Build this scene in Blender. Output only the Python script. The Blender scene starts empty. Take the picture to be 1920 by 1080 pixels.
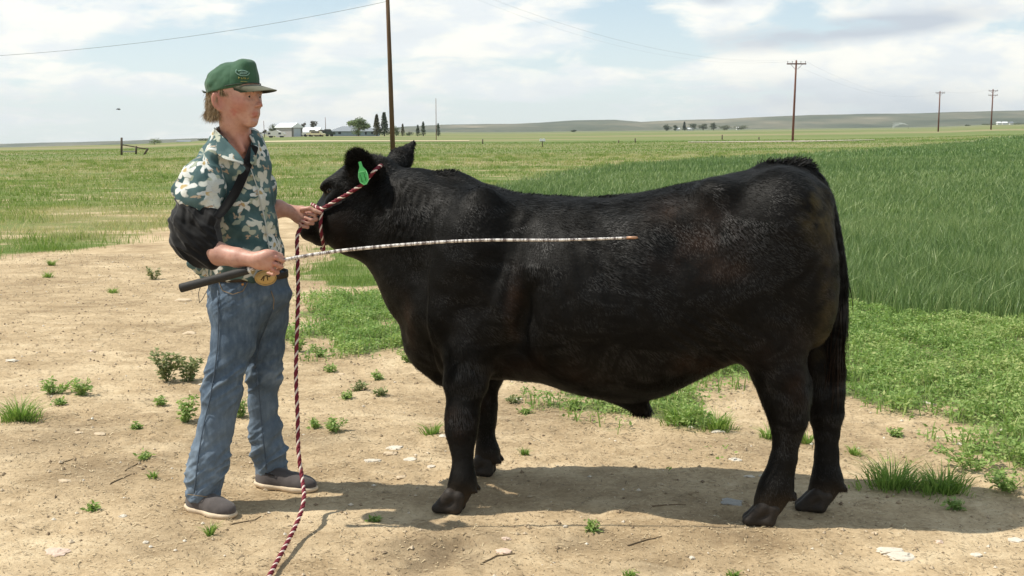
import bpy, math, random
import numpy as np
from mathutils import Vector, Matrix
import openvdb as vdb

# ------------------------------------------------------------------ camera
SC = bpy.context.scene
COL = SC.collection
FPX = 2133.0                      # focal length in photograph pixels (1920 wide)
HOR = 262.0                       # photograph row of eye level
PITCH = math.atan((540.0 - HOR) / FPX)
CAMZ = 1.5
cam_d = bpy.data.cameras.new('camera')
cam_d.sensor_width = 36.0
cam_d.lens = 36.0 * FPX / 1920.0
cam_d.clip_start = 0.1
cam_d.clip_end = 30000.0
cam = bpy.data.objects.new('camera', cam_d)
COL.objects.link(cam)
cam.location = (0, 0, CAMZ)
cam.rotation_euler = (math.pi / 2 - PITCH, 0, 0)
SC.camera = cam

# ------------------------------------------------------------------ sun and sky
SUN_DIR = Vector((-0.55, 0.01, 0.83)).normalized()      # towards the sun
sun_el = math.asin(SUN_DIR.z)
sun_d = bpy.data.lights.new('sun', 'SUN')
sun_d.energy = 4.6
sun_d.angle = math.radians(0.6)
sun_d.color = (1.0, 0.94, 0.83)
sun = bpy.data.objects.new('sun', sun_d)
COL.objects.link(sun)
sun.location = (-20, -6, 34)
sun.rotation_euler = SUN_DIR.to_track_quat('Z', 'Y').to_euler()
SC.view_settings.view_transform = 'Standard'
SC.view_settings.look = 'None'
SC.view_settings.gamma = 1
SC.view_settings.use_curve_mapping = False
SC.view_settings.exposure = 0.28

world = bpy.data.worlds.new('World')
SC.world = world
world.use_nodes = True


class NT:
    """small helper to write node trees"""
    def __init__(s, tree):
        s.t = tree
        s.n = tree.nodes
        s.l = tree.links

    def put(s, sock, v):
        if v is None:
            return
        if isinstance(v, bpy.types.NodeSocket):
            s.l.new(v, sock)
        elif hasattr(sock, 'default_value'):
            try:
                sock.default_value = v
            except Exception:
                sock.default_value = (v[0], v[1], v[2], 1.0) if len(v) == 3 else v[:3]

    def math(s, op, a, b=None, c=None, clamp=False):
        n = s.n.new('ShaderNodeMath'); n.operation = op; n.use_clamp = clamp
        s.put(n.inputs[0], a); s.put(n.inputs[1], b); s.put(n.inputs[2], c)
        return n.outputs[0]

    def vmath(s, op, a, b=None, scale=None):
        n = s.n.new('ShaderNodeVectorMath'); n.operation = op
        s.put(n.inputs[0], a); s.put(n.inputs[1], b)
        if scale is not None:
            s.put(n.inputs['Scale'], scale)
        return n.outputs['Value'] if op in ('LENGTH', 'DOT_PRODUCT', 'DISTANCE') else n.outputs[0]

    def noise(s, vec, scale, detail=4, rough=0.55, dist=0.0, out=0, lac=2.0):
        n = s.n.new('ShaderNodeTexNoise')
        s.put(n.inputs['Vector'], vec); s.put(n.inputs['Scale'], scale); s.put(n.inputs['Detail'], detail)
        s.put(n.inputs['Roughness'], rough); s.put(n.inputs['Distortion'], dist); s.put(n.inputs['Lacunarity'], lac)
        return n.outputs[out]

    def ramp(s, f, stops, interp='LINEAR'):
        n = s.n.new('ShaderNodeValToRGB'); n.color_ramp.interpolation = interp
        el = n.color_ramp.elements
        while len(el) < len(stops):
            el.new(0.5)
        for e, (p, c) in zip(el, stops):
            e.position = p
            e.color = (c, c, c, 1) if isinstance(c, (int, float)) else (c[0], c[1], c[2], 1)
        s.put(n.inputs[0], f)
        return n.outputs[0]

    def mix(s, f, a, b, mode='MIX'):
        n = s.n.new('ShaderNodeMix'); n.data_type = 'RGBA'; n.blend_type = mode
        s.put(n.inputs[0], f); s.put(n.inputs[6], a); s.put(n.inputs[7], b)
        return n.outputs[2]

    def mapr(s, v, a, b, c=0.0, d=1.0, smooth=True):
        n = s.n.new('ShaderNodeMapRange')
        if smooth:
            n.interpolation_type = 'SMOOTHSTEP'
        for i, q in enumerate((v, a, b, c, d)):
            s.put(n.inputs[i], q)
        return n.outputs[0]

    def sep(s, v):
        n = s.n.new('ShaderNodeSeparateXYZ'); s.put(n.inputs[0], v); return n.outputs

    def comb(s, x, y, z):
        n = s.n.new('ShaderNodeCombineXYZ'); s.put(n.inputs[0], x); s.put(n.inputs[1], y); s.put(n.inputs[2], z)
        return n.outputs[0]

    def attr(s, name, out='Color'):
        n = s.n.new('ShaderNodeAttribute'); n.attribute_name = name; return n.outputs[out]

    def voro(s, vec, scale, out='Distance', feature='F1', rand=1.0):
        n = s.n.new('ShaderNodeTexVoronoi'); n.feature = feature
        s.put(n.inputs['Vector'], vec); s.put(n.inputs['Scale'], scale); s.put(n.inputs['Randomness'], rand)
        return n.outputs[out]

    def coord(s, out='Object'):
        return s.n.new('ShaderNodeTexCoord').outputs[out]

    def geo(s, out='Position'):
        return s.n.new('ShaderNodeNewGeometry').outputs[out]

    def bump(s, h, strength=0.3, dist=0.01, normal=None):
        n = s.n.new('ShaderNodeBump'); s.put(n.inputs['Strength'], strength); s.put(n.inputs['Distance'], dist)
        s.put(n.inputs['Height'], h)
        if normal is not None:
            s.put(n.inputs['Normal'], normal)
        return n.outputs[0]


def build_world():
    w = NT(world.node_tree)
    w.n.clear()
    sky = w.n.new('ShaderNodeTexSky')
    sky.sky_type = 'NISHITA'
    sky.sun_disc = False
    sky.sun_elevation = sun_el
    sky.sun_rotation = math.atan2(SUN_DIR.x, SUN_DIR.y)
    sky.altitude = 1500
    sky.air_density = 1.0
    sky.dust_density = 1.6
    sky.ozone_density = 1.0
    d = w.coord('Generated')
    sx, sy, sz = w.sep(d)[0:3]
    # coordinates on a cloud deck (perspective towards the horizon)
    den = w.math('ADD', w.math('MAXIMUM', sz, 0.0), 0.16)
    cx = w.math('DIVIDE', sx, den)
    cy = w.math('DIVIDE', sy, den)
    deck = w.comb(cx, cy, 0.0)
    warp = w.noise(deck, 1.3, 3, 0.5, out=1)
    deck2 = w.vmath('ADD', deck, w.vmath('SCALE', w.vmath('SUBTRACT', warp, (0.5, 0.5, 0.5)), scale=0.9))
    n1 = w.noise(deck2, 0.95, 7, 0.56)
    n2 = w.noise(w.vmath('ADD', deck2, (7.3, 1.7, 0)), 2.4, 6, 0.6)
    dens = w.math('ADD', w.math('MULTIPLY', n1, 0.72), w.math('MULTIPLY', n2, 0.28))

    az = w.math('DIVIDE', sx, w.math('MAXIMUM', sy, 0.05))     # tangent of azimuth
    el = w.math('DIVIDE', sz, w.math('MAXIMUM', sy, 0.05))

    def blob(px, py, rx, ry, rot=0.0):
        # a soft elliptical bank of cloud (or gap) centred on a direction
        a0 = (px - 960) / FPX
        e0 = (HOR - py) / FPX
        da = w.math('SUBTRACT', az, a0)
        de = w.math('SUBTRACT', el, e0)
        c, s_ = math.cos(rot), math.sin(rot)
        u = w.math('DIVIDE', w.math('ADD', w.math('MULTIPLY', da, c), w.math('MULTIPLY', de, s_)), rx / FPX)
        v = w.math('DIVIDE', w.math('ADD', w.math('MULTIPLY', da, -s_), w.math('MULTIPLY', de, c)), ry / FPX)
        r = w.math('SQRT', w.math('ADD', w.math('MULTIPLY', u, u), w.math('MULTIPLY', v, v)))
        front = w.math('GREATER_THAN', sy, 0.05)
        return w.math('MULTIPLY', w.mapr(r, 1.0, 0.0), front)

    def addm(v, m, k):
        return w.math('ADD', v, w.math('MULTIPLY', m, k))

    # gaps of blue sky
    for b, k in ((blob(330, 95, 380, 80, 0.06), -0.17), (blob(1195, 85, 150, 120, -0.2), -0.17),
                 (blob(1090, 215, 280, 60), -0.10), (blob(120, 10, 240, 50), -0.02),
                 (blob(620, 10, 200, 40), -0.06), (blob(330, 205, 300, 60), -0.05), (blob(1860, 60, 120, 50), -0.04),
                 (blob(60, 75, 190, 60, -0.1), 0.16), (blob(1380, 60, 150, 150), 0.12), (blob(1150, 145, 260, 50, 0.1), 0.12),
                 (blob(820, 60, 260, 120), 0.10), (blob(380, 160, 420, 45, -0.06), 0.10), (blob(1750, 110, 420, 70), 0.14),
                 (blob(1600, 200, 500, 70), 0.10), (blob(560, 225, 260, 30), 0.04)):
        dens = addm(dens, b, k)
    sph = w.comb(w.math('MULTIPLY', az, 10), w.math('MULTIPLY', el, 24), 0)
    puff = w.noise(sph, 1.0, 8, 0.62, 0.4)
    dens = w.math('ADD', dens, w.math('MULTIPLY', w.math('SUBTRACT', puff, 0.5), 0.30))
    cover = w.mapr(dens, 0.42, 0.55)
    # grey undersides of the cloud deck
    g = w.noise(w.vmath('ADD', deck2, (3.1, 9.2, 0)), 1.7, 5, 0.55)
    grey = w.math('MULTIPLY', w.mapr(g, 0.42, 0.75), 0.18)
    n3 = w.math('SUBTRACT', w.noise(w.comb(w.math('MULTIPLY', az, 9), w.math('MULTIPLY', el, 26), 0), 1.0, 5, 0.6), 0.5)
    for b, k in ((blob(1500, 70, 330, 38, 0.10), 1.1), (blob(1690, 48, 260, 34, 0.08), 0.9), (blob(1330, 8, 60, 18), 0.6), (blob(1640, 200, 480, 66, -0.05), 0.66),
                 (blob(1380, 215, 220, 70), 0.25), (blob(150, 200, 300, 60), 0.18), (blob(1700, 15, 300, 26), 0.15)):
        bb = w.math('MULTIPLY', b, w.math('ADD', 1.0, w.math('MULTIPLY', n3, 1.8)))
        grey = addm(grey, bb, k)
    grey = w.math('MINIMUM', w.math('MAXIMUM', grey, 0.0), 1.0)
    lit = w.mapr(w.noise(w.vmath('ADD', sph, (3, 8, 0)), 1.3, 7, 0.6), 0.40, 0.62)
    ccol = w.mix(lit, (0.78, 0.81, 0.82, 1), (0.98, 0.95, 0.86, 1))
    ccol = w.mix(grey, ccol, (0.50, 0.54, 0.60, 1))
    # thin veil near the horizon
    skyc = w.mix(1.0, sky.outputs[0], (0.105, 0.105, 0.105, 1), 'MULTIPLY')
    hz = w.mapr(sz, 0.22, 0.0)
    veil = w.mix(hz, (0.50, 0.69, 0.79, 1), (0.76, 0.84, 0.82, 1))
    skyc = w.mix(w.math('ADD', w.math('MULTIPLY', hz, 0.35), 0.42), skyc, veil)
    # the camera only sees the lowest part of the sky: thinner cloud overhead
    over = w.mapr(sz, 0.75, 0.25, 0.35, 1.0)
    cf = w.math('MULTIPLY', w.math('MULTIPLY', cover, over), 0.88)
    out = w.mix(cf, skyc, ccol)
    below = w.mapr(sz, -0.02, 0.0)
    out = w.mix(below, (0.22, 0.2, 0.16, 1), out)
    bg = w.n.new('ShaderNodeBackground')
    w.put(bg.inputs[0], out)
    bg.inputs[1].default_value = 1.0
    o = w.n.new('ShaderNodeOutputWorld')
    w.l.new(bg.outputs[0], o.inputs[0])
    world.cycles.sampling_method = 'MANUAL'
    world.cycles.sample_map_resolution = 512


build_world()
SC.cycles.use_denoising = True
SC.cycles.max_bounces = 6
SC.cycles.transparent_max_bounces = 8

# ------------------------------------------------------------------ geometry helpers
CP, SP = math.cos(PITCH), math.sin(PITCH)


def ray(px, py):
    u = (px - 960.0) / FPX
    v = -(py - 540.0) / FPX
    return np.array([u, CP + v * SP, -SP + v * CP])


def W(px, py, y):
    """the world point at depth y (metres in front of the camera) seen at photograph pixel px, py"""
    r = ray(px, py)
    t = y / r[1]
    return np.array([r[0] * t, y, CAMZ + r[2] * t])


def hsh(ix, iy, iz, seed):
    n = (ix.astype(np.int64) * 374761393 + iy.astype(np.int64) * 668265263 + iz.astype(np.int64) * 2147483647 + seed * 1274126177) & 0xffffffff
    n = ((n ^ (n >> 13)) * 1274126177) & 0xffffffff
    n = n ^ (n >> 16)
    return (n & 0xffffff) / float(0xffffff)


def vnoise(x, y, z, seed=0):
    x = np.asarray(x, float); y = np.asarray(y, float); z = np.asarray(z, float)
    x, y, z = np.broadcast_arrays(x, y, z)
    ix, iy, iz = np.floor(x), np.floor(y), np.floor(z)
    fx, fy, fz = x - ix, y - iy, z - iz
    ux, uy, uz = (f * f * (3 - 2 * f) for f in (fx, fy, fz))
    r = 0
    for a in (0, 1):
        for b in (0, 1):
            for c in (0, 1):
                wt = (ux if a else 1 - ux) * (uy if b else 1 - uy) * (uz if c else 1 - uz)
                r = r + wt * hsh(ix + a, iy + b, iz + c, seed)
    return r * 2 - 1


def fbm(x, y, z, oct=4, seed=0, gain=0.5):
    a, s, r = 1.0, 0.0, 0
    for i in range(oct):
        r = r + a * vnoise(np.asarray(x) * 2 ** i, np.asarray(y) * 2 ** i, np.asarray(z) * 2 ** i, seed + i * 17)
        s += a
        a *= gain
    return r / s


def sstep(a, b, x):
    t = np.clip((np.asarray(x, float) - a) / (b - a), 0, 1)
    return t * t * (3 - 2 * t)


# slope of the plain by azimuth (tangent), so that far ground lies where the photograph has it
_SA = [(-1.2, -0.001), (-0.45, -0.0005), (-0.33, 0.002), (-0.26, 0.0052), (-0.17, 0.0076), (0.0, 0.0078), (0.246, 0.0107), (0.375, 0.0125),
       (0.42, 0.0148), (0.8, 0.016)]


def terrain(x, y):
    x = np.asarray(x, float)
    y = np.asarray(y, float)
    yy = np.maximum(y, 1.0)
    a = x / yy
    s = np.interp(a, [q[0] for q in _SA], [q[1] for q in _SA])
    d = np.clip(yy - 20, 0, 1500)
    z = s * d * np.where(y > 0, 1, 0)
    left = sstep(-0.2, -0.36, a)
    z = z - left * np.clip(yy - 240, 0, 4000) * 0.012
    roll = fbm(x / 60.0, y / 60.0, 0.0, 3, 5) * 0.55 * sstep(40, 160, np.hypot(x, y))
    roll = roll * (1 - 0.6 * sstep(300, 600, np.hypot(x, y)))
    z = z + roll * 0.6
    # gentle unevenness of the yard
    z = z + fbm(x / 1.9, y / 1.9, 3.0, 3, 9) * 0.012 * sstep(6.0, 7.5, y) * (1 - sstep(40, 80, y))
    return z


def ground_at(px, py, lo=2.0, hi=6000.0):
    r = ray(px, py)
    for it in range(3):
        ys = np.geomspace(lo, hi, 400 if it == 0 else 24)
        t = ys / r[1]
        zz = CAMZ + r[2] * t
        tz = terrain(r[0] * t, ys)
        k = np.nonzero(zz <= tz)[0]
        i = k[0] if len(k) else len(ys) - 1
        lo, hi = ys[max(i - 1, 0)], ys[i]
    return np.array([r[0] * t[i], ys[i], tz[i]])


def new_mesh(name, verts, faces=None, smooth=True, quads=None, tris=None):
    """fast mesh from numpy arrays"""
    me = bpy.data.meshes.new(name)
    verts = np.asarray(verts, np.float32)
    if faces is not None:
        me.from_pydata([tuple(map(float, v)) for v in verts], [], [tuple(map(int, f)) for f in faces])
    else:
        parts = []
        if tris is not None and len(tris):
            parts.append((np.asarray(tris, np.int32), 3))
        if quads is not None and len(quads):
            parts.append((np.asarray(quads, np.int32), 4))
        nl = sum(p.size for p, _ in parts)
        nf = sum(len(p) for p, _ in parts)
        me.vertices.add(len(verts)); me.loops.add(nl); me.polygons.add(nf)
        me.vertices.foreach_set('co', verts.ravel())
        me.loops.foreach_set('vertex_index', np.concatenate([p.ravel() for p, _ in parts]))
        tot = np.concatenate([np.full(len(p), k, np.int32) for p, k in parts])
        st = np.concatenate([[0], np.cumsum(tot)[:-1]]).astype(np.int32)
        me.polygons.foreach_set('loop_start', st)
        me.update(calc_edges=True)
    me.polygons.foreach_set('use_smooth', np.full(len(me.polygons), smooth))
    me.validate()
    me.update()
    return me


def link(name, me, mat=None, parent=None, loc=None):
    o = bpy.data.objects.new(name, me)
    COL.objects.link(o)
    if mat is not None and me is not None:
        me.materials.clear()
        me.materials.append(mat)
    if parent is not None:
        o.parent = parent
    if loc is not None:
        o.location = loc
    return o


def tag(o, label=None, cat=None, group=None, kind=None):
    if label: o['label'] = label
    if cat: o['category'] = cat
    if group: o['group'] = group
    if kind: o['kind'] = kind
    return o


def thing(name, label, cat, loc=(0, 0, 0), group=None, rz=0.0):
    o = bpy.data.objects.new(name, None)
    COL.objects.link(o)
    o.location = tuple(float(v) for v in loc)
    o.rotation_euler = (0, 0, rz)
    o.empty_display_size = 0.1
    tag(o, label, cat, group)
    return o


def copy_tree(o, parent=None):
    c = o.copy(); COL.objects.link(c); c.parent = parent
    for ch in o.children:
        copy_tree(ch, c)
    return c


def set_attr(me, name, arr, dom='POINT'):
    arr = np.asarray(arr, np.float32)
    if arr.ndim == 1:
        a = me.attributes.new(name, 'FLOAT', dom)
        a.data.foreach_set('value', arr)
    else:
        a = me.attributes.new(name, 'FLOAT_COLOR', dom)
        if arr.shape[1] == 3:
            arr = np.hstack([arr, np.ones((len(arr), 1), np.float32)])
        a.data.foreach_set('color', arr.ravel())


# generic lofted tube along a polyline
def frames(P):
    P = np.asarray(P, float)
    T = np.gradient(P, axis=0)
    T /= np.linalg.norm(T, axis=1)[:, None] + 1e-12
    N = np.zeros_like(P)
    ref = np.array([0, 0, 1.0]) if abs(T[0][2]) < 0.9 else np.array([1.0, 0, 0])
    n = ref - T[0] * ref.dot(T[0])
    n /= np.linalg.norm(n)
    for i in range(len(P)):
        n = n - T[i] * n.dot(T[i])
        n /= np.linalg.norm(n) + 1e-12
        N[i] = n
    return T, N, np.cross(T, N)


def tube_arrays(P, R, seg=8, R2=None, cap=True):
    P = np.asarray(P, float)
    R = np.broadcast_to(np.asarray(R, float), (len(P),))
    R2 = R if R2 is None else np.broadcast_to(np.asarray(R2, float), (len(P),))
    T, N, B = frames(P)
    a = np.linspace(0, 2 * np.pi, seg, endpoint=False)
    V = (P[:, None, :] + N[:, None, :] * (np.cos(a)[None, :, None] * R[:, None, None]) + B[:, None, :] * (np.sin(a)[None, :, None] * R2[:, None, None])).reshape(-1, 3)
    n = len(P)
    i = np.arange(n - 1)[:, None] * seg
    j = np.arange(seg)[None, :]
    j2 = (j + 1) % seg
    Q = np.stack([i + j, i + j2, i + seg + j2, i + seg + j], -1).reshape(-1, 4)
    Tr = np.zeros((0, 3), int)
    if cap:
        V = np.vstack([V, P[0], P[-1]])
        c0, c1 = n * seg, n * seg + 1
        jj = np.arange(seg); jn = (jj + 1) % seg
        Tr = np.vstack([np.stack([np.full(seg, c0), jn, jj], -1), np.stack([np.full(seg, c1), (n - 1) * seg + jj, (n - 1) * seg + jn], -1)])
    return V, Q, Tr


class Geo:
    """accumulates shapes of one mesh"""
    def __init__(s):
        s.V = []; s.Q = []; s.T = []; s.n = 0

    def add(s, V, Q=None, T=None):
        V = np.asarray(V, float).reshape(-1, 3)
        s.V.append(V)
        if Q is not None and len(Q): s.Q.append(np.asarray(Q, int) + s.n)
        if T is not None and len(T): s.T.append(np.asarray(T, int) + s.n)
        s.n += len(V)
        return s

    def tube(s, P, R, seg=8, R2=None, cap=True):
        return s.add(*tube_arrays(P, R, seg, R2, cap))

    def box(s, c, h, rz=0.0, R=None):
        c = np.asarray(c, float); h = np.asarray(h, float)
        v = np.array([[a, b, d] for a in (-1, 1) for b in (-1, 1) for d in (-1, 1)], float) * h
        if R is None:
            cs, sn = math.cos(rz), math.sin(rz)
            R = np.array([[cs, -sn, 0], [sn, cs, 0], [0, 0, 1]])
        v = v @ np.asarray(R).T + c
        q = [(0, 1, 3, 2), (4, 6, 7, 5), (0, 4, 5, 1), (2, 3, 7, 6), (0, 2, 6, 4), (1, 5, 7, 3)]
        return s.add(v, q)

    def ball(s, c, r, seg=10, rings=6):
        r = np.broadcast_to(np.asarray(r, float), (3,))
        th = np.linspace(0, np.pi, rings + 1)[1:-1]
        a = np.linspace(0, 2 * np.pi, seg, endpoint=False)
        v = np.array([[math.sin(t) * math.cos(b), math.sin(t) * math.sin(b), math.cos(t)] for t in th for b in a])
        v = np.vstack([v, [0, 0, 1], [0, 0, -1]])
        q = []; t = []
        for i in range(len(th) - 1):
            for j in range(seg):
                k = (j + 1) % seg
                q.append((i * seg + j, (i + 1) * seg + j, (i + 1) * seg + k, i * seg + k))
        top, bot = len(v) - 2, len(v) - 1
        for j in range(seg):
            k = (j + 1) % seg
            t.append((top, j, k)); t.append((bot, (len(th) - 1) * seg + k, (len(th) - 1) * seg + j))
        return s.add(v * r + np.asarray(c, float), q, t)

    def mesh(s, name, smooth=True):
        return new_mesh(name, np.vstack(s.V), quads=np.vstack(s.Q) if s.Q else None, tris=np.vstack(s.T) if s.T else None, smooth=smooth)

    def obj(s, name, mat, parent=None, smooth=True):
        V = np.vstack(s.V)
        if parent is not None:       # vertices are given in world space: bring them into the parent's space
            root = parent
            off = np.zeros(3)
            q = parent
            while q is not None:
                off += np.array(q.location); q = q.parent
            V = V - off
            s.V = [V]
            return link(name, s.mesh(name, smooth), mat, parent)
        c = np.array([V[:, 0].mean(), V[:, 1].mean(), V[:, 2].min()])
        s.V = [V - c]
        return link(name, s.mesh(name, smooth), mat, None, c)


def mesh_to(name, V, Q, T, mat, parent=None, smooth=True):
    g = Geo(); g.add(V, Q, T)
    return g.obj(name, mat, parent, smooth)


def material(name, base=(0.5, 0.5, 0.5), rough=0.7, spec=0.4, metal=0.0, fn=None):
    m = bpy.data.materials.new(name)
    m.use_nodes = True
    t = NT(m.node_tree)
    b = t.n['Principled BSDF']
    b.inputs['Base Color'].default_value = (*base, 1)
    b.inputs['Roughness'].default_value = rough
    b.inputs['Specular IOR Level'].default_value = spec
    b.inputs['Metallic'].default_value = metal
    if fn:
        fn(t, b)
    return m


def tinted(base, amt=0.25, scale=8.0, rough=0.75, spec=0.3, bump=0.2, bdist=0.004, metal=0.0, coord='Object', scl=(1, 1, 1)):
    """a material function with mottled colour and fine relief"""
    def fn(t, b):
        v = t.coord(coord)
        v = t.vmath('MULTIPLY', v, scl)
        n = t.noise(v, scale, 5, 0.6)
        n2 = t.noise(v, scale * 6.3, 4, 0.6)
        f = t.math('ADD', t.math('MULTIPLY', n, 0.65), t.math('MULTIPLY', n2, 0.35))
        lo = tuple(c * (1 - amt) for c in base); hi = tuple(min(1, c * (1 + amt)) for c in base)
        t.put(b.inputs['Base Color'], t.ramp(f, [(0.3, lo), (0.7, hi)]))
        if bump:
            t.put(b.inputs['Normal'], t.bump(n2, bump, bdist))
    return fn


# ------------------------------------------------------------------ signed distance sculpting
class Vol:
    def __init__(s, lo, hi, h):
        s.lo = np.asarray(lo, float); s.h = h
        s.dim = np.ceil((np.asarray(hi, float) - s.lo) / h).astype(int) + 1
        s.A = np.full(s.dim, 0.15, np.float32)

    def _sub(s, lo, hi):
        i0 = np.clip(np.floor((np.asarray(lo) - s.lo) / s.h).astype(int), 0, s.dim)
        i1 = np.clip(np.ceil((np.asarray(hi) - s.lo) / s.h).astype(int) + 1, 0, s.dim)
        ax = [(s.lo[k] + s.h * np.arange(i0[k], i1[k])).astype(np.float32) for k in range(3)]
        sl = tuple(slice(i0[k], i1[k]) for k in range(3))
        return sl, ax[0][:, None, None], ax[1][None, :, None], ax[2][None, None, :]

    def apply(s, fn, lo, hi, k=0.01, op='u'):
        pad = k + 3 * s.h
        sl, X, Y, Z = s._sub(np.asarray(lo) - pad, np.asarray(hi) + pad)
        a = s.A[sl]
        if a.size == 0:
            return s
        b = fn(X, Y, Z)
        if op == 'u':
            h = np.maximum(k - np.abs(a - b), 0) / k
            s.A[sl] = np.minimum(a, b) - h * h * k * 0.25
        elif op == 's':      # subtract
            b = -b
            h = np.maximum(k - np.abs(a - b), 0) / k
            s.A[sl] = np.maximum(a, b) + h * h * k * 0.25
        elif op == 'i':
            h = np.maximum(k - np.abs(a - b), 0) / k
            s.A[sl] = np.maximum(a, b) + h * h * k * 0.25
        return s

    def cone(s, p, q, r1, r2=None, k=0.01, op='u', fl=None):
        """tapered capsule; fl = (axis, factor): squashed along that unit axis"""
        p = np.asarray(p, float); q = np.asarray(q, float)
        r2 = r1 if r2 is None else r2
        R = max(r1, r2)
        if fl is not None and fl[1] > 1: R *= fl[1]
        lo = np.minimum(p, q) - R; hi = np.maximum(p, q) + R
        d = q - p
        L2 = float(d @ d) + 1e-12

        def fn(X, Y, Z):
            x, y, z = X - p[0], Y - p[1], Z - p[2]
            t = np.clip((x * d[0] + y * d[1] + z * d[2]) / L2, 0, 1)
            x, y, z = x - t * d[0], y - t * d[1], z - t * d[2]
            if fl is not None:
                a = fl[0]; f = fl[1]
                m = (x * a[0] + y * a[1] + z * a[2]) * (1.0 / f - 1.0)
                x, y, z = x + m * a[0], y + m * a[1], z + m * a[2]
            return np.sqrt(x * x + y * y + z * z) - (r1 + (r2 - r1) * t)
        return s.apply(fn, lo, hi, k, op)

    def chain(s, pts, k=0.01, fl=None, op='u'):
        for (p, r), (q, r2) in zip(pts[:-1], pts[1:]):
            s.cone(p, q, r, r2, k, op, fl)
        return s

    def ell(s, c, r, k=0.01, op='u', M=None):
        """ellipsoid with radii r along the columns of M"""
        c = np.asarray(c, float); r = np.asarray(r, float)
        M = np.eye(3) if M is None else np.asarray(M, float)
        ext = np.sqrt(((M * r[None, :]) ** 2).sum(1))

        def fn(X, Y, Z):
            x, y, z = X - c[0], Y - c[1], Z - c[2]
            k0 = 0; k1 = 0
            for i in range(3):
                u = (x * M[0, i] + y * M[1, i] + z * M[2, i]) / r[i]
                k0 = k0 + u * u
                k1 = k1 + (u / r[i]) ** 2
            k0 = np.sqrt(k0); k1 = np.sqrt(k1) + 1e-9
            return k0 * (k0 - 1) / k1
        return s.apply(fn, c - ext, c + ext, k, op)

    def extract(s, iso=0.0):
        g = vdb.FloatGrid(0.15)
        g.copyFromArray(s.A)
        pts, tris, quads = g.convertToPolygons(iso, 0.0)
        V = pts * s.h + s.lo
        quads = quads[:, ::-1] if len(quads) else quads
        tris = tris[:, ::-1] if len(tris) else tris
        return V.astype(float), quads.astype(int), tris.astype(int)


def vert_normals(V, Q, T=None):
    N = np.zeros_like(V)
    for F in (Q, T):
        if F is None or not len(F): continue
        n = np.cross(V[F[:, 2]] - V[F[:, 0]], V[F[:, -1]] - V[F[:, 1]]) if F.shape[1] == 4 else np.cross(V[F[:, 1]] - V[F[:, 0]], V[F[:, 2]] - V[F[:, 0]])
        for j in range(F.shape[1]):
            for c in range(3):
                N[:, c] += np.bincount(F[:, j], n[:, c], len(V))
    return N / (np.linalg.norm(N, axis=1)[:, None] + 1e-12)


def smooth_verts(V, Q, it=2, lam=0.5):
    if not len(Q): return V
    E = np.vstack([Q[:, [0, 1]], Q[:, [1, 2]], Q[:, [2, 3]], Q[:, [3, 0]]])
    cnt = np.bincount(E[:, 0], minlength=len(V)) + np.bincount(E[:, 1], minlength=len(V))
    cnt = np.maximum(cnt, 1)
    for _ in range(it):
        S = np.stack([np.bincount(E[:, 0], V[E[:, 1], c], len(V)) + np.bincount(E[:, 1], V[E[:, 0], c], len(V)) for c in range(3)], 1)
        V = V + lam * (S / cnt[:, None] - V)
    return V


def orient_ok(V, Q):
    """make faces point outwards (positive signed volume)"""
    a = V[Q[:, 0]]; b = V[Q[:, 1]]; c = V[Q[:, 2]]; d = V[Q[:, 3]]
    vol = (np.einsum('ij,ij->i', a, np.cross(b, c)) + np.einsum('ij,ij->i', a, np.cross(c, d))).sum()
    return vol > 0


def sculpt(vol, it=1):
    V, Q, T = vol.extract()
    if len(Q) and not orient_ok(V, Q):
        Q = Q[:, ::-1]; T = T[:, ::-1] if len(T) else T
    V = smooth_verts(V, Q, it)
    return V, Q, T, vert_normals(V, Q, T)
# ------------------------------------------------------------------ ground
rng = np.random.default_rng(11)


def poly_px(pts):
    return np.array([ground_at(*p)[:2] if len(p) == 2 else p[:2] for p in pts])


def sdist(poly, x, y):
    """signed distance to a polygon, positive inside"""
    x = np.asarray(x, float); y = np.asarray(y, float)
    d = np.full(x.shape, 1e9); inside = np.zeros(x.shape, bool)
    n = len(poly)
    for i in range(n):
        ax, ay = poly[i]; bx, by = poly[(i + 1) % n]
        ex, ey = bx - ax, by - ay
        wx, wy = x - ax, y - ay
        t = np.clip((wx * ex + wy * ey) / (ex * ex + ey * ey + 1e-12), 0, 1)
        d = np.minimum(d, np.hypot(wx - t * ex, wy - t * ey))
        c = (ay > y) != (by > y)
        with np.errstate(divide='ignore', invalid='ignore'):
            xi = ax + (y - ay) / (by - ay if by != ay else 1e-12) * ex
        inside ^= c & (x < xi)
    return np.where(inside, d, -d)


WHEAT = np.array([[9.0, 7.9], [6.0, 8.6], [4.1, 9.35], [3.45, 9.6], [2.9, 10.4], [2.2, 11.3], [0.6, 14.0], [-0.7, 21.0], [-1.1, 28.4], [0.73, 39.0],
                  [4.1, 51.0], [10.1, 63.7], [24.0, 81.0], [72.0, 160.0], [200.0, 400.0], [1500, 900], [1500, 4], [30, 4.5]])
WEEDY = poly_px([(1150, 690), (1195, 800), (1300, 800), (1370, 780), (1420, 730), (1590, 768), (1700, 775), (1770, 800), (1830, 840), (1935, 880), (2400, 930)])
WEEDY = np.vstack([WEEDY, [[6.5, 8.7], [4.1, 9.6], [2.9, 10.6], [1.5, 12.5], [0.6, 12.0]]])
WEEDC = poly_px([(568, 585), (590, 560), (700, 548), (775, 560), (790, 640), (700, 655), (655, 668), (610, 640), (575, 625)])
GREENP = poly_px([(555, 480), (620, 455), (720, 440), (1000, 450), (1050, 560), (760, 545), (640, 540), (575, 512)])
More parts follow.
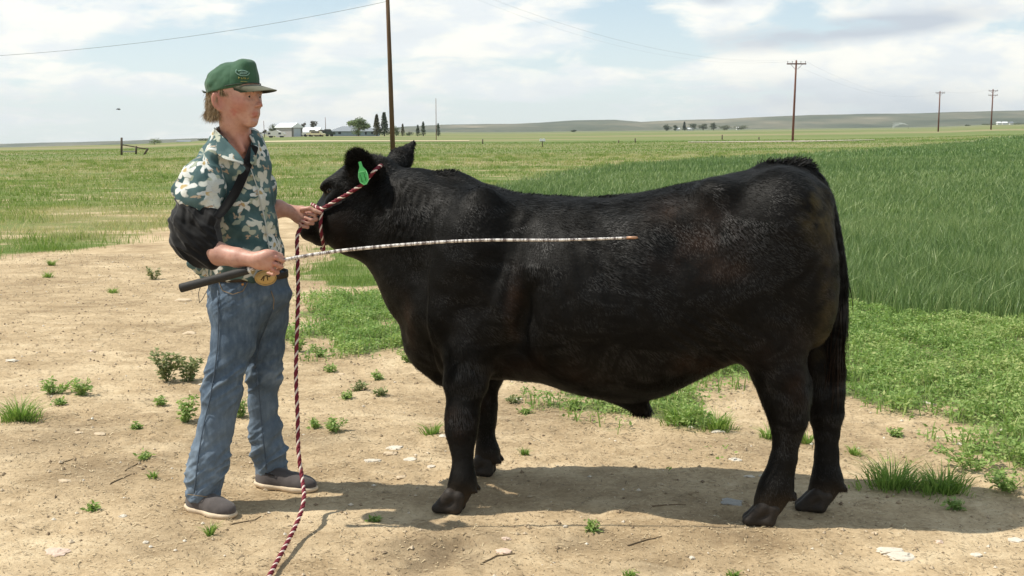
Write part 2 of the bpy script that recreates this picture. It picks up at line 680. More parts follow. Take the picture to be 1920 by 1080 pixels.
PAST = np.vstack([poly_px([(-900, 560), (0, 486), (95, 470), (150, 463), (255, 452), (325, 440), (420, 418), (540, 408), (640, 405)]),
                  [[1.5, 20], [3, 30], [900, 900], [900, 4000], [-2500, 4000], [-2500, 60], [-60, 8]]])


def masks(x, y):
    nb = fbm(x / 0.35, y / 0.35, 1.0, 4, 21)
    nl = fbm(x / 1.6, y / 1.6, 2.0, 3, 22)
    wh = sstep(-0.06, 0.06, sdist(WHEAT, x, y) + nb * 0.10)
    wd = sdist(WEEDY, x, y) + nb * 0.60 + nl * 0.65
    wd = np.maximum(wd, sdist(WEEDC, x, y) + nb * 0.50 + nl * .25)
    gp = sdist(GREENP, x, y) + nb * 0.45 + nl * 0.5
    we = sstep(-0.22, 0.38, wd)
    gr = np.maximum(sstep(-0.4, 0.7, sdist(PAST, x, y) + nb * 0.5 + nl * 0.8), sstep(-0.1, 0.3, gp))
    return gr * (1 - wh), wh, we * (1 - wh)


def axis(segs):
    out = []
    for a, b, step in segs:
        n = max(1, int(round((b - a) / step)))
        out.append(np.linspace(a, b, n, endpoint=False))
    out.append([segs[-1][1]])
    return np.concatenate(out)


def geo(a, b, n):
    return np.geomspace(a, b, n)


xs = axis([(-3.6, 3.6, 0.03)])
xs = np.concatenate([-geo(3.63, 9000, 95)[::-1], xs, geo(3.63, 9000, 95)])
ys = np.concatenate([-geo(1, 3000, 14)[::-1], [0, 1, 2, 2.8], axis([(3.2, 9.0, 0.03)]), geo(9.06, 12000, 190)])
GX, GY = np.meshgrid(xs, ys, indexing='ij')
GZ = terrain(GX, GY)
near = (1 - sstep(11, 20, GY)) * (1 - sstep(6, 12, np.abs(GX)))
gr_, wh_, we_ = masks(GX, GY)
dirtm = (1 - wh_) * (1 - 0.7 * we_)
rel = fbm(GX / 0.22, GY / 0.22, 0.0, 4, 31) * 0.010 + fbm(GX / 0.06, GY / 0.06, 4.0, 3, 33) * 0.006
# trampled hollows
for px, py, rad, dep in ((820, 1035, 0.20, 0.022), (860, 1020, 0.12, 0.016), (1130, 1075, 0.15, 0.012), (760, 1075, 0.16, 0.014), (560, 800, 0.25, 0.012), (1320, 1020, 0.12, 0.012), (1260, 1060, 0.1, 0.01)):
    c = ground_at(px, py)
    q = np.hypot((GX - c[0]) / rad, (GY - c[1]) / (rad * 0.8)) + fbm(GX / .08, GY / .08, 1, 3, 5) * 0.35
    rel = rel - dep * np.exp(-q * q * 1.5) + 0.35 * dep * np.exp(-(q - 1.15) ** 2 * 9)
# hoof prints: paired claw marks pressed into the soft dirt
hr = np.random.default_rng(77)
for _ in range(110):
    cx_, cy_ = hr.uniform(-3.0, 3.2), hr.uniform(4.0, 8.2)
    an_ = hr.uniform(0, 6.28); dp_ = hr.uniform(.006, .015)
    ix0, ix1 = np.searchsorted(xs, [cx_ - .25, cx_ + .25]); iy0, iy1 = np.searchsorted(ys, [cy_ - .25, cy_ + .25])
    sx_, sy_ = GX[ix0:ix1, iy0:iy1] - cx_, GY[ix0:ix1, iy0:iy1] - cy_
    u_ = sx_ * math.cos(an_) + sy_ * math.sin(an_); v_ = -sx_ * math.sin(an_) + sy_ * math.cos(an_)
    for q_ in (-1, 1):
        w_e = (u_ / .062) ** 2 + ((v_ - q_ * .030) / .030) ** 2
        rel[ix0:ix1, iy0:iy1] -= dp_ * np.exp(-w_e ** 1.5)
    w_e = np.sqrt((u_ / .085) ** 2 + (v_ / .075) ** 2)
    rel[ix0:ix1, iy0:iy1] += .35 * dp_ * np.exp(-((w_e - 1.25) / .28) ** 2)
# flat standing places under the feet
stand = np.zeros_like(GX)
GZ = GZ + rel * near * dirtm
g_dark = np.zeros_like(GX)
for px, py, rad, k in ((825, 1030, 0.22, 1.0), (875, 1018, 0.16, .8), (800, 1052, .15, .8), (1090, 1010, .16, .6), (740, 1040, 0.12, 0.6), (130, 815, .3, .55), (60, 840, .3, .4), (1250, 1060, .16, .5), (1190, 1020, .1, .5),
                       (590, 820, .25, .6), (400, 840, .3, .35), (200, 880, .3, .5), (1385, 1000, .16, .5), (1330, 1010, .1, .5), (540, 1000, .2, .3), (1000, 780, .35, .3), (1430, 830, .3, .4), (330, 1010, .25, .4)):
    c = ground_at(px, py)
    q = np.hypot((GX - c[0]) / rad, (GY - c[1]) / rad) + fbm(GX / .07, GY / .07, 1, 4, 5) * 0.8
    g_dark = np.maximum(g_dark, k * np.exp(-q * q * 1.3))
# bare tan patches and tracks in the far pasture
nx_, ny_ = GX.shape
idx = np.arange(nx_ * ny_).reshape(nx_, ny_)
GQ = np.stack([idx[:-1, :-1], idx[1:, :-1], idx[1:, 1:], idx[:-1, 1:]], -1).reshape(-1, 4)
gme = new_mesh('ground', np.stack([GX, GY, GZ], -1).reshape(-1, 3), quads=GQ)
set_attr(gme, 'cover', np.stack([gr_, wh_, we_], -1).reshape(-1, 3))
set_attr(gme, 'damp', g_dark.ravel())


def ground_fn(t, b):
    P = t.geo('Position')
    x, y, z = t.sep(P)[0:3]
    c = t.sep(t.attr('cover'))
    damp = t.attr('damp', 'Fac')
    # soil
    n0 = t.noise(P, 0.9, 4, 0.55)
    n1 = t.noise(P, 5.5, 6, 0.66)
    n2 = t.noise(P, 42, 5, 0.65)
    n3 = t.noise(t.vmath('MULTIPLY', P, (1, 2.2, 1)), 150, 3, 0.7)
    f = t.math('ADD', t.math('ADD', t.math('MULTIPLY', n0, 0.42), t.math('MULTIPLY', n1, 0.34)), t.math('MULTIPLY', n2, 0.24))
    soil = t.ramp(f, [(0.32, (0.185, 0.125, 0.066)), (0.44, (0.33, 0.240, 0.138)), (0.54, (0.47, 0.355, 0.215)), (0.66, (0.64, 0.52, 0.34))])
    crust = t.mapr(t.noise(t.vmath('MULTIPLY', P, (1, 1.8, 1)), 1.7, 5, 0.62, 0.6), 0.50, 0.68)
    soil = t.mix(t.math('MULTIPLY', crust, 0.45), soil, (0.66, 0.53, 0.345, 1))
    trod = t.mapr(t.noise(t.vmath('ADD', P, (9, 3, 0)), 3.1, 6, 0.72), 0.58, 0.74)
    soil = t.mix(t.math('MULTIPLY', trod, 0.45), soil, (0.20, 0.140, 0.080, 1))
    speck = t.mapr(n3, 0.56, 0.76)
    soil = t.mix(t.math('MULTIPLY', speck, 0.45), soil, (0.62, 0.52, 0.37, 1))
    sp2 = t.mapr(t.noise(P, 95, 2, 0.6), 0.40, 0.28)
    soil = t.mix(t.math('MULTIPLY', sp2, 0.45), soil, (0.10, 0.066, 0.038, 1))
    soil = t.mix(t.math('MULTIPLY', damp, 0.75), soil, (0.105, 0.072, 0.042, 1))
    soil = t.mix(1.0, soil, (1.04, 1.04, 1.05, 1), 'MULTIPLY')
    # pasture: dry and green in drifts, bands lie across the view
    st = t.comb(t.math('MULTIPLY', x, 0.35), y, 0.0)
    ly = t.math('LOGARITHM', t.math('MAXIMUM', y, 1.0), 2.0)
    q = t.comb(t.math('DIVIDE', x, t.math('MAXIMUM', y, 1.0)), t.math('MULTIPLY', ly, 1.5), 0.0)
    a1 = t.noise(st, 0.22, 5, 0.6)
    a2 = t.noise(t.vmath('ADD', st, (31, 4, 0)), 1.3, 5, 0.66)
    a3 = t.noise(P, 9, 4, 0.7)
    g = t.math('ADD', t.math('ADD', t.math('MULTIPLY', a1, 0.5), t.math('MULTIPLY', a2, 0.32)), t.math('MULTIPLY', a3, 0.18))
    g = t.math('ADD', g, t.ramp(t.math('DIVIDE', y, 100.0), [(0.0, 0.0), (.17, 0.0), (.215, .075), (.25, .06), (.31, .0), (.45, .0), (.58, .07), (.72, .06), (.9, .02)]))
    grass = t.ramp(g, [(0.37, (0.070, 0.125, 0.025)), (0.48, (0.125, 0.170, 0.042)), (0.56, (0.22, 0.205, 0.085)), (0.69, (0.38, 0.30, 0.155))])
    far = t.ramp(t.math('DIVIDE', y, 3000.0), [(0.0, (0, 0, 0)), (0.01, (0.2, 0.2, 0.2)), (0.035, (1, 1, 1)), (1.0, (1, 1, 1))])
    bandn = t.noise(t.comb(t.math('MULTIPLY', x, 0.0022), t.math('MULTIPLY', ly, 2.6), 0.0), 1.6, 4, 0.55)
    band = t.ramp(bandn, [(0.35, (0.085, 0.145, 0.040)), (0.46, (0.145, 0.185, 0.062)), (0.53, (0.22, 0.21, 0.105)), (0.66, (0.32, 0.255, 0.16))])
    grass = t.mix(t.math('MULTIPLY', far, 0.75), grass, band)
    # far beyond, flat grey green farmland
    vf = t.mapr(y, 350, 1400)
    fld = t.ramp(t.noise(t.comb(t.math('MULTIPLY', x, 0.001), t.math('MULTIPLY', ly, 7.0), 0.0), 1.5, 3, 0.5), [(0.4, (0.085, 0.125, 0.065)), (0.52, (0.16, 0.175, 0.10)), (0.62, (0.24, 0.23, 0.15))])
    grass = t.mix(vf, grass, fld)
    wheatc = t.ramp(t.math('ADD', t.math('MULTIPLY', t.noise(P, 0.16, 4, 0.6), 0.6), t.math('MULTIPLY', t.noise(t.vmath('MULTIPLY', P, (2.2, 0.7, 1)), 2.2, 5, 0.7), 0.4)),
                    [(0.35, (0.062, 0.115, 0.036)), (0.50, (0.090, 0.155, 0.050)), (0.65, (0.130, 0.195, 0.068))])
    weedc = t.ramp(a3, [(0.35, (0.060, 0.095, 0.026)), (0.6, (0.13, 0.16, 0.055))])
    edge = t.math('MULTIPLY', t.math('SUBTRACT', n1, 0.5), 0.9)
    gm = t.mapr(t.math('ADD', c[0], edge), 0.35, 0.75)
    col = t.mix(gm, soil, grass)
    # bare ground showing in the near pasture
    bare = t.math('MULTIPLY', t.mapr(t.math('ADD', a2, t.math('MULTIPLY', a1, 0.5)), 0.76, 0.90), t.mapr(y, 90, 22))
    col = t.mix(t.math('MULTIPLY', bare, gm), col, t.mix(0.35, soil, (0.5, 0.4, 0.25, 1)))
    wm = t.mapr(t.math('ADD', c[2], edge), 0.3, 0.8)
    col = t.mix(t.math('MULTIPLY', wm, 0.88), col, weedc)
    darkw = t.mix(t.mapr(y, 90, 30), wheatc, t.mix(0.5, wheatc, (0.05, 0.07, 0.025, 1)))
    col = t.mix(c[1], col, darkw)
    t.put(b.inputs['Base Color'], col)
    b.inputs['Roughness'].default_value = 0.92
    b.inputs['Specular IOR Level'].default_value = 0.15
    h = t.math('ADD', t.math('ADD', t.math('MULTIPLY', n2, 0.7), t.math('MULTIPLY', n3, 0.25)), t.math('MULTIPLY', n1, 1.2))
    t.put(b.inputs['Normal'], t.bump(h, 0.75, 0.018))


M_ground = material('soil_and_pasture', fn=ground_fn)
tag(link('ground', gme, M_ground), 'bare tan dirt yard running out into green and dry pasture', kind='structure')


def gz(x, y):
    """height of the finished ground surface"""
    x = np.asarray(x, float); y = np.asarray(y, float)
    ix = np.clip(np.searchsorted(xs, x) - 1, 0, len(xs) - 2); iy = np.clip(np.searchsorted(ys, y) - 1, 0, len(ys) - 2)
    fx = np.clip((x - xs[ix]) / (xs[ix + 1] - xs[ix]), 0, 1); fy = np.clip((y - ys[iy]) / (ys[iy + 1] - ys[iy]), 0, 1)
    return (GZ[ix, iy] * (1 - fx) * (1 - fy) + GZ[ix + 1, iy] * fx * (1 - fy) + GZ[ix, iy + 1] * (1 - fx) * fy + GZ[ix + 1, iy + 1] * fx * fy)


def G(px, py):
    g = ground_at(px, py)
    return np.array([g[0], g[1], float(gz(g[0], g[1]))])


# ------------------------------------------------------------------ blades and leaves
def leafmat(name, lo, mid, hi, rough=0.6, trans=0.25, spec=0.3):
    def fn(t, b):
        a = t.sep(t.attr('tint'))
        t.put(b.inputs['Base Color'], t.ramp(a[0], [(0.0, lo), (0.5, mid), (1.0, hi)]))
        b.inputs['Roughness'].default_value = rough
        b.inputs['Specular IOR Level'].default_value = spec
        # thin leaves let some light through
        tr = t.n.new('ShaderNodeBsdfTranslucent')
        t.put(tr.inputs[0], t.mix(0.5, t.ramp(a[0], [(0.0, lo), (0.5, mid), (1.0, hi)]), (mid[0] * 1.6, mid[1] * 1.7, mid[2], 1)))
        mx = t.n.new('ShaderNodeMixShader'); mx.inputs[0].default_value = trans
        t.l.new(b.outputs[0], mx.inputs[1]); t.l.new(tr.outputs[0], mx.inputs[2])
        out = t.n['Material Output']
        t.l.new(mx.outputs[0], out.inputs[0])
    return material(name, mid, rough, fn=fn)


def blades(P, h, w, lean, tint, bend=0.6, az=None):
    n = len(P)
    az = rng.uniform(0, 2 * np.pi, n) if az is None else az
    fa = rng.uniform(0, np.pi, n)
    D = np.stack([np.cos(az), np.sin(az)], 1)
    S = np.stack([np.cos(fa), np.sin(fa), np.zeros(n)], 1) * (w * 0.5)[:, None]
    mid = P + np.concatenate([D * (h * lean * 0.35)[:, None], (h * 0.55)[:, None]], 1)
    tip = P + np.concatenate([D * (h * lean)[:, None], (h * (1 - 0.25 * lean * bend))[:, None]], 1)
    base = P.copy(); base[:, 2] -= 0.01
    V = np.stack([base - S, base + S, mid + S * 0.8, mid - S * 0.8, tip], 1).reshape(-1, 3)
    k = np.arange(n)[:, None] * 5
    Q = k + np.array([[0, 1, 2, 3]])
    T = k + np.array([[3, 2, 4]])
    col = np.repeat(np.stack([tint, np.zeros(n), np.zeros(n)], 1), 5, axis=0)
    col[:, 1] = np.tile([0, 0, 0.55, 0.55, 1], n)
    return V, Q, T, col


def leaves(P, size, tint, up=0.5, asp=0.5):
    """small folded leaves with random facing"""
    n = len(P)
    a = rng.normal(size=(n, 3)); a[:, 2] = a[:, 2] * 0.35 + 0.15
    a /= np.linalg.norm(a, axis=1)[:, None]
    nn = rng.normal(size=(n, 3)) * 0.7; nn[:, 2] += up * 2
    s = np.cross(nn, a); s /= np.linalg.norm(s, axis=1)[:, None] + 1e-9
    L = size[:, None]
    V = np.stack([P, P + a * L * 0.5 + s * L * asp * 0.5, P + a * L, P + a * L * 0.5 - s * L * asp * 0.5], 1).reshape(-1, 3)
    Q = np.arange(n)[:, None] * 4 + np.array([[0, 1, 2, 3]])
    col = np.repeat(np.stack([tint, tint * 0, tint * 0], 1), 4, axis=0)
    return V, Q, None, col


def build_veg(name, parts, mat, label=None, cat=None, kind='stuff', group=None, base=None):
    V = np.vstack([p[0] for p in parts]); col = np.vstack([p[3] for p in parts])
    Qs, Ts, k = [], [], 0
    for p in parts:
        if p[1] is not None: Qs.append(p[1] + k)
        if p[2] is not None: Ts.append(p[2] + k)
        k += len(p[0])
    loc = None
    if base is not None:
        loc = np.asarray(base); V = V - loc
    me = new_mesh(name, V, quads=np.vstack(Qs) if Qs else None, tris=np.vstack(Ts) if Ts else None, smooth=False)
    set_attr(me, 'tint', col)
    o = link(name, me, mat, None, loc)
    return tag(o, label, cat, group, kind)


def scatter(y0, y1, dens, spread=0.66, off=0.0):
    area = spread * (y1 * y1 - y0 * y0)
    n = int(area * dens)
    y = np.sqrt(rng.uniform(y0 * y0, y1 * y1, n))
    x = y * (rng.uniform(-spread, spread, n) + off)
    return x, y


M_wheat = leafmat('wheat_blade', (0.062, 0.115, 0.038), (0.140, 0.220, 0.072), (0.290, 0.350, 0.140), 0.5, 0.30, 0.4)
M_grass = leafmat('pasture_blade', (0.105, 0.195, 0.036), (0.225, 0.290, 0.082), (0.60, 0.49, 0.28), 0.7, 0.38)
M_weed = leafmat('weed_leaf', (0.105, 0.185, 0.050), (0.225, 0.340, 0.095), (0.44, 0.47, 0.19), 0.65, 0.35)
M_lush = leafmat('lush_blade', (0.105, 0.185, 0.038), (0.215, 0.330, 0.075), (0.42, 0.46, 0.16), 0.6, 0.35)

# wheat field: bands of blades, wider and fewer with distance
parts = []
for y0, y1, dens, hh, ww in ((7.5, 13, 1500, 0.27, 0.0060), (13, 20, 620, 0.28, 0.009), (20, 34, 190, 0.28, 0.015), (34, 60, 60, 0.28, 0.026), (60, 110, 15, 0.28, 0.055), (110, 190, 3.5, 0.28, 0.12)):
    x, y = scatter(y0, y1, dens)
    sd = sdist(WHEAT, x, y) + fbm(x / .35, y / .35, 1.0, 3, 21) * 0.30 + fbm(x / 1.3, y / 1.3, 1.0, 2, 23) * (.25 + .02 * y)
    k = rng.random(len(x)) < sstep(-0.12, 0.22 + .02 * y0, sd)
    x, y, sd = x[k], y[k], sd[k]
    n = len(x)
    clump = fbm(x / 0.9, y / 1.2, 5, 3, 41)
    row = 0.5 + 0.5 * np.sin((x * 0.80 + y * 0.25) / 0.19 * 2 * np.pi * 0.5)
    h = hh * (0.72 + 0.3 * rng.random(n) + 0.16 * clump) * (0.80 + 0.20 * sstep(0, 0.5, sd))
    tint = np.clip(0.46 + 0.30 * clump + 0.24 * rng.normal(size=n) + 0.25 * fbm(x / 5, y / 3, 5, 3, 43) + 0.05 * row, 0, 1)
    parts.append(blades(np.stack([x, y, gz(x, y)], 1), h, ww * (0.6 + 0.8 * rng.random(n)), 0.12 + 0.38 * rng.random(n), tint))
# dry leaves and taller stems among the crop
x, y = scatter(7.5, 40, 26)
k = sdist(WHEAT, x, y) > 0.1
x, y = x[k], y[k]; n = len(x)
parts.append(blades(np.stack([x, y, gz(x, y)], 1), 0.24 + 0.14 * rng.random(n), 0.005 * (1 + .07 * y), 0.3 + 0.9 * rng.random(n), np.clip(0.85 + 0.15 * rng.normal(size=n), 0, 1)))
build_veg('wheat', parts, M_wheat, 'thick green knee-high grain crop filling the field behind the bull', 'grain crop')

# pasture grass
parts = []
for y0, y1, dens, hh, ww in ((9, 16, 1300, 0.060, 0.0045), (16, 26, 480, 0.085, 0.008), (26, 45, 150, 0.085, 0.012), (45, 85, 50, 0.09, 0.020), (85, 160, 12, 0.10, 0.045)):
    x, y = scatter(y0, y1, dens)
    g, wv, we = masks(x, y)
    dry = 0.5 * fbm(x / 3.2, y / 1.6, 7, 4, 51) + 0.6 * fbm(x / 14, y / 6, 7, 3, 52)
    dry = dry + 0.28 * np.exp(-((y - 22.5) / 4.0) ** 2) - 0.15 * np.exp(-((y - 36) / 7.0) ** 2) + 0.25 * np.exp(-((y - 62) / 12.0) ** 2) - .08
    patch = fbm(x / 0.7, y / 0.7, 2, 3, 53)
    keep = (rng.random(len(x)) < np.clip(g * (0.62 + 0.9 * patch - 0.75 * np.clip(dry, 0, 1)), 0, 1)) & (wv < 0.3)
    x, y, dry, patch = x[keep], y[keep], dry[keep], patch[keep]
    n = len(x)
    gp = sstep(-0.2, 0.4, sdist(GREENP, x, y))
    edge = sstep(3.5, 0.3, sdist(PAST, x, y))
    tint = np.clip(0.50 + 1.5 * dry + 0.12 * rng.normal(size=n) - 0.38 * gp - 0.22 * edge, 0, 1)
    h = hh * (0.45 + 0.9 * rng.random(n) + 0.5 * np.clip(patch, 0, 1)) * (1 + 0.35 * edge)
    parts.append(blades(np.stack([x, y, gz(x, y)], 1), h, ww * (0.6 + 0.8 * rng.random(n)), 0.2 + 0.6 * rng.random(n), tint))
# scattered taller seeding clumps
cx_, cy_ = scatter(15, 80, .35)
g, wv, we = masks(cx_, cy_)
k = (g > .6) & (wv < .2); cx_, cy_ = cx_[k], cy_[k]
m_ = 34
x = np.repeat(cx_, m_) + rng.normal(size=len(cx_) * m_) * .16; y = np.repeat(cy_, m_) + rng.normal(size=len(cx_) * m_) * .16
n = len(x)
parts.append(blades(np.stack([x, y, gz(x, y)], 1), (0.10 + 0.14 * rng.random(n)) * np.repeat(.6 + .7 * rng.random(len(cx_)), m_), 0.006 * (1 + .04 * y), 0.3 + 0.6 * rng.random(n),
                    np.clip(np.repeat(rng.random(len(cx_)) * .9, m_) + 0.1 * rng.normal(size=n), 0, 1)))
build_veg('grass', parts, M_grass, 'short green and dry straw coloured pasture grass behind the boy', 'grass')

# low leafy weeds covering the strip between dirt and crop
x, y = scatter(4.8, 13.5, 9000, 0.66)
d1 = sdist(WEEDY, x, y); d2 = sdist(WEEDC, x, y)
k = (d1 > -0.9) | (d2 > -0.7)
x, y = x[k], y[k]
_, wv, we = masks(x, y)
cl = fbm(x / 0.16, y / 0.16, 8, 3, 61)
k = (rng.random(len(x)) < np.clip(we * (0.66 + 1.5 * cl), 0, 1)) & (wv < 0.6)
x, y, cl = x[k], y[k], cl[k]
n = len(x)
hmax = 0.035 + 0.06 * np.clip(0.5 + cl * 1.4, 0, 1)
zz = gz(x, y) + hmax * rng.random(n) ** 0.6
big = fbm(x / 0.8, y / 0.8, 8, 2, 64)
tint = np.clip(0.45 + 0.35 * cl + 0.25 * big + 0.18 * rng.normal(size=n), 0, 1)
p1 = leaves(np.stack([x, y, zz], 1), 0.014 + 0.022 * rng.random(n), tint, 0.5, 0.5)
m = rng.random(n) < 0.12
p2 = blades(np.stack([x[m], y[m], gz(x[m], y[m])], 1), 0.05 + 0.09 * rng.random(m.sum()), 0.006 + 0.004 * rng.random(m.sum()), 0.2 + 0.5 * rng.random(m.sum()), np.clip(tint[m] + 0.05, 0, 1))
build_veg('weeds', [p1, p2], M_weed, 'low mat of leafy green weeds between the dirt and the crop', 'weeds')


# individual weeds and tufts, each a plant standing in the dirt
def weed_plant(px, py, wpx, hpx, kind, label, group, cat='weed', name='weed_plant', mat=None):
    c = G(px, py)
    s = c[1] / FPX
    rad = wpx * s * 0.5
    hgt = hpx * s * 1.0
    if kind == 'tuft':
        n = int(60 + 5200 * rad * max(hgt, 0.05) * 4)
        n = min(n, 1400)
        n = int(n * .75)
        a = rng.uniform(0, 2 * np.pi, n)
        lob = 0.8 + 0.30 * np.sin(a * 2 + px) + .18 * np.sin(a * 5 + py)
        r = rad * 0.62 * lob * np.abs(rng.normal(size=n)) ** .8
        P = np.stack([c[0] + r * np.cos(a), c[1] + r * np.sin(a) * 0.8, np.zeros(n)], 1)
        P[:, 2] = gz(P[:, 0], P[:, 1])
        h = hgt * (0.25 + 0.80 * rng.random(n) ** 1.3) * np.clip(1 - 0.55 * (r / rad) ** 2, .25, 1)
        cl = fbm(P[:, 0] / .05, P[:, 1] / .05, 1, 2, 3)
        pr = [blades(P, h, 0.0035 + 0.004 * rng.random(n), 0.4 + 1.1 * rng.random(n), np.clip(0.45 + 0.3 * cl + 0.18 * rng.normal(size=n), 0, 1), az=a + rng.normal(size=n) * .5)]
        return build_veg(name, pr, mat or M_lush, label, cat, None, group, c)
    # leafy: stems that fan out, leaves along them
    ns = int(np.clip(5 + rad * 90, 5, 26))
    st, lv = [], []
    SV = Geo()
    for i in range(ns):
        a = rng.uniform(0, 2 * np.pi); r0 = rad * 0.35 * rng.random()
        tip = np.array([math.cos(a), math.sin(a)]) * rad * (0.3 + 0.7 * rng.random())
        b = np.array([c[0] + r0 * math.cos(a), c[1] + r0 * math.sin(a)])
        hz = hgt * (0.45 + 0.6 * rng.random())
        k = 5
        tt = np.linspace(0, 1, k)
        P = np.stack([b[0] + tip[0] * tt, b[1] + tip[1] * tt, gz(b[0], b[1]) - 0.004 + hz * tt ** 0.75], 1)
        SV.tube(P, np.linspace(0.0022, 0.001, k), 4, cap=False)
        nl = int(14 + hz * 150)
        u = rng.random(nl) ** 0.7
        Q = np.stack([np.interp(u, tt, P[:, j]) for j in range(3)], 1) + rng.normal(size=(nl, 3)) * 0.008
        lv.append(Q)
    L = np.vstack(lv); n = len(L)
    L[:, 2] = np.maximum(L[:, 2], gz(L[:, 0], L[:, 1]) + 0.004)
    sz = (0.016 + 0.022 * rng.random(n)) * (0.8 + min(hgt, 0.2) * 2)
    tint = np.clip(0.40 + 0.2 * rng.normal(size=n) + 0.25 * (L[:, 2] - c[2]) / max(hgt, .02), 0, 1)
    V = np.vstack(SV.V)
    scol = np.tile([0.6, 0, 0], (len(V), 1))
    return build_veg(name, [leaves(L, sz, tint, 0.5, 0.42), (V, np.vstack(SV.Q), None, scol)], mat or M_weed, label, cat, None, group, c)


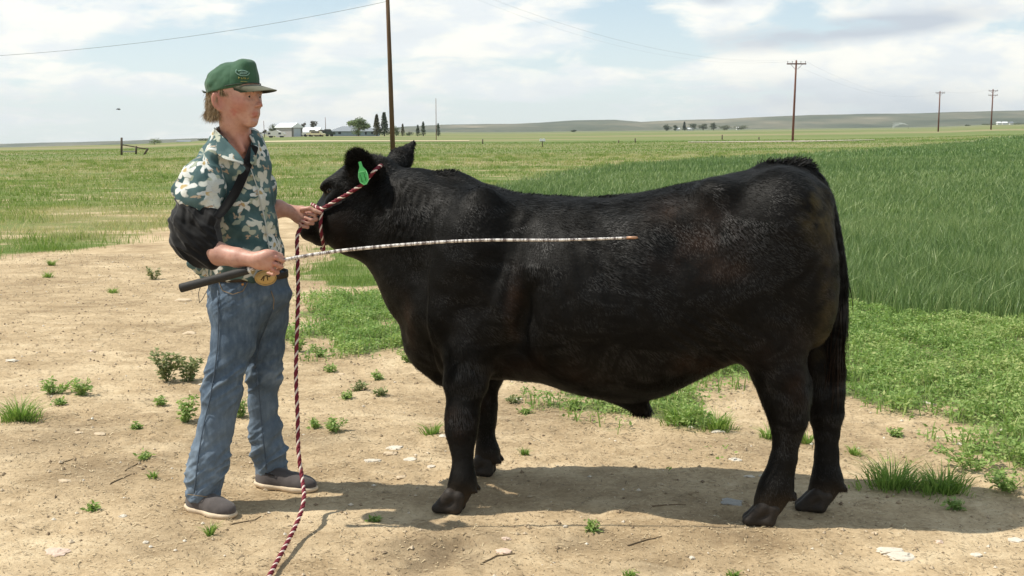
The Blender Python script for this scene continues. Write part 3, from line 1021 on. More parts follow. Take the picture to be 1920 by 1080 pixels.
M_pale = leafmat('pale_weed_leaf', (0.10, 0.14, 0.05), (0.19, 0.23, 0.09), (0.36, 0.36, 0.18), 0.7, 0.2)
WEEDS = [
    (38, 788, 74, 56, 'tuft', 'bushy bright green weed clump at the left edge of the dirt', 'grass_tuft', None),
    (104, 738, 58, 30, 'leafy', 'low spreading leafy weed just above the bushy clump at the left edge', 'weed_plant', None),
    (152, 742, 36, 34, 'leafy', 'small dark leafy weed right of the low spreading weed, far left dirt', 'weed_plant', None),
    (112, 760, 20, 12, 'leafy', 'tiny leafy sprout between the left edge clump and its spreading neighbour', 'weed_plant', None),
    (313, 714, 52, 62, 'leafy', 'tall upright pale green weed in the dirt left of the boy, left of a pair', 'weed_plant', M_pale),
    (352, 714, 52, 54, 'leafy', 'tall branching pale green weed in the dirt by the jeans, right of a pair', 'weed_plant', M_pale),
    (347, 790, 44, 48, 'leafy', 'dark green leafy weed beside the shin of the near jeans leg', 'weed_plant', None),
    (300, 760, 15, 14, 'leafy', 'tiny dark sprout below the pair of tall pale weeds', 'weed_plant', None),
    (256, 804, 16, 12, 'leafy', 'tiny dark sprout midway between left edge clump and near shoe', 'weed_plant', None),
    (268, 860, 22, 11, 'leafy', 'flat little green sprout beside a dry twig left of the near shin', 'weed_plant', None),
    (288, 897, 18, 18, 'tuft', 'thin wispy green grass tuft left of the near shoe', 'grass_tuft', None),
    (394, 1006, 14, 34, 'tuft', 'sparse upright grass sprig in front of the near shoe', 'grass_tuft', None),
    (172, 955, 12, 9, 'leafy', 'tiny green speck of weed far left of the near shoe', 'weed_plant', None),
    (289, 523, 28, 22, 'leafy', 'small pale bush at the far side of the dirt behind the sling', 'weed_plant', M_pale),
    (212, 549, 26, 14, 'tuft', 'small dry grass tuft on the far dirt left of the stick grip', 'grass_tuft', None),
    (90, 520, 20, 16, 'tuft', 'faint green tuft on the far dirt near the left pasture edge', 'grass_tuft', None),
    (97, 498, 14, 18, 'tuft', 'upright green tuft at the pasture edge, far left', 'grass_tuft', None),
    (452, 784, 30, 42, 'leafy', 'green leafy weed seen between the two jeans legs', 'weed_plant', None),
    (590, 800, 16, 20, 'leafy', 'small green sprout just right of the hanging rope', 'weed_plant', None),
    (626, 810, 36, 28, 'leafy', 'leafy green weed in the dirt between rope and bull, larger of two', 'weed_plant', None),
    (600, 668, 34, 24, 'leafy', 'small leafy weed right of the rope at the edge of the weed patch', 'weed_plant', None),
    (560, 660, 26, 30, 'leafy', 'green weed behind the rope at jeans knee height', 'weed_plant', None),
    (620, 696, 18, 14, 'leafy', 'little sprout under the leafy patch right of the rope', 'weed_plant', None),
    (710, 712, 16, 14, 'leafy', 'little dark sprout left of the bull brisket', 'weed_plant', None),
    (672, 732, 26, 16, 'leafy', 'little pale sprout in front of the bull brisket', 'weed_plant', M_pale),
    (648, 748, 22, 12, 'leafy', 'flat sprout left of the pale one in front of the brisket', 'weed_plant', None),
    (710, 742, 28, 14, 'leafy', 'flat pale sprout below the bull brisket', 'weed_plant', M_pale),
    (768, 680, 34, 30, 'leafy', 'leafy weed half hidden behind the bull chest', 'weed_plant', None),
    (810, 814, 40, 30, 'tuft', 'round bright green grass tuft left of the near front knee', 'grass_tuft', None),
    (984, 854, 18, 20, 'tuft', 'small green grass tuft standing right of the far front leg', 'grass_tuft', None),
    (1112, 992, 20, 16, 'leafy', 'small curled green sprout in front of the bull shadow', 'weed_plant', None),
    (703, 977, 14, 8, 'leafy', 'tiny green sprout at the lower edge of the shadow left of the near front hoof', 'weed_plant', None),
    (1072, 768, 26, 26, 'leafy', 'small green weed under the middle of the belly', 'weed_plant', None),
    (962, 754, 22, 14, 'leafy', 'small pale weed beside a white stone under the girth', 'weed_plant', M_pale),
    (985, 775, 14, 10, 'leafy', 'tiny weed under the girth, nearer than the pale one', 'weed_plant', None),
    (1275, 792, 80, 52, 'tuft', 'thick grass tuft right of the belly tuft of hair, left of a pair', 'grass_tuft', None),
    (1345, 806, 70, 46, 'tuft', 'thick grass tuft under the flank left of the near hock', 'grass_tuft', None),
    (1440, 822, 36, 34, 'tuft', 'pale grass tuft touching the near hind cannon', 'grass_tuft', None),
    (1512, 830, 20, 40, 'tuft', 'thin green tuft seen between the two hind legs', 'grass_tuft', None),
    (1672, 915, 135, 72, 'tuft', 'large dense green tuft at the right end of the shadow, left half of biggest clump', 'grass_tuft', None),
    (1765, 922, 140, 66, 'tuft', 'large dense green tuft right of the shadow, right part of the biggest clump', 'grass_tuft', None),
    (1795, 955, 34, 20, 'leafy', 'small dark leafy weed inside the right end of the shadow', 'weed_plant', None),
    (1890, 920, 90, 44, 'leafy', 'green spreading weed in the dirt at the right edge', 'weed_plant', None),
    (1825, 876, 120, 46, 'leafy', 'dark leafy weed above the biggest grass clump at right', 'weed_plant', None),
    (1680, 818, 22, 14, 'leafy', 'tiny dark weed in the bare dirt patch right of the tail', 'weed_plant', None),
    (1600, 850, 30, 24, 'tuft', 'thin grass tuft just right of the far hind leg', 'grass_tuft', None),
    (1376, 1078, 40, 14, 'tuft', 'thin green grass along the bottom edge of the ground', 'grass_tuft', None),
    (1180, 1076, 34, 16, 'tuft', 'thin green tuft at the bottom edge below the belly', 'grass_tuft', None),
]
for px, py, w_, h_, kind, lab, nm, mt in WEEDS:
    weed_plant(px, py, w_, h_, kind, lab, 'weeds and grass tufts scattered in the dirt yard', 'grass tuft' if nm == 'grass_tuft' else 'weed', nm, mt)


# stones lying on the dirt
def stone_mat(name, c):
    return material(name, c, 0.85, 0.25, fn=tinted(c, 0.16, 28, bump=0.5, bdist=0.003))


M_stone = {'pink': stone_mat('pinkish_stone', (0.58, 0.44, 0.35)), 'white': stone_mat('white_stone', (0.58, 0.52, 0.43)),
           'tan': stone_mat('tan_stone', (0.52, 0.41, 0.28)), 'grey': stone_mat('grey_stone', (0.36, 0.34, 0.31))}


def rock(px, py, wpx, hpx, col, label, group='stones lying on the dirt yard', seed=0):
    c = G(px, py + hpx * 0.2)
    s = c[1] / FPX
    sn = 0.36                                    # how steeply the ground is seen
    ry = max(hpx * s / sn * 0.40, wpx * s * 0.30)
    r = np.array([wpx * s * 0.5, min(ry, wpx * s * 0.5), max(0.12 * wpx * s, 0.006)])
    g = Geo(); g.ball((0, 0, 0), 1.0, 18, 10)
    V = np.vstack(g.V)
    n = fbm(V[:, 0] * 1.3 + seed, V[:, 1] * 1.3, V[:, 2] * 1.3, 3, seed)
    V = V * (1 + 0.55 * n + .30 * fbm(V[:, 0] * 3.1, V[:, 1] * 3.1, V[:, 2] * 2 + seed, 2, seed + 2))[:, None]
    V = np.sign(V) * np.abs(V) ** 0.85
    V = V * r
    g.V = [V]
    o = link('stone', g.mesh('stone', False), M_stone[col], None, (c[0], c[1], c[2] + r[2] * 0.12))
    o.rotation_euler = (0, 0, random.uniform(-0.4, 0.4))
    return tag(o, label, 'stone', group)


STONES = [
    (105, 1031, 42, 18, 'pink', 'pale pinkish flat stone at the lower left of the dirt'),
    (146, 812, 17, 13, 'tan', 'tan rounded stone left of a flat one, left dirt'),
    (186, 813, 22, 10, 'tan', 'flat tan stone right of a rounded one, left dirt'),
    (273, 1015, 11, 9, 'white', 'small white stone left of the near shoe sole'),
    (945, 1032, 30, 18, 'pink', 'pink and white lump of stone in front of the bull shadow'),
    (1668, 1034, 52, 15, 'white', 'large flat white stone at the lower right, left of a pair'),
    (1690, 1044, 56, 12, 'white', 'large flat white stone at the lower right, right of a pair'),
    (1831, 1038, 22, 10, 'white', 'small oval white stone right of the large flat pair'),
    (1905, 1010, 30, 11, 'white', 'flat white stone at the lower right edge'),
    (1761, 1016, 15, 7, 'pink', 'small pinkish stone above the small oval white one'),
    (1298, 1045, 11, 10, 'white', 'small white stone in front of the near hind hoof'),
    (1378, 860, 24, 12, 'white', 'white stone in the sun left of the near hind cannon'),
    (1346, 810, 26, 7, 'white', 'thin white stone below the flank tuft'),
    (741, 837, 26, 14, 'white', 'whitest stone in the group left of the near front knee'),
    (732, 848, 26, 10, 'tan', 'tan stone touching the whitest one left of the front leg'),
    (697, 862, 30, 10, 'white', 'broken white flat stone, leftmost of the group before the front leg'),
    (770, 860, 24, 9, 'white', 'flat white stone in the group nearest the front leg shadow'),
    (809, 873, 16, 6, 'white', 'small flat stone at the edge of the shadow by the near front cannon'),
    (752, 892, 20, 8, 'tan', 'dull tan stone just above the shadow edge'),
    (830, 817, 14, 9, 'white', 'small white stone touching the round green tuft'),
    (1372, 938, 44, 18, 'grey', 'flat grey stone in the bull shadow beside the near hind fetlock'),
    (1405, 893, 20, 6, 'white', 'thin pale stone in the shadow left of the hind cannon'),
    (1429, 893, 15, 5, 'white', 'thin pale stone touching the near hind cannon in the shadow'),
    (971, 747, 18, 9, 'white', 'white stone under the girth behind the front legs'),
    (22, 676, 24, 8, 'white', 'flat pale stone at the left edge of the far dirt'),
    (356, 624, 28, 9, 'tan', 'flat tan stone left of the jeans knee'),
    (343, 561, 30, 12, 'tan', 'rounded tan stone under the black stick grip'),
    (170, 656, 11, 8, 'pink', 'small pinkish stone on the far dirt, left'),
    (231, 968, 14, 6, 'white', 'thin pale stone left of the near heel'),
    (378, 720, 10, 7, 'white', 'small pale stone beside the tall pale weed'),
    (120, 900, 26, 5, 'tan', 'long thin tan chip on the left dirt'),
    (1802, 830, 16, 9, 'white', 'white stone in the weeds above the biggest grass clump'),
    (1742, 755, 22, 8, 'white', 'pale stone at the edge of the leafy weeds right of the tail'),
    (948, 1010, 18, 6, 'pink', 'thin pinkish chip behind the pink and white lump'),
    (1296, 800, 12, 7, 'white', 'small pale stone among the flank grass tufts'),
    (1640, 1000, 12, 5, 'tan', 'tiny tan chip below the right part of the shadow'),
    (640, 700, 12, 6, 'tan', 'tiny tan stone under the leafy patch by the rope'),
    (1060, 985, 10, 5, 'white', 'tiny white chip at the lower shadow edge under the belly'),
]
for i, s_ in enumerate(STONES):
    rock(*s_, seed=i * 3 + 1)

# dry twigs
M_twig = material('dry_twig', (0.16, 0.11, 0.065), 0.85, fn=tinted((0.17, 0.12, 0.07), 0.3, 60))


def twig(pts, r, label):
    P = np.array([G(*p) for p in pts])
    tt = np.linspace(0, len(P) - 1, 5 * len(P))
    Q = np.stack([np.interp(tt, np.arange(len(P)), P[:, j]) for j in range(3)], 1)
    Q[:, :2] += np.stack([fbm(tt * 1.3, 0, 0, 2, 3), fbm(tt * 1.3, 5, 0, 2, 4)], 1) * 0.012
    Q[:, 2] = gz(Q[:, 0], Q[:, 1]) + r * 0.8
    g = Geo(); g.tube(Q, np.linspace(r, r * 0.5, len(Q)), 5)
    tag(g.obj('twig', M_twig), label, 'twig', 'dry twigs lying on the dirt')


twig([(238, 884), (262, 866)], 0.003, 'short dry twig beside a flat little sprout, left dirt')
twig([(210, 908), (245, 890)], 0.003, 'pale short twig on the left dirt')
twig([(118, 872), (136, 862)], 0.003, 'tiny dry twig on the far left dirt')
twig([(438, 985), (470, 978), (490, 968)], 0.003, 'dry twig in front of the near shoe')
twig([(905, 1060), (935, 1045), (965, 1040)], 0.0035, 'dark dry twig in front of the trampled hollow')
twig([(1180, 1022), (1220, 1012), (1240, 1010)], 0.0035, 'dark dry twig near the bottom below the belly')
twig([(1225, 950), (1285, 948)], 0.003, 'dry twig inside the bull shadow below the belly')

# straw bits and grit trodden into the yard
x, y = scatter(3.3, 15, 1500, 0.66)
g0, wv, we = masks(x, y)
k = (g0 < 0.5) & (wv < 0.3) & (we < 0.6)
x, y = x[k], y[k]
n = len(x)
a = rng.uniform(0, np.pi, n); L = (0.0028 + 0.011 * rng.random(n) ** 5) * (1 + .05 * y); wdt = (0.0009 + 0.0010 * rng.random(n)) * (1 + .05 * y)
P = np.stack([x, y, gz(x, y) + 0.0035 + 0.003 * rng.random(n)], 1)
D = np.stack([np.cos(a), np.sin(a), rng.normal(size=n) * 0.15], 1) * L[:, None]
S = np.stack([-np.sin(a), np.cos(a), a * 0], 1) * wdt[:, None]
V = np.stack([P - D - S, P - D + S, P + D + S, P + D - S], 1).reshape(-1, 3)
tint = np.repeat(np.stack([rng.random(n), a * 0, a * 0], 1), 4, axis=0)


def straw_fn(t, b):
    t.put(b.inputs['Base Color'], t.ramp(t.sep(t.attr('tint'))[0], [(0.0, (0.16, 0.11, 0.065)), (0.5, (0.38, 0.29, 0.17)), (1.0, (0.58, 0.47, 0.30))]))


M_straw = material('straw', rough=0.8, fn=straw_fn)
me = new_mesh('straw', V, quads=np.arange(n)[:, None] * 4 + np.array([[0, 1, 2, 3]]), smooth=False)
set_attr(me, 'tint', tint)
tag(link('straw', me, M_straw), 'fine straw bits trodden into the dirt', 'straw', kind='stuff')

x, y = scatter(3.3, 15, 170, 0.66)
g0, wv, we = masks(x, y)
k = (g0 < 0.5) & (wv < 0.3) & (we < 0.8)
x, y = x[k], y[k]
n = len(x)
r = 0.0025 + 0.009 * rng.random(n) ** 4
C8 = np.array([[1, 0, 0], [0, 1, 0], [-1, 0, 0], [0, -1, 0], [0, 0, .8], [0, 0, -.8]], float)
F8 = np.array([[0, 1, 4], [1, 2, 4], [2, 3, 4], [3, 0, 4], [1, 0, 5], [2, 1, 5], [3, 2, 5], [0, 3, 5]])
V = (np.stack([x, y, gz(x, y) + r * 0.3], 1)[:, None, :] + C8[None] * r[:, None, None] * (0.6 + 0.8 * rng.random((n, 6, 1)))).reshape(-1, 3)
T = (np.arange(n)[:, None, None] * 6 + F8[None]).reshape(-1, 3)
me = new_mesh('gravel', V, tris=T, smooth=False)
set_attr(me, 'tint', np.repeat(np.stack([rng.random(n), x * 0, x * 0], 1), 6, axis=0))


def grit_fn(t, b):
    t.put(b.inputs['Base Color'], t.ramp(t.sep(t.attr('tint'))[0], [(0.0, (0.19, 0.135, 0.085)), (0.5, (0.34, 0.26, 0.165)), (0.85, (0.5, 0.4, 0.28)), (1.0, (0.72, 0.66, 0.56))]))


tag(link('gravel', me, material('grit', rough=0.9, fn=grit_fn)), 'grit and small clods scattered over the dirt', 'gravel', kind='stuff')
# ------------------------------------------------------------------ hills on the horizon
HP_PX = [-2600, -1200, -400, 0, 160, 300, 420, 560, 700, 760, 860, 960, 1070, 1150, 1200, 1260, 1340, 1430, 1500, 1600, 1700, 1800, 1920, 2300, 3200, 4600]
HP_PY = [262, 266, 268, 269, 266, 262, 258, 252, 242, 237, 234, 232, 226.5, 225, 229, 225.5, 224, 219, 217, 214.5, 213, 210.5, 208.5, 204, 212, 220]
NC, NR = 700, 46
pxs = np.linspace(-2600, 4600, NC)
top = np.interp(pxs, HP_PX, HP_PY) + fbm(pxs / 90, 0, 0, 4, 201) * 1.6
D0, D1, D2 = 2700.0, 4300.0, 8500.0
tt = np.linspace(0, 1, NR)
z0_ = terrain((pxs - 960) / FPX * D0, np.full(NC, D0)) - 6
tz_ = CAMZ + (HOR - top) / FPX * D1
u1 = np.clip(tt / .7, 0, 1); u2 = np.clip((tt - .7) / .3, 0, 1)
dd = np.where(tt < .7, D0 + (D1 - D0) * u1, D1 + (D2 - D1) * u2)
zz_ = z0_[:, None] + (tz_ - z0_)[:, None] * (u1 ** .85 * .55 + .45 * sstep(0, 1, u1))[None] - (u2 * u2 * 60)[None]
HV = np.stack([((pxs - 960) / FPX)[:, None] * dd[None], np.broadcast_to(dd, (NC, NR)), zz_], -1).reshape(-1, 3)
w_ = np.tile(np.where(tt < .7, np.sin(np.clip(tt / .7, 0, 1) * np.pi), 0), NC)
gul = 1 - np.abs(fbm(HV[:, 0] / 260, HV[:, 1] / 700, 0, 4, 203)) * 2
HV[:, 2] -= w_ * np.clip(gul, 0, 1) * 13
ii = (np.arange(NC - 1)[:, None] * NR + np.arange(NR - 1)[None])
HQ = np.stack([ii, ii + NR, ii + NR + 1, ii + 1], -1).reshape(-1, 4)


def hills_fn(t, b):
    P = t.geo('Position')
    q = t.vmath('MULTIPLY', P, (.0016, .0016, .010))
    n = t.noise(q, 1.6, 6, .6)
    n2 = t.noise(t.vmath('MULTIPLY', P, (.004, .0011, .004)), 1.0, 5, .65)
    f = t.math('ADD', t.math('MULTIPLY', n, .6), t.math('MULTIPLY', n2, .4))
    col = t.ramp(f, [(.34, (.042, .056, .034)), (.46, (.080, .090, .055)), (.56, (.150, .138, .090)), (.66, (.29, .245, .17))])
    t.put(b.inputs['Base Color'], col)
    b.inputs['Roughness'].default_value = 1.0
    b.inputs['Specular IOR Level'].default_value = 0


tag(link('hills', new_mesh('hills', HV, quads=HQ), material('dry_hillside', fn=hills_fn)), 'long low dry hills along the horizon', kind='structure')


# roads far across the plain
def road(name, lower, upper, mat, label):
    rows = []
    xs_ = np.linspace(lower[0][0], lower[-1][0], 60)
    for i_, px in enumerate(xs_):
        a = ground_at(px, np.interp(px, [q[0] for q in lower], [q[1] for q in lower]))
        b_ = ground_at(px, np.interp(px, [q[0] for q in upper], [q[1] for q in upper]))
        row = []
        for k in range(4):
            u = k / 3
            p = a * (1 - u) + b_ * u
            row.append([p[0], p[1], float(gz(p[0], p[1])) + .06])
        rows.append(row)
    R_ = np.array(rows).reshape(-1, 3)
    q = np.array([(i * 4 + j, (i + 1) * 4 + j, (i + 1) * 4 + j + 1, i * 4 + j + 1) for i in range(59) for j in range(3)])
    tag(link(name, new_mesh(name, R_, quads=q), mat), label, kind='structure')


def road_fn(c):
    return tinted(c, .22, .35, .95, .1, .0)


road('dirt_road', [(420, 267.6), (560, 266.2), (700, 265.6), (880, 265.2)], [(420, 265.8), (560, 263.8), (700, 263.9), (880, 263.9)], material('pale_dirt_road', fn=road_fn((.50, .42, .25))),
     'pale dirt track crossing the pasture in front of the farm')
road('gravel_road', [(1290, 267.5), (1400, 267.0), (1520, 266.2), (1640, 263.0)], [(1290, 266.3), (1400, 265.4), (1520, 264.0), (1640, 262.2)], material('pinkish_gravel_road', fn=road_fn((.40, .34, .27))),
     'pinkish gravel road passing the tall utility pole')

# ------------------------------------------------------------------ poles and wires
def wood_fn(c, amt=.35):
    def fn(t, b):
        P = t.coord('Object')
        n = t.noise(t.vmath('MULTIPLY', P, (9, 9, .5)), 1.0, 5, .6)
        t.put(b.inputs['Base Color'], t.ramp(n, [(.3, tuple(k * (1 - amt) for k in c)), (.7, tuple(k * (1 + amt) for k in c))]))
        b.inputs['Roughness'].default_value = .85
        b.inputs['Specular IOR Level'].default_value = .15
        t.put(b.inputs['Normal'], t.bump(n, .5, .02))
    return fn


M_pole = material('weathered_pole_wood', fn=wood_fn((.125, .075, .042)))
M_pole2 = material('reddish_pole_wood', fn=wood_fn((.150, .068, .048)))
M_ins = material('insulator', (.12, .10, .09), .3, .5)
M_wire = material('wire', (.10, .10, .10), .6, .3)


def utility_pole(px, base_py, height, rad, label, arms=1, lean=0.0, mat=M_pole2, group='utility poles crossing the plain', arm_len=2.4, dist=None):
    c = ground_at(px, base_py)
    if dist is not None:
        c = np.array([(px - 960) / FPX * dist, dist, float(terrain((px - 960) / FPX * dist, dist))])
    t = thing('utility_pole', label, 'utility pole', c, group)
    topv = c + np.array([math.tan(lean) * height, 0, height])
    g = Geo(); g.tube(np.array([c - [0, 0, .5], (c + topv) / 2, topv]), [rad, rad * .85, rad * .68], 14)
    g.obj('shaft', mat, t)
    tips = []
    for k in range(arms):
        z = topv[2] - .45 - k * 1.1
        a = np.array([topv[0], topv[1], z])
        g = Geo(); g.box(a + [0, -rad, 0], (arm_len / 2, .06, .075)); arm = g.obj('crossarm', mat, t, False)
        for s_ in (-1, 1):
            g = Geo(); g.tube(np.array([a + [s_ * .15, -rad, -.65], a + [s_ * arm_len * .30, -rad, -.05]]), .025, 5); g.obj('brace', mat, arm)
            for q in (.46, .22) if arms == 1 else (.46,):
                g = Geo(); p = a + [s_ * arm_len * q, -rad, .08]
                g.tube(np.array([p, p + [0, 0, .10], p + [0, 0, .13], p + [0, 0, .24]]), [.02, .02, .06, .035], 8); g.obj('insulator', M_ins, arm)
            if k == 0: tips.append(a + [s_ * arm_len * .46, -rad, .3])
    tips.append(topv + [0, 0, .1])
    return t, tips


utility_pole(737, 285, 15.3, .20, 'thick brown wooden pole rising out of the picture behind the bull head', 1, math.radians(-1.3), M_pole, None, 2.4)
_, T2 = utility_pole(1486, 265, 10.0, .155, 'tall reddish utility pole with one crossarm behind the bull rump', 1, math.radians(.9))
_, T3 = utility_pole(1759, 247, 10.2, .19, 'utility pole with one crossarm, left of the far pair at right', 1)
_, T4 = utility_pole(1858, 242.5, 10.2, .19, 'utility pole with two crossarms, right of the far pair at right', 2)
utility_pole(1256, 242, 10.5, .20, 'distant single pole in front of the low hills above the middle of the bull', 0)
utility_pole(611, 252, 8.2, .16, 'thin pole standing between the white roofed shed and the hip roofed house', 0, math.radians(-1.0))
utility_pole(496, 255, 7.0, .16, 'thin pole beside the boy chin at the left end of the farm', 0, math.radians(-2.0))
utility_pole(818, 262.5, 7.0, .06, 'thin bare post in the field right of the farm trees', 0)


def wire(P, Qe, sag, label, rad=.012, group='overhead wires'):
    P = np.asarray(P, float); Qe = np.asarray(Qe, float)
    u = np.linspace(0, 1, 40)
    C_ = P[None] * (1 - u)[:, None] + Qe[None] * u[:, None]
    C_[:, 2] -= sag * 4 * u * (1 - u)
    g = Geo(); g.tube(C_, rad, 5, cap=False)
    tag(g.obj('overhead_wire', M_wire), label, 'wire', group)


wire(W(724, 3, 90), W(-1100, 49, 90), 3.5, 'single overhead wire sloping from the thick pole to the left edge', .013)
wire(W(731, -72, 90), T2[0], 2.6, 'faint wire sagging from the thick pole to the left crossarm tip of the tall pole', .003)
wire(W(741, -80, 90), T2[2], 2.5, 'faint wire sagging from the thick pole to the top of the tall pole', .003)
wire(W(750, -72, 90), T2[1], 2.4, 'faint wire sagging from the thick pole to the right crossarm tip of the tall pole', .003)
wire(T2[1], T3[1], 2.6, 'faint wire from the tall pole right crossarm tip to the next pole', .004)
wire(T2[0], T3[0], 2.6, 'faint wire from the tall pole left crossarm tip to the next pole', .004)
wire(T3[2], T4[2], .8, 'faint wire between the two far poles at right', .006)

# ------------------------------------------------------------------ trees
M_bark = material('bark', (.09, .065, .045), .9, .1)


def crownmat(name, lo, hi):
    return material(name, fn=lambda t, b: (t.put(b.inputs['Base Color'], t.ramp(t.sep(t.attr('tint'))[0], [(0, lo), (1, hi)])), setattr(b.inputs['Roughness'], 'default_value', .8)))


M_cr = {'green': crownmat('green_crown', (.075, .11, .040), (.19, .25, .09)), 'dark': crownmat('dark_conifer', (.045, .066, .038), (.105, .135, .070)),
        'brown': crownmat('bronze_conifer', (.075, .070, .030), (.160, .140, .065)), 'grey': crownmat('greygreen_crown', (.075, .095, .055), (.170, .190, .11)),
        'pale': crownmat('pale_green_crown', (.09, .125, .05), (.19, .24, .10)), 'bare': crownmat('thin_grey_crown', (.09, .085, .07), (.16, .15, .12))}


def tree(px, base_py, top_py, wpx, kind, shape, label, group, name='tree', dist=None, dens=1.0):
    c = ground_at(px, base_py)
    if dist is not None:
        c = np.array([(px - 960) / FPX * dist, dist, float(terrain((px - 960) / FPX * dist, dist))])
    s = c[1] / FPX
    Hh = max((HOR - top_py) * s + CAMZ - c[2], 1.0)
    Rr = wpx * s / 2 * {'cone': 1.5, 'round': 1.2, 'thin': 1.0, 'low': 1.25}[shape]
    t = thing(name, label, 'shrub' if name == 'shrub' else 'tree', c, group)
    r = np.random.default_rng(int(px * 7 + top_py))
    g = Geo()
    g.tube(np.array([c - [0, 0, .3], c + [0, 0, Hh * .35], c + [0, 0, Hh * .75]]), [Hh * .035, Hh * .022, Hh * .008], 7)
    if shape != 'cone':
        for k in range(9):
            a = r.uniform(0, 6.28); z0 = Hh * r.uniform(.15, .5)
            p0 = c + [0, 0, z0]; p1 = c + [Rr * .7 * math.cos(a), Rr * .7 * math.sin(a), z0 + Hh * r.uniform(.2, .42)]
            g.tube(np.array([p0, (p0 + p1) / 2 + [0, 0, Hh * .04], p1]), [Hh * .012, Hh * .008, Hh * .003], 5)
    g.obj('trunk', M_bark, t)
    n = int({'cone': 1800, 'round': 2600, 'thin': 700, 'low': 900}[shape] * dens)
    if shape == 'cone':
        u = r.random(n) ** .8
        z = Hh * (.06 + .94 * u); rad = Rr * (1 - u) ** .8 * np.sqrt(r.random(n)) * (1 + .10 * np.sin(z / Hh * 40 + r.random(n) * 3)) + .05
        a = r.uniform(0, 6.28, n)
        P = np.stack([rad * np.cos(a), rad * np.sin(a), z], 1)
        cl = np.zeros(n)
    else:
        m = 16 if shape != 'thin' else 9
        cc = r.normal(size=(m, 3)); cc /= np.linalg.norm(cc, axis=1)[:, None]
        zc, rz = (.55, .42) if shape != 'low' else (.38, .55)
        cc = cc * [Rr * .62, Rr * .62, Hh * rz * .62] * (r.random((m, 1)) ** .4) + [0, 0, Hh * zc]
        k = r.integers(0, m, n)
        rr_ = (.30 if shape != 'thin' else .20) * r.uniform(.7, 1.3, m)
        d = r.normal(size=(n, 3)); d /= np.linalg.norm(d, axis=1)[:, None]
        P = cc[k] + d * (r.random(n) ** .35)[:, None] * rr_[k][:, None] * np.array([Rr * 1.25, Rr * 1.25, Hh * .42])
        P[:, 2] = np.clip(P[:, 2], .03 * Hh, Hh)
        cl = r.random(m)[k]
    old = globals()['rng']; globals()['rng'] = r
    sz = max(Hh * .055, s * 1.3)
    L = leaves(P + c, np.full(n, sz) * (.6 + .8 * r.random(n)), np.clip(.25 + .45 * cl + .3 * r.random(n) + .2 * (P[:, 2] / Hh - .5), 0, 1), .2, .75)
    globals()['rng'] = old
    me = new_mesh('crown', L[0] - c, quads=L[1], smooth=False)
    set_attr(me, 'tint', L[3])
    tag(link('crown', me, M_cr[kind], t), kind='stuff')


FD = ground_at(560, 256)[1]
TG = 'trees around the farm on the left horizon'
tree(675, 252, 215, 46, 'green', 'round', 'large round green tree in front of the hip roofed house', TG, dist=FD * .97, dens=1.6)
tree(672, 252, 233, 22, 'green', 'low', 'dark bushy tree low in front of the round tree at the house', TG, dist=FD * .95)
tree(709, 251, 216, 11, 'brown', 'cone', 'bronze green conifer at the right end of the house', TG, dist=FD * 1.0)
tree(723, 251, 212, 13, 'dark', 'cone', 'dark green conifer beside the thick pole', TG, dist=FD * 1.0)
tree(745, 250, 231, 14, 'pale', 'low', 'pale green small tree just right of the thick pole', TG, dist=FD * 1.02)
tree(757, 249, 233, 6, 'brown', 'cone', 'small bronze conifer right of the pale green tree', TG, dist=FD * 1.02, dens=.5)
tree(785, 249, 235, 6, 'dark', 'cone', 'small dark conifer, leftmost of three in front of the hill', TG, dist=FD * 1.03, dens=.5)
tree(795, 249, 229, 7, 'dark', 'cone', 'small dark conifer, tallest of three in front of the hill', TG, dist=FD * 1.03, dens=.5)
tree(823, 248, 232, 6, 'dark', 'cone', 'small dark conifer beside the thin bare post', TG, dist=FD * 1.03, dens=.5)
tree(770, 249, 242, 16, 'grey', 'low', 'low grey green bush between the small conifers', TG, name='shrub', dist=FD * 1.03, dens=.5)
tree(518, 254, 231, 24, 'grey', 'round', 'grey green tree behind the white camper', TG, dist=FD * 1.05, dens=.6)
tree(500, 255, 239, 14, 'bare', 'thin', 'sparse grey tree beside the thin pole at the boy chin', TG, dist=FD * 1.05)
tree(573, 252, 224, 12, 'bare', 'thin', 'thin bare tree rising behind the grey shed', TG, dist=FD * 1.10)
tree(592, 252, 221, 20, 'bare', 'thin', 'thin bare tree rising behind the low white roofed shed', TG, dist=FD * 1.10)
tree(290, 271, 255, 30, 'green', 'low', 'lone green bush on the left horizon', None, name='shrub', dens=.7)
tree(385, 268, 260, 26, 'dark', 'low', 'dark low bush on the horizon behind the boy shoulder', None, name='shrub', dist=FD * .9, dens=.5)
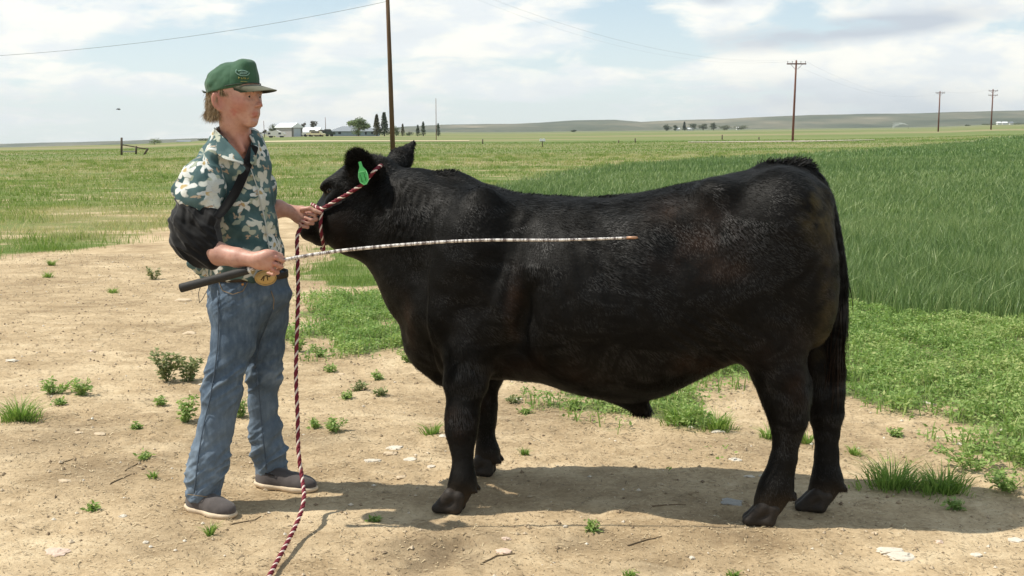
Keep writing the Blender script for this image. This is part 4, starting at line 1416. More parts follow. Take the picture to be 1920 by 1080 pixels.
# distant farmstead trees on the right
RD = 1050.0
TG2 = 'trees round the distant farmstead under the hills'
for px, w_px, tp, kind, shp, lab in ((1248, 15, 231, 'dark', 'low', 'dark bush left of the distant single pole'), (1264, 9, 231, 'dark', 'low', 'small dark bush right of the distant single pole'),
                                 (1280, 5, 229.5, 'dark', 'cone', 'small dark conifer between the two tiny white buildings'), (1297, 20, 228, 'dark', 'low', 'dark tree clump behind the right tiny white building'),
                                 (1315, 18, 228, 'dark', 'low', 'dark tree clump in the middle of the distant farmstead'), (1334, 14, 226, 'dark', 'low', 'tallest dark tree of the distant farmstead'),
                                 (1355, 24, 232, 'grey', 'low', 'grey green tree clump at the right end of the distant farmstead'), (1385, 30, 233, 'grey', 'low', 'low grey green trees right of the distant farmstead'),
                                 (1075, 10, 243, 'dark', 'low', 'tiny dark bush under the left part of the hills'), (1805, 10, 241, 'dark', 'low', 'tiny dark bush between the far pair of poles'),
                                 (1845, 22, 234.5, 'grey', 'low', 'low trees left of the far white buildings'), (1895, 30, 233.5, 'grey', 'low', 'low trees right of the far white buildings')):
    tree(px, 240, tp, w_px, kind, shp, lab, TG2, dist=RD, dens=1.0)

# ------------------------------------------------------------------ farm buildings
def paint(name, c, rough=.6, amt=.08, scl=1.5):
    return material(name, c, rough, .3, fn=tinted(c, amt, scl, rough, .3, .1, .01))


M_wallg = paint('grey_metal_siding', (.40, .38, .37))
M_roofw = paint('white_metal_roof', (.82, .83, .84), .4, .03)
M_doorb = paint('pale_blue_door', (.50, .54, .58))
M_trim = paint('dark_trim', (.16, .15, .13))
M_hroof = paint('blue_grey_shingle_roof', (.23, .25, .27))
M_hwall = paint('blue_grey_house_wall', (.33, .37, .42))
M_glass = material('dark_glass', (.03, .035, .04), .15, .6)
M_wv = paint('white_vehicle_paint', (.72, .71, .66), .4, .05)
M_tyre = material('tyre', (.02, .02, .02), .8, .2)


def frame_of(px, dist, rz):
    x = (px - 960) / FPX * dist
    c = np.array([x, dist, float(terrain(x, dist))])
    cs, sn = math.cos(rz), math.sin(rz)
    R_ = np.array([[cs, -sn, 0], [sn, cs, 0], [0, 0, 1]])
    return c, R_


def gabled(px, dist, rz, Lx, Wy, Hw, Hr, label, wall, roof, cat='building', door=None, name='metal_shed', hip=0.0, windows=()):
    c, R_ = frame_of(px, dist, rz)
    T_ = lambda x, y, z: c + R_ @ np.array([x, y, z], float)
    t = thing(name, label, cat, c)
    a, b_ = Lx / 2, Wy / 2
    v = [T_(-a, -b_, -.3), T_(a, -b_, -.3), T_(a, b_, -.3), T_(-a, b_, -.3), T_(-a, -b_, Hw), T_(a, -b_, Hw), T_(a, b_, Hw), T_(-a, b_, Hw)]
    f = [(0, 1, 5, 4), (1, 2, 6, 5), (2, 3, 7, 6), (3, 0, 4, 7)]
    tri = None
    if not hip:
        v += [T_(-a, 0, Hr - .05), T_(a, 0, Hr - .05)]
        tri = [(5, 6, 9), (7, 4, 8)]
    g = Geo(); g.add(v, f, tri); g.obj('wall', wall, t, False)
    o = .35
    th = .15
    rv, rf = [], []
    h_ = hip * a
    sl = (Hr - Hw) / b_
    for z in (0, th):
        rv += [T_(-a - o, -b_ - o, Hw - o * sl + z), T_(a + o, -b_ - o, Hw - o * sl + z), T_(a + o, b_ + o, Hw - o * sl + z), T_(-a - o, b_ + o, Hw - o * sl + z), T_(-a - o * (hip == 0) + h_, 0, Hr + z), T_(a + o * (hip == 0) - h_, 0, Hr + z)]
    q = [(6, 7, 11, 10), (8, 9, 10, 11), (0, 1, 7, 6), (2, 3, 9, 8), (1, 2, 8, 7), (3, 0, 6, 9)]
    tr_ = [(7, 8, 11), (9, 6, 10)]
    g = Geo(); g.add(rv, q, tr_); g.obj('roof', roof, t, False)
    if door:
        w, hh, off = door
        g = Geo(); g.box(T_(a + .05, off, hh / 2), (.04, w / 2, hh / 2), R=R_); g.obj('door', M_doorb, t, False)
        for s_ in (-1, 1):
            g = Geo(); g.box(T_(a + .06, s_ * (b_ - .25), Hw / 2), (.05, .25, Hw / 2), R=R_); g.obj('corner_trim', M_trim, t, False)
    for (x, z, w, hh) in windows:
        g = Geo(); g.box(T_(x, -b_ - .04, z), (w / 2, .05, hh / 2), R=R_); g.obj('window', M_glass, t, False)
    return t


S_ = FD / FPX
gabled(546, FD, math.radians(-30), 33 * S_ / .87, 30 * S_, 17.5 * S_, 24.5 * S_, 'grey metal shed with white roof and pale blue door behind the camper', M_wallg, M_roofw, door=(18 * S_, 15 * S_, 0))
gabled(589, FD * 1.04, math.radians(-8), 31 * S_, 22 * S_, 8 * S_, 15.5 * S_, 'low shed with white metal roof right of the taller grey shed', M_wallg, M_roofw)
gabled(668, FD * 1.02, math.radians(3), 92 * S_, 34 * S_, 9.0 * S_, 17.5 * S_, 'long low house with grey hip roof behind the round tree', M_hwall, M_hroof, 'house', name='farmhouse', hip=.5,
       windows=((-38 * S_, 5.5 * S_, 5 * S_, 4 * S_), (-27 * S_, 5.5 * S_, 5 * S_, 4 * S_), (34 * S_, 5.5 * S_, 4 * S_, 4 * S_), (22 * S_, 5 * S_, 3 * S_, 5 * S_)))


def vehicle(px, dist, rz, L, Hh, Wd, label, mat, cab=(-.25, .25), cat='car', name='parked_car', camper=False):
    c, R_ = frame_of(px, dist, rz)
    T_ = lambda x, y, z: c + R_ @ np.array([x, y, z], float)
    t = thing(name, label, cat, c)
    a, b_ = L / 2, Wd / 2

    def prism(pts, hw):
        n_ = len(pts)
        v = [T_(x, -hw, z) for x, z in pts] + [T_(x, hw, z) for x, z in pts]
        me = new_mesh('p', np.array(v) - c, [tuple(range(n_)), tuple(range(2 * n_ - 1, n_ - 1, -1))] + [(i, n_ + i, n_ + (i + 1) % n_, (i + 1) % n_) for i in range(n_)], smooth=False)
        return me
    if camper:
        link('body', prism([(-a, .22 * Hh), (a * .9, .22 * Hh), (a, .45 * Hh), (a * .92, .72 * Hh), (a * .5, .78 * Hh), (a * .1, Hh), (-a * .1, .98 * Hh), (-a * .25, .90 * Hh), (-a, .88 * Hh)], b_), mat, t)
        for x in (-.72, .45):
            g = Geo(); g.box(T_(x * a, -b_ - .02, .55 * Hh), (.07 * L, .03, .12 * Hh), R=R_); g.obj('window', M_glass, t, False)
    else:
        link('body', prism([(-a, .25 * Hh), (a, .25 * Hh), (a, .50 * Hh), (a * .8, .58 * Hh), (-a * .95, .60 * Hh), (-a, .5 * Hh)], b_), mat, t)
        x0, x1 = cab[0] * L, cab[1] * L
        link('cabin', prism([(x0 - .06 * L, .60 * Hh), (x1 + .10 * L, .58 * Hh), (x1, Hh), (x0, Hh)], b_ * .88), mat, t)
        g = Geo(); g.box(T_((x0 + x1) / 2, -b_ * .88 - .02, .79 * Hh), ((x1 - x0) * .46, .02, .13 * Hh), R=R_); g.obj('window', M_glass, t, False)
    for x in (-.6, .6):
        for y in (-1, 1):
            p = T_(x * a, y * b_ * .9, .17 * Hh)
            g = Geo(); ax = R_ @ np.array([0, 1.0, 0]); g.tube(np.array([p - ax * .12, p + ax * .12]), .20 * Hh, 12); g.obj('wheel', M_tyre, t)
    return t


vehicle(522, FD * .93, .05, 31 * S_, 12.5 * S_, 2.6, 'long white camper trailer parked in front of the grey shed', M_wv, cat='camper', name='camper_trailer', camper=True)
vehicle(491, FD * .93, .2, 9 * S_ * .93 * 1.6, 1.7, 1.8, 'small white car at the left end of the farm beside the boy chest', M_wv)
vehicle(586, FD * .94, .1, 5.0, 2.0, 1.9, 'white pickup truck parked in front of the low white roofed shed', M_wv, (-.05, .25), 'pickup', 'parked_pickup')
vehicle(596, FD * .92, -.15, 5.2, 1.6, 1.9, 'cream coloured car parked right of the white pickup', paint('cream_car_paint', (.62, .56, .36), .4))
vehicle(614, FD * .94, .1, 5.6, 2.1, 2.0, 'dark green pickup parked left of the house', paint('dark_green_paint', (.05, .07, .05), .4), (-.05, .25), 'pickup', 'parked_pickup')
vehicle(608, FD * .97, .3, 4.6, 1.9, 1.9, 'brown car parked between the low shed and the dark pickup', paint('brown_car_paint', (.14, .08, .06), .4))
gabled(350, FD * 1.15, .1, 26 * S_, 10 * S_, 3.0 * S_, 5.0 * S_, 'tiny low barn on the horizon left of the boy', M_wallg, M_hroof, name='far_barn')
for px, w_, d_, lab in ((1267, 7, RD * 1.0, 'tiny white building at the left of the distant farmstead'), (1291, 11, RD * 1.0, 'tiny white building at the middle of the distant farmstead'),
                        (1380, 7, RD * 1.02, 'tiny white building on the slope right of the distant farmstead'),
                        (1863, 6, RD * .98, 'tiny white building just right of the two crossarm pole'), (1874, 9, RD * .98, 'tiny white building, middle of three at the far right'), (1886, 6, RD * .98, 'tiny grey roofed building, right of three at the far right')):
    sp_ = d_ / FPX
    gabled(px, d_, .1, w_ * sp_, 5 * sp_, 3.4 * sp_, 5 * sp_, lab, paint('far_white_wall', (.66, .66, .64)), M_roofw if 'grey' not in lab else M_hroof, name='far_building')

# irrigation sprinkler with its spray
c, _R = frame_of(1696, 640, 0)
t = thing('irrigation_sprinkler', 'irrigation sprinkler throwing white spray in the far field at right', 'sprinkler', c)
g = Geo(); g.tube(np.array([c, c + [0, 0, 1.6]]), .06, 6); g.tube(np.array([c + [0, 0, 1.6], c + [-.8, 0, 1.9]]), .04, 6); g.obj('riser', M_trim, t)
r = np.random.default_rng(3); n = 2200
u = r.random(n) ** .6; th = r.normal(size=n) * .10
P = np.stack([-u * 9, r.normal(size=n) * .5 * u, 1.9 + u * 4.6 - u * u * (5.5 + th * 10) + r.normal(size=n) * .35 * u], 1)
P = P[P[:, 2] > 0]; n = len(P)
dlt = r.normal(size=(n, 3, 3)) * .045
me = new_mesh('spray', (P[:, None] + dlt).reshape(-1, 3), tris=np.arange(n * 3).reshape(-1, 3), smooth=False)
tag(link('spray', me, material('water_spray', (.85, .87, .88), .3, .5), t), kind='stuff')

# old broken fence on the left, mailboxes, lone posts
M_oldw = material('old_grey_wood', fn=wood_fn((.095, .075, .055)))
fa = ground_at(228, 291)
t = thing('broken_fence', 'old broken wooden fence with a tall post and leaning brace on the left plain', 'fence', fa)
D_ = fa[1]
F_ = lambda px, py, dd=0: W(px, py, D_ + dd)
for pts, r_, nm in (([F_(228, 292), F_(228, 258)], .10, 'tall_post'), ([F_(255, 289), F_(255.5, 274)], .09, 'post'), ([F_(269, 292), F_(277.5, 278)], .09, 'leaning_post'),
                    ([F_(229, 271.5), F_(253, 275.5)], .045, 'rail'), ([F_(256, 276.5), F_(277, 279.5)], .055, 'rail')):
    g = Geo(); g.tube(np.array(pts), r_, 8); g.obj(nm, M_oldw, t)
g = Geo(); g.box(F_(241, 284), (.62, .02, .06)); g.obj('fallen_board', material('pale_board', (.42, .42, .36), .8, .2), t, False)
ma = ground_at(1017, 276)
t = thing('mailbox_stand', 'pair of white mailboxes on one dark post in the middle of the plain', 'mailbox', ma)
s_ = ma[1] / FPX
g = Geo(); g.tube(np.array([ma, ma + [0, 0, 11 * s_]]), .8 * s_, 8); g.obj('post', M_oldw, t)
g = Geo(); g.box(ma + [0, 0, 10.6 * s_], (4.6 * s_, 1.5 * s_, .35 * s_)); g.obj('shelf', M_oldw, t, False)
for q in (-2.8, 2.8):
    aa = np.linspace(0, np.pi, 9)
    pr = [(2.5 * s_ * math.cos(a), 2.8 * s_ + 2.5 * s_ * math.sin(a)) for a in aa] + [(-2.5 * s_, 0), (2.5 * s_, 0)]
    n_ = len(pr)
    v = [np.array([q * s_ + a, -3 * s_, 11 * s_ + z]) for a, z in pr] + [np.array([q * s_ + a, 3 * s_, 11 * s_ + z]) for a, z in pr]
    link('mailbox', new_mesh('mailbox', v, [tuple(range(n_)), tuple(range(2 * n_ - 1, n_ - 1, -1))] + [(i, n_ + i, n_ + (i + 1) % n_, (i + 1) % n_) for i in range(n_)], smooth=False), M_roofw, t)
for px, py, hpx, lab in ((1191, 267.5, 8, 'short dark fence post in the far field above the bull loin'), (1354, 262, 9, 'short dark fence post in the far field left of the tall pole'), (905, 270, 9, 'thin fence post in the pasture right of the thick pole'),
                         (1423, 262, 5, 'tiny fence post beside the gravel road'), (1160, 268, 5, 'tiny fence post left of the short dark one')):
    a = ground_at(px, py); s_ = a[1] / FPX
    g = Geo(); g.tube(np.array([a - [0, 0, .1], a + [0, 0, hpx * s_]]), 1.1 * s_, 8)
    tag(g.obj('fence_post', M_oldw), lab, 'post')

# a bird high on the left
c = W(223, 205, 60)
t = thing('bird', 'small dark bird flying far off in the left sky', 'bird', c)
g = Geo(); g.ball(c, (.09, .035, .03), 10, 6); g.tube(np.array([c + [-.08, 0, .005], c + [-.15, 0, .0]]), [.012, .02], 5, R2=.005); bb_ = g.obj('body', M_tyre, t)
for s_ in (-1, 1):
    v = [c + [.05, 0, .01], c + [-.05, 0, .01], c + [-.06, s_ * .10, .04], c + [.02, s_ * .10, .045], c + [-.05, s_ * .22, .02]]
    v += [q - [0, 0, .006] for q in v]
    f = [(0, 1, 2, 3), (3, 2, 4), (5, 8, 7, 6), (8, 9, 7), (0, 5, 6, 1), (1, 6, 7, 2), (2, 7, 9, 4), (4, 9, 8, 3), (3, 8, 5, 0)]
    link('wing', new_mesh('wing', np.array(v) - c, f, smooth=False), M_tyre, t)

# ------------------------------------------------------------------ summer haze over the plain
bpy.context.view_layer.update()
g = Geo(); g.box((0, 3990, 85), (7200, 4040, 145))
hz_m = bpy.data.materials.new('thin_haze'); hz_m.use_nodes = True
hz_t = NT(hz_m.node_tree); hz_t.n.clear()
pvn = hz_t.n.new('ShaderNodeVolumePrincipled')
pvn.inputs['Color'].default_value = (.86, .92, .97, 1)
pvn.inputs['Density'].default_value = .000085
pvn.inputs['Anisotropy'].default_value = .2
ho = hz_t.n.new('ShaderNodeOutputMaterial'); hz_t.l.new(pvn.outputs[0], ho.inputs['Volume'])
HAZE = g.mesh('haze', False)
tag(link('haze', HAZE, hz_m), 'thin pale summer haze over the whole plain', kind='stuff')
# ------------------------------------------------------------------ the black bull
TH = math.radians(12.0)
BC = np.array([0.45, 4.69, 0.0])                          # a point on its median line
BA = np.array([math.cos(TH), -math.sin(TH), 0.0])         # towards the tail
BY = np.array([math.sin(TH), math.cos(TH), 0.0])          # towards its far side
BZ = np.array([0, 0, 1.0])
BR = np.stack([BA, BY, BZ])                                # world -> bull


def w2b(p):
    return BR @ (np.asarray(p, float) - BC)


def b2w(p):
    return np.asarray(p, float) @ BR + BC


def B(px, py, ly=0.0):
    """point of the bull's own space where the sight line meets the plane ly beside its median"""
    r = ray(px, py)
    o = np.array([0, 0, CAMZ]) - BC
    t = (ly - o @ BY) / (r @ BY)
    return BR @ (o + r * t)


def prof(pts, ly=0.0):
    P = np.array([B(a, b, ly) for a, b in pts])
    return P[:, 0], P[:, 2]


TOP = prof([(790, 345), (840, 345), (880, 350), (930, 358), (1000, 366), (1070, 371), (1140, 371), (1200, 364), (1260, 352), (1320, 339), (1380, 326), (1440, 315),
            (1490, 314), (1520, 326), (1545, 345), (1565, 385)])
BOT = prof([(770, 640), (800, 690), (840, 712), (900, 716), (960, 716), (1010, 722), (1060, 737), (1120, 752), (1180, 761), (1240, 750), (1300, 722), (1350, 694), (1400, 676),
            (1460, 640), (1520, 580), (1560, 500)], -0.10)
WID = np.array([(780, .20), (830, .262), (880, .285), (950, .305), (1030, .33), (1100, .352), (1180, .365), (1260, .345), (1340, .318), (1400, .31), (1460, .30), (1510, .262), (1545, .20), (1570, .12)])
WIDX = np.array([B(p, 400)[0] for p in WID[:, 0]])
bv = Vol((-1.62, -0.60, -0.02), (1.02, 0.72, 1.62), 0.009)


def csmooth(x, xp, fp):
    """cosine-free smooth interpolation (monotone-ish, via heavy sampling and blur)"""
    g = np.linspace(xp[0] - 0.3, xp[-1] + 0.3, 800)
    f = np.interp(g, xp, fp)
    k = np.hanning(41); k /= k.sum()
    f = np.convolve(np.pad(f, 20, 'edge'), k, 'valid')
    return np.interp(x, g, f)


def barrel(X, Y, Z):
    x = X.ravel()
    zt = csmooth(x, *TOP)[:, None, None]; zb = csmooth(x, *BOT)[:, None, None]
    w = csmooth(x, WIDX, WID[:, 1])[:, None, None]
    zc = zb + (zt - zb) * 0.46
    up = np.clip((Z - zc) / (zt - zc), 0, 3); dn = np.clip((zc - Z) / (zc - zb), 0, 3)
    zeta = up + dn
    nx = 2.25
    xa, xb = B(775, 500)[0], B(1552, 400)[0]
    cl = np.clip((xa + .30 - X) / .30, 0, 2) ** 2.6 + np.clip((X - xb + .12) / .12, 0, 2) ** 2.6
    g = ((np.abs(Y) / w) ** nx + zeta ** np.where(up > 0, 2.45, 2.2) + cl) ** (1 / 2.25) - 1
    g = g.astype(np.float32)
    gx, gy, gz_ = np.gradient(g, bv.h)
    d = g / np.maximum(np.sqrt(gx * gx + gy * gy + gz_ * gz_), 1.2)
    return d


bv.apply(barrel, (-0.7, -0.45, 0.3), (0.9, 0.45, 1.5), 0.02)
FLY = (np.array([0, 1.0, 0]), 0.80)


def E(px, py, ly, r, k=0.06, op='u', M=None):
    bv.ell(B(px, py, ly), r, k, op, M)


def roty(a):
    c, s = math.cos(a), math.sin(a)
    return np.array([[c, 0, -s], [0, 1, 0], [s, 0, c]])


# chest, brisket and dewlap
E(850, 560, 0, (.22, .235, .30), .10)
E(815, 640, 0, (.11, .12, .13), .07)
bv.chain([(B(738, 470), .08), (B(780, 555), .098), (B(808, 640), .10), (B(838, 690), .08)], .06, (np.array([0, 1., 0]), .7))
# neck with its crest
bv.chain([(B(880, 462), .250), (B(825, 438), .230), (B(770, 402), .176), (B(722, 378, .02), .126)], .07, (np.array([0, 1., 0]), .86))
bv.chain([(B(870, 560), .25), (B(800, 510), .20), (B(740, 455, .02), .135), (B(705, 420, .03), .11)], .07, (np.array([0, 1., 0]), .80))
bv.chain([(B(905, 386), .075), (B(850, 360), .078), (B(785, 358), .074), (B(725, 358), .076)], .05, (np.array([0, 1., 0]), .7))
for sd in (-1, 1):
    # shoulder blade, point of shoulder, upper arm
    bv.ell(B(880, 470, sd * .17), (.13, .125, .27), .07, M=roty(-0.30))
    bv.ell(B(845, 585, sd * .175), (.11, .105, .13), .05)
    bv.ell(B(900, 620, sd * .165), (.12, .11, .14), .06)
    # ribs and loin edge
    bv.ell(B(1110, 560, sd * .13), (.38, .235, .26), .10)
    # hook bone, hip, pin bone
    bv.ell(B(1345, 362, sd * .17), (.075, .07, .05), .08)
    bv.ell(B(1470, 420, sd * .13), (.15, .165, .20), .08)
    bv.ell(B(1530, 375, sd * .095), (.055, .05, .055), .06)
    # thigh and buttock
    bv.ell(B(1462, 535, sd * .145), (.20, .150, .27), .08, M=roty(0.12))
    bv.ell(B(1512, 520, sd * .12), (.115, .105, .27), .06, M=roty(0.06))
    bv.ell(B(1408, 620, sd * .175), (.12, .10, .12), .07)      # stifle
# tail head
bv.chain([(B(1440, 330), .055), (B(1500, 326), .042), (B(1535, 352), .036)], .04)
# sheath and navel
bv.chain([(B(1150, 735), .04), (B(1190, 752), .034), (B(1214, 768), .016)], .05)
# flank fold: hollow ahead of the stifle
for sd in (-1, 1):
    bv.ell(B(1290, 450, sd * .40), (.12, .10, .13), .10, 's')
    bv.ell(B(965, 640, sd * .365), (.045, .10, .22), .08, 's', M=roty(-0.25))
    bv.ell(B(960, 420, sd * .40), (.035, .13, .25), .09, 's', M=roty(-0.25))

# ---- legs: joints traced, each foot placed on the ground where the photograph has it
feet = {}


def leg(name, foot_px, top_ly, pts, k=.03, fl=0.82):
    f = ground_at(*foot_px)
    fb = w2b((f[0], f[1], float(gz(f[0], f[1]))))
    y0, yn = top_ly, fb[1]
    n = len(pts)
    z0 = B(pts[0][0], pts[0][1], y0)[2]
    out = []
    for px, py, r in pts:
        z = B(px, py, yn)[2]
        t = np.clip((z - fb[2]) / max(z0 - fb[2], .1), 0, 1)
        ly = yn + (y0 - yn) * t ** 1.2
        out.append((B(px, py, ly), r))
    bv.chain(out, k, (np.array([0, 1., 0]), fl))
    feet[name] = (fb, out)
    return out


NF = leg('near_front', (846, 960), -.19, [(900, 600, .130), (880, 660, .105), (873, 715, .088), (869, 760, .066), (866, 786, .068), (865, 812, .060), (867, 845, .042), (868, 880, .040),
                                         (868, 904, .053), (858, 928, .044), (850, 940, .044)])
FF = leg('far_front', (906, 889), .19, [(930, 600, .125), (918, 660, .10), (909, 700, .085), (905, 742, .062), (904, 765, .062), (906, 790, .052), (910, 815, .037), (912, 835, .039),
                                        (914, 850, .050), (908, 868, .042), (906, 878, .042)])
NH = leg('near_hind', (1428, 982), -.17, [(1430, 560, .165), (1448, 640, .130), (1462, 700, .098), (1472, 745, .088), (1477, 785, .072), (1474, 820, .052), (1469, 860, .048), (1462, 890, .050),
                                          (1455, 915, .062), (1443, 938, .052), (1436, 955, .050)])
FH = leg('far_hind', (1524, 956), .10, [(1500, 560, .15), (1520, 640, .115), (1535, 690, .092), (1543, 735, .082), (1548, 775, .068), (1550, 810, .046), (1551, 850, .043), (1551, 880, .045),
                                        (1552, 900, .058), (1541, 922, .048), (1535, 935, .046)])
# hock points, knees, dewclaws
bv.cone(B(1500, 715, -.16), B(1503, 745, -.16), .045, .032, .04)
bv.cone(B(1566, 700, .10), B(1568, 735, .10), .042, .030, .04)
for lst, dx, i in ((NF, .055, 8), (FF, .055, 8), (NH, .065, 8), (FH, .065, 8)):
    c = lst[i][0]
    for s_ in (-1, 1):
        bv.cone(c + [dx * .5, s_ * .02, -.012], c + [dx + .006, s_ * .024, -.030], .020, .013, .012)
E(862, 790, -.21, (.058, .058, .060), .03)
E(903, 767, .24, (.052, .052, .055), .03)

# ---- head, turned a little away from the camera
HP = w2b(W(705, 337, 4.93))
HM = w2b(W(585, 427, 5.05))
ha = (HM - HP) / np.linalg.norm(HM - HP)
hl = np.cross(ha, BZ); hl /= -np.linalg.norm(hl)
if hl[1] > 0: hl = -hl
hu = np.cross(ha, hl); hu /= np.linalg.norm(hu)
if hu[2] < 0: hu = -hu
HMX = np.stack([ha, hl, hu], 1)


HS = 1.14


def H(a, l, u):
    return HP + (ha * a + hl * l + hu * u) * HS


def HE(a, l, u, r, k=.03, op='u'):
    bv.ell(H(a, l, u), np.array(r) * HS, k, op, HMX)


HE(.03, 0, .0, (.12, .105, .090), .05)
HE(.105, 0, .052, (.100, .095, .062), .05)          # forehead
HE(-.01, 0, .025, (.06, .07, .045), .04)             # poll
bv.cone(H(.16, 0, .040), H(.300, 0, .004), .058, .052, .035, fl=(hl, .95))
bv.ell(w2b(W(668, 425, 4.94)), (.135, .098, .135), .06)      # jowl
bv.ell(w2b(W(640, 418, 4.95)), (.10, .085, .10), .05)
bv.cone(H(.13, 0, -.120), H(.29, 0, -.060), .075, .042, .04, fl=(hl, .85))
for s_ in (-1, 1):
    HE(.10, s_ * .060, -.085, (.095, .042, .085), .03)
    HE(.148, s_ * .072, .080, (.040, .024, .018), .022)     # brow
    HE(.150, s_ * .082, .022, (.040, .018, .014), .02)      # lower lid
    HE(.215, s_ * .052, -.010, (.07, .020, .018), .025)     # cheek ridge
HE(.325, 0, -.012, (.060, .074, .052), .03)         # muzzle
HE(.350, 0, -.002, (.034, .064, .040), .02)
HE(.310, 0, -.062, (.050, .052, .026), .022)        # chin and lower lip
for s_ in (-1, 1):
    HE(.370, s_ * .045, .008, (.020, .014, .012), .010, 's')        # nostril
    bv.cone(H(.385, s_ * .030, -.040), H(.275, s_ * .090, -.046), .006, .005, .008, 's')   # mouth
    HE(.152, s_ * .094, .056, (.022, .016, .014), .010, 's')        # eye socket
# ears
eu = np.array([-.10, -.62, .78]); eu /= np.linalg.norm(eu)
en = np.array([0.05, -.78, -.62]); en /= np.linalg.norm(en)
ew = np.cross(eu, en)
EC = w2b(W(677, 312, 4.80))
EMX = np.stack([ew, eu, en], 1)
bv.cone(H(.02, .085, .01), EC - eu * .04, .035, .036, .03)
bv.ell(EC, (.058, .085, .028), .02, M=EMX)
bv.ell(EC + eu * .02 - np.array([0, .045, 0]) * 1.0, (.034, .055, .020), .012, 's', M=EMX)
F0 = w2b(W(724, 322, 5.02)); F1 = w2b(W(750, 297, 5.06)); F2 = w2b(W(776, 267, 5.08))
bv.chain([(F0, .034), (F1 - [0, .0, .004], .055), (F2, .016)], .02, (np.array([.25, .95, .1]) / 0.987, .45))
bv.cone(w2b(W(742, 312, 5.04)), w2b(W(766, 298, 5.06)), .045, .026, .02, fl=(np.array([0, 1., 0]), .45))
bv.cone(w2b(W(745, 305, 4.98)), w2b(W(768, 278, 5.02)), .015, .008, .012, 's')

V, Q, T, N = sculpt(bv, 3)
bv.A = None
# folds, muscle and unevenness of the hide
pxl = lambda px, py, ly=0: B(px, py, ly)
X_, Y_, Z_ = V[:, 0], V[:, 1], V[:, 2]
disp = fbm(X_ * 5, Y_ * 5, Z_ * 5, 3, 71) * .008 + fbm(X_ * 16, Y_ * 16, Z_ * 16, 3, 73) * .0030


def region(c, r, soft=.5):
    q = np.sqrt((((V - c) / np.asarray(r)) ** 2).sum(1))
    return sstep(1 + soft, 1 - soft, q)


nk = region(B(770, 400, -.15), (.17, .25, .16))
ph = (X_ * 1.0 + Z_ * -0.30 + 0.055 * fbm(X_ * 5, Y_ * 5, Z_ * 5, 3, 75)) / .034
disp -= nk * .0050 * (0.5 + 0.5 * np.sin(ph * 2 * np.pi)) ** 2 * sstep(-.5, .2, fbm(X_ * 9, Y_ * 9, Z_ * 6, 2, 76))
disp += (1 - np.abs(fbm(X_ * 3.1, Y_ * 3, Z_ * 3.1 + X_ * 1.2, 3, 79)) * 2.6).clip(0, 1) * .0045 * sstep(.35, .6, Z_)
rb = region(B(1100, 560, -.3), (.36, .3, .26))
disp -= rb * .0035 * (0.5 + .5 * np.sin((X_ + .3 * Z_) / .085 * 2 * np.pi))
fk = region(B(1330, 640, -.25), (.16, .3, .12))
disp -= fk * .006 * (0.5 + .5 * np.sin((X_ * .8 + Z_ * 1.1) / .05 * 2 * np.pi)) ** 2
mud = region(B(865, 785, -.2), (.07, .1, .06))
disp += mud * np.clip(fbm(X_ * 60, Y_ * 60, Z_ * 60, 2, 77), 0, 1) * .014
V = V + N * disp[:, None]
N = vert_normals(V, Q, T)

# colour masks: rusty sun-bleached hair, greenish manure stain on the rear, dust low on the legs
rust = np.zeros(len(V))
for px, py, ly, rx, rz, k in ((1300, 450, -.3, .16, .12, .6), (1260, 400, -.3, .10, .05, .5), (1330, 500, -.3, .12, .05, .7), (775, 600, -.05, .05, .12, .7), (965, 580, -.3, .035, .13, .7), (1330, 680, -.2, .12, .05, .8),
                              (1560, 480, -.05, .05, .16, .9), (862, 780, -.2, .07, .06, .8), (640, 430, -.1, .06, .08, .35), (1020, 690, -.25, .2, .06, .4), (1470, 650, -.25, .12, .08, .25), (1500, 710, -.2, .05, .08, .4)):
    rust = np.maximum(rust, k * region(B(px, py, ly), (rx, .35, rz), .8))
rust *= .95 * np.clip(.35 + .9 * fbm(X_ * 14, Y_ * 14, Z_ * 9, 3, 81), 0, 1.3)
stain = .9 * region(B(1528, 400, -.15), (.07, .2, .10), .7) + .5 * region(B(1545, 560, -.1), (.04, .2, .25), .7)
stain *= np.clip(.4 + 1.3 * fbm(X_ * 22, Y_ * 22, Z_ * 22, 3, 83), 0, 1)
dust = sstep(.17, .03, Z_) * .7 + .05 * sstep(.5, .1, Z_)
wet = region(B(1390, 355, -.2), (.14, .3, .035), .4) + region(B(1000, 420, -.3), (.16, .3, .04), .5) * .6
bme = new_mesh('body', V, quads=Q, tris=T)
set_attr(bme, 'coat', np.stack([np.clip(rust, 0, 1), np.clip(stain, 0, 1), np.clip(dust, 0, 1)], 1))


def coat_col(t):
    P = t.coord('Object')
    c = t.sep(t.attr('coat'))
    n = t.noise(P, 7, 5, .6)
    base = t.ramp(n, [(.3, (.0026, .0025, .0022)), (.7, (.0052, .0048, .0042))])
    base = t.mix(c[0], base, (.036, .019, .0110, 1))
    base = t.mix(t.math('MULTIPLY', c[1], .8), base, (.085, .066, .024, 1))
    base = t.mix(t.math('MULTIPLY', c[2], .55), base, (.085, .062, .042, 1))
    return P, base, c


def hide_fn(t, b):
    P, base, c = coat_col(t)
    t.put(b.inputs['Base Color'], base)
    b.inputs['Roughness'].default_value = .55
    b.inputs['Specular IOR Level'].default_value = .10
    st = t.noise(t.vmath('MULTIPLY', P, (60, 60, 220)), 1.0, 4, .6)
    t.put(b.inputs['Normal'], t.bump(st, .35, .004))


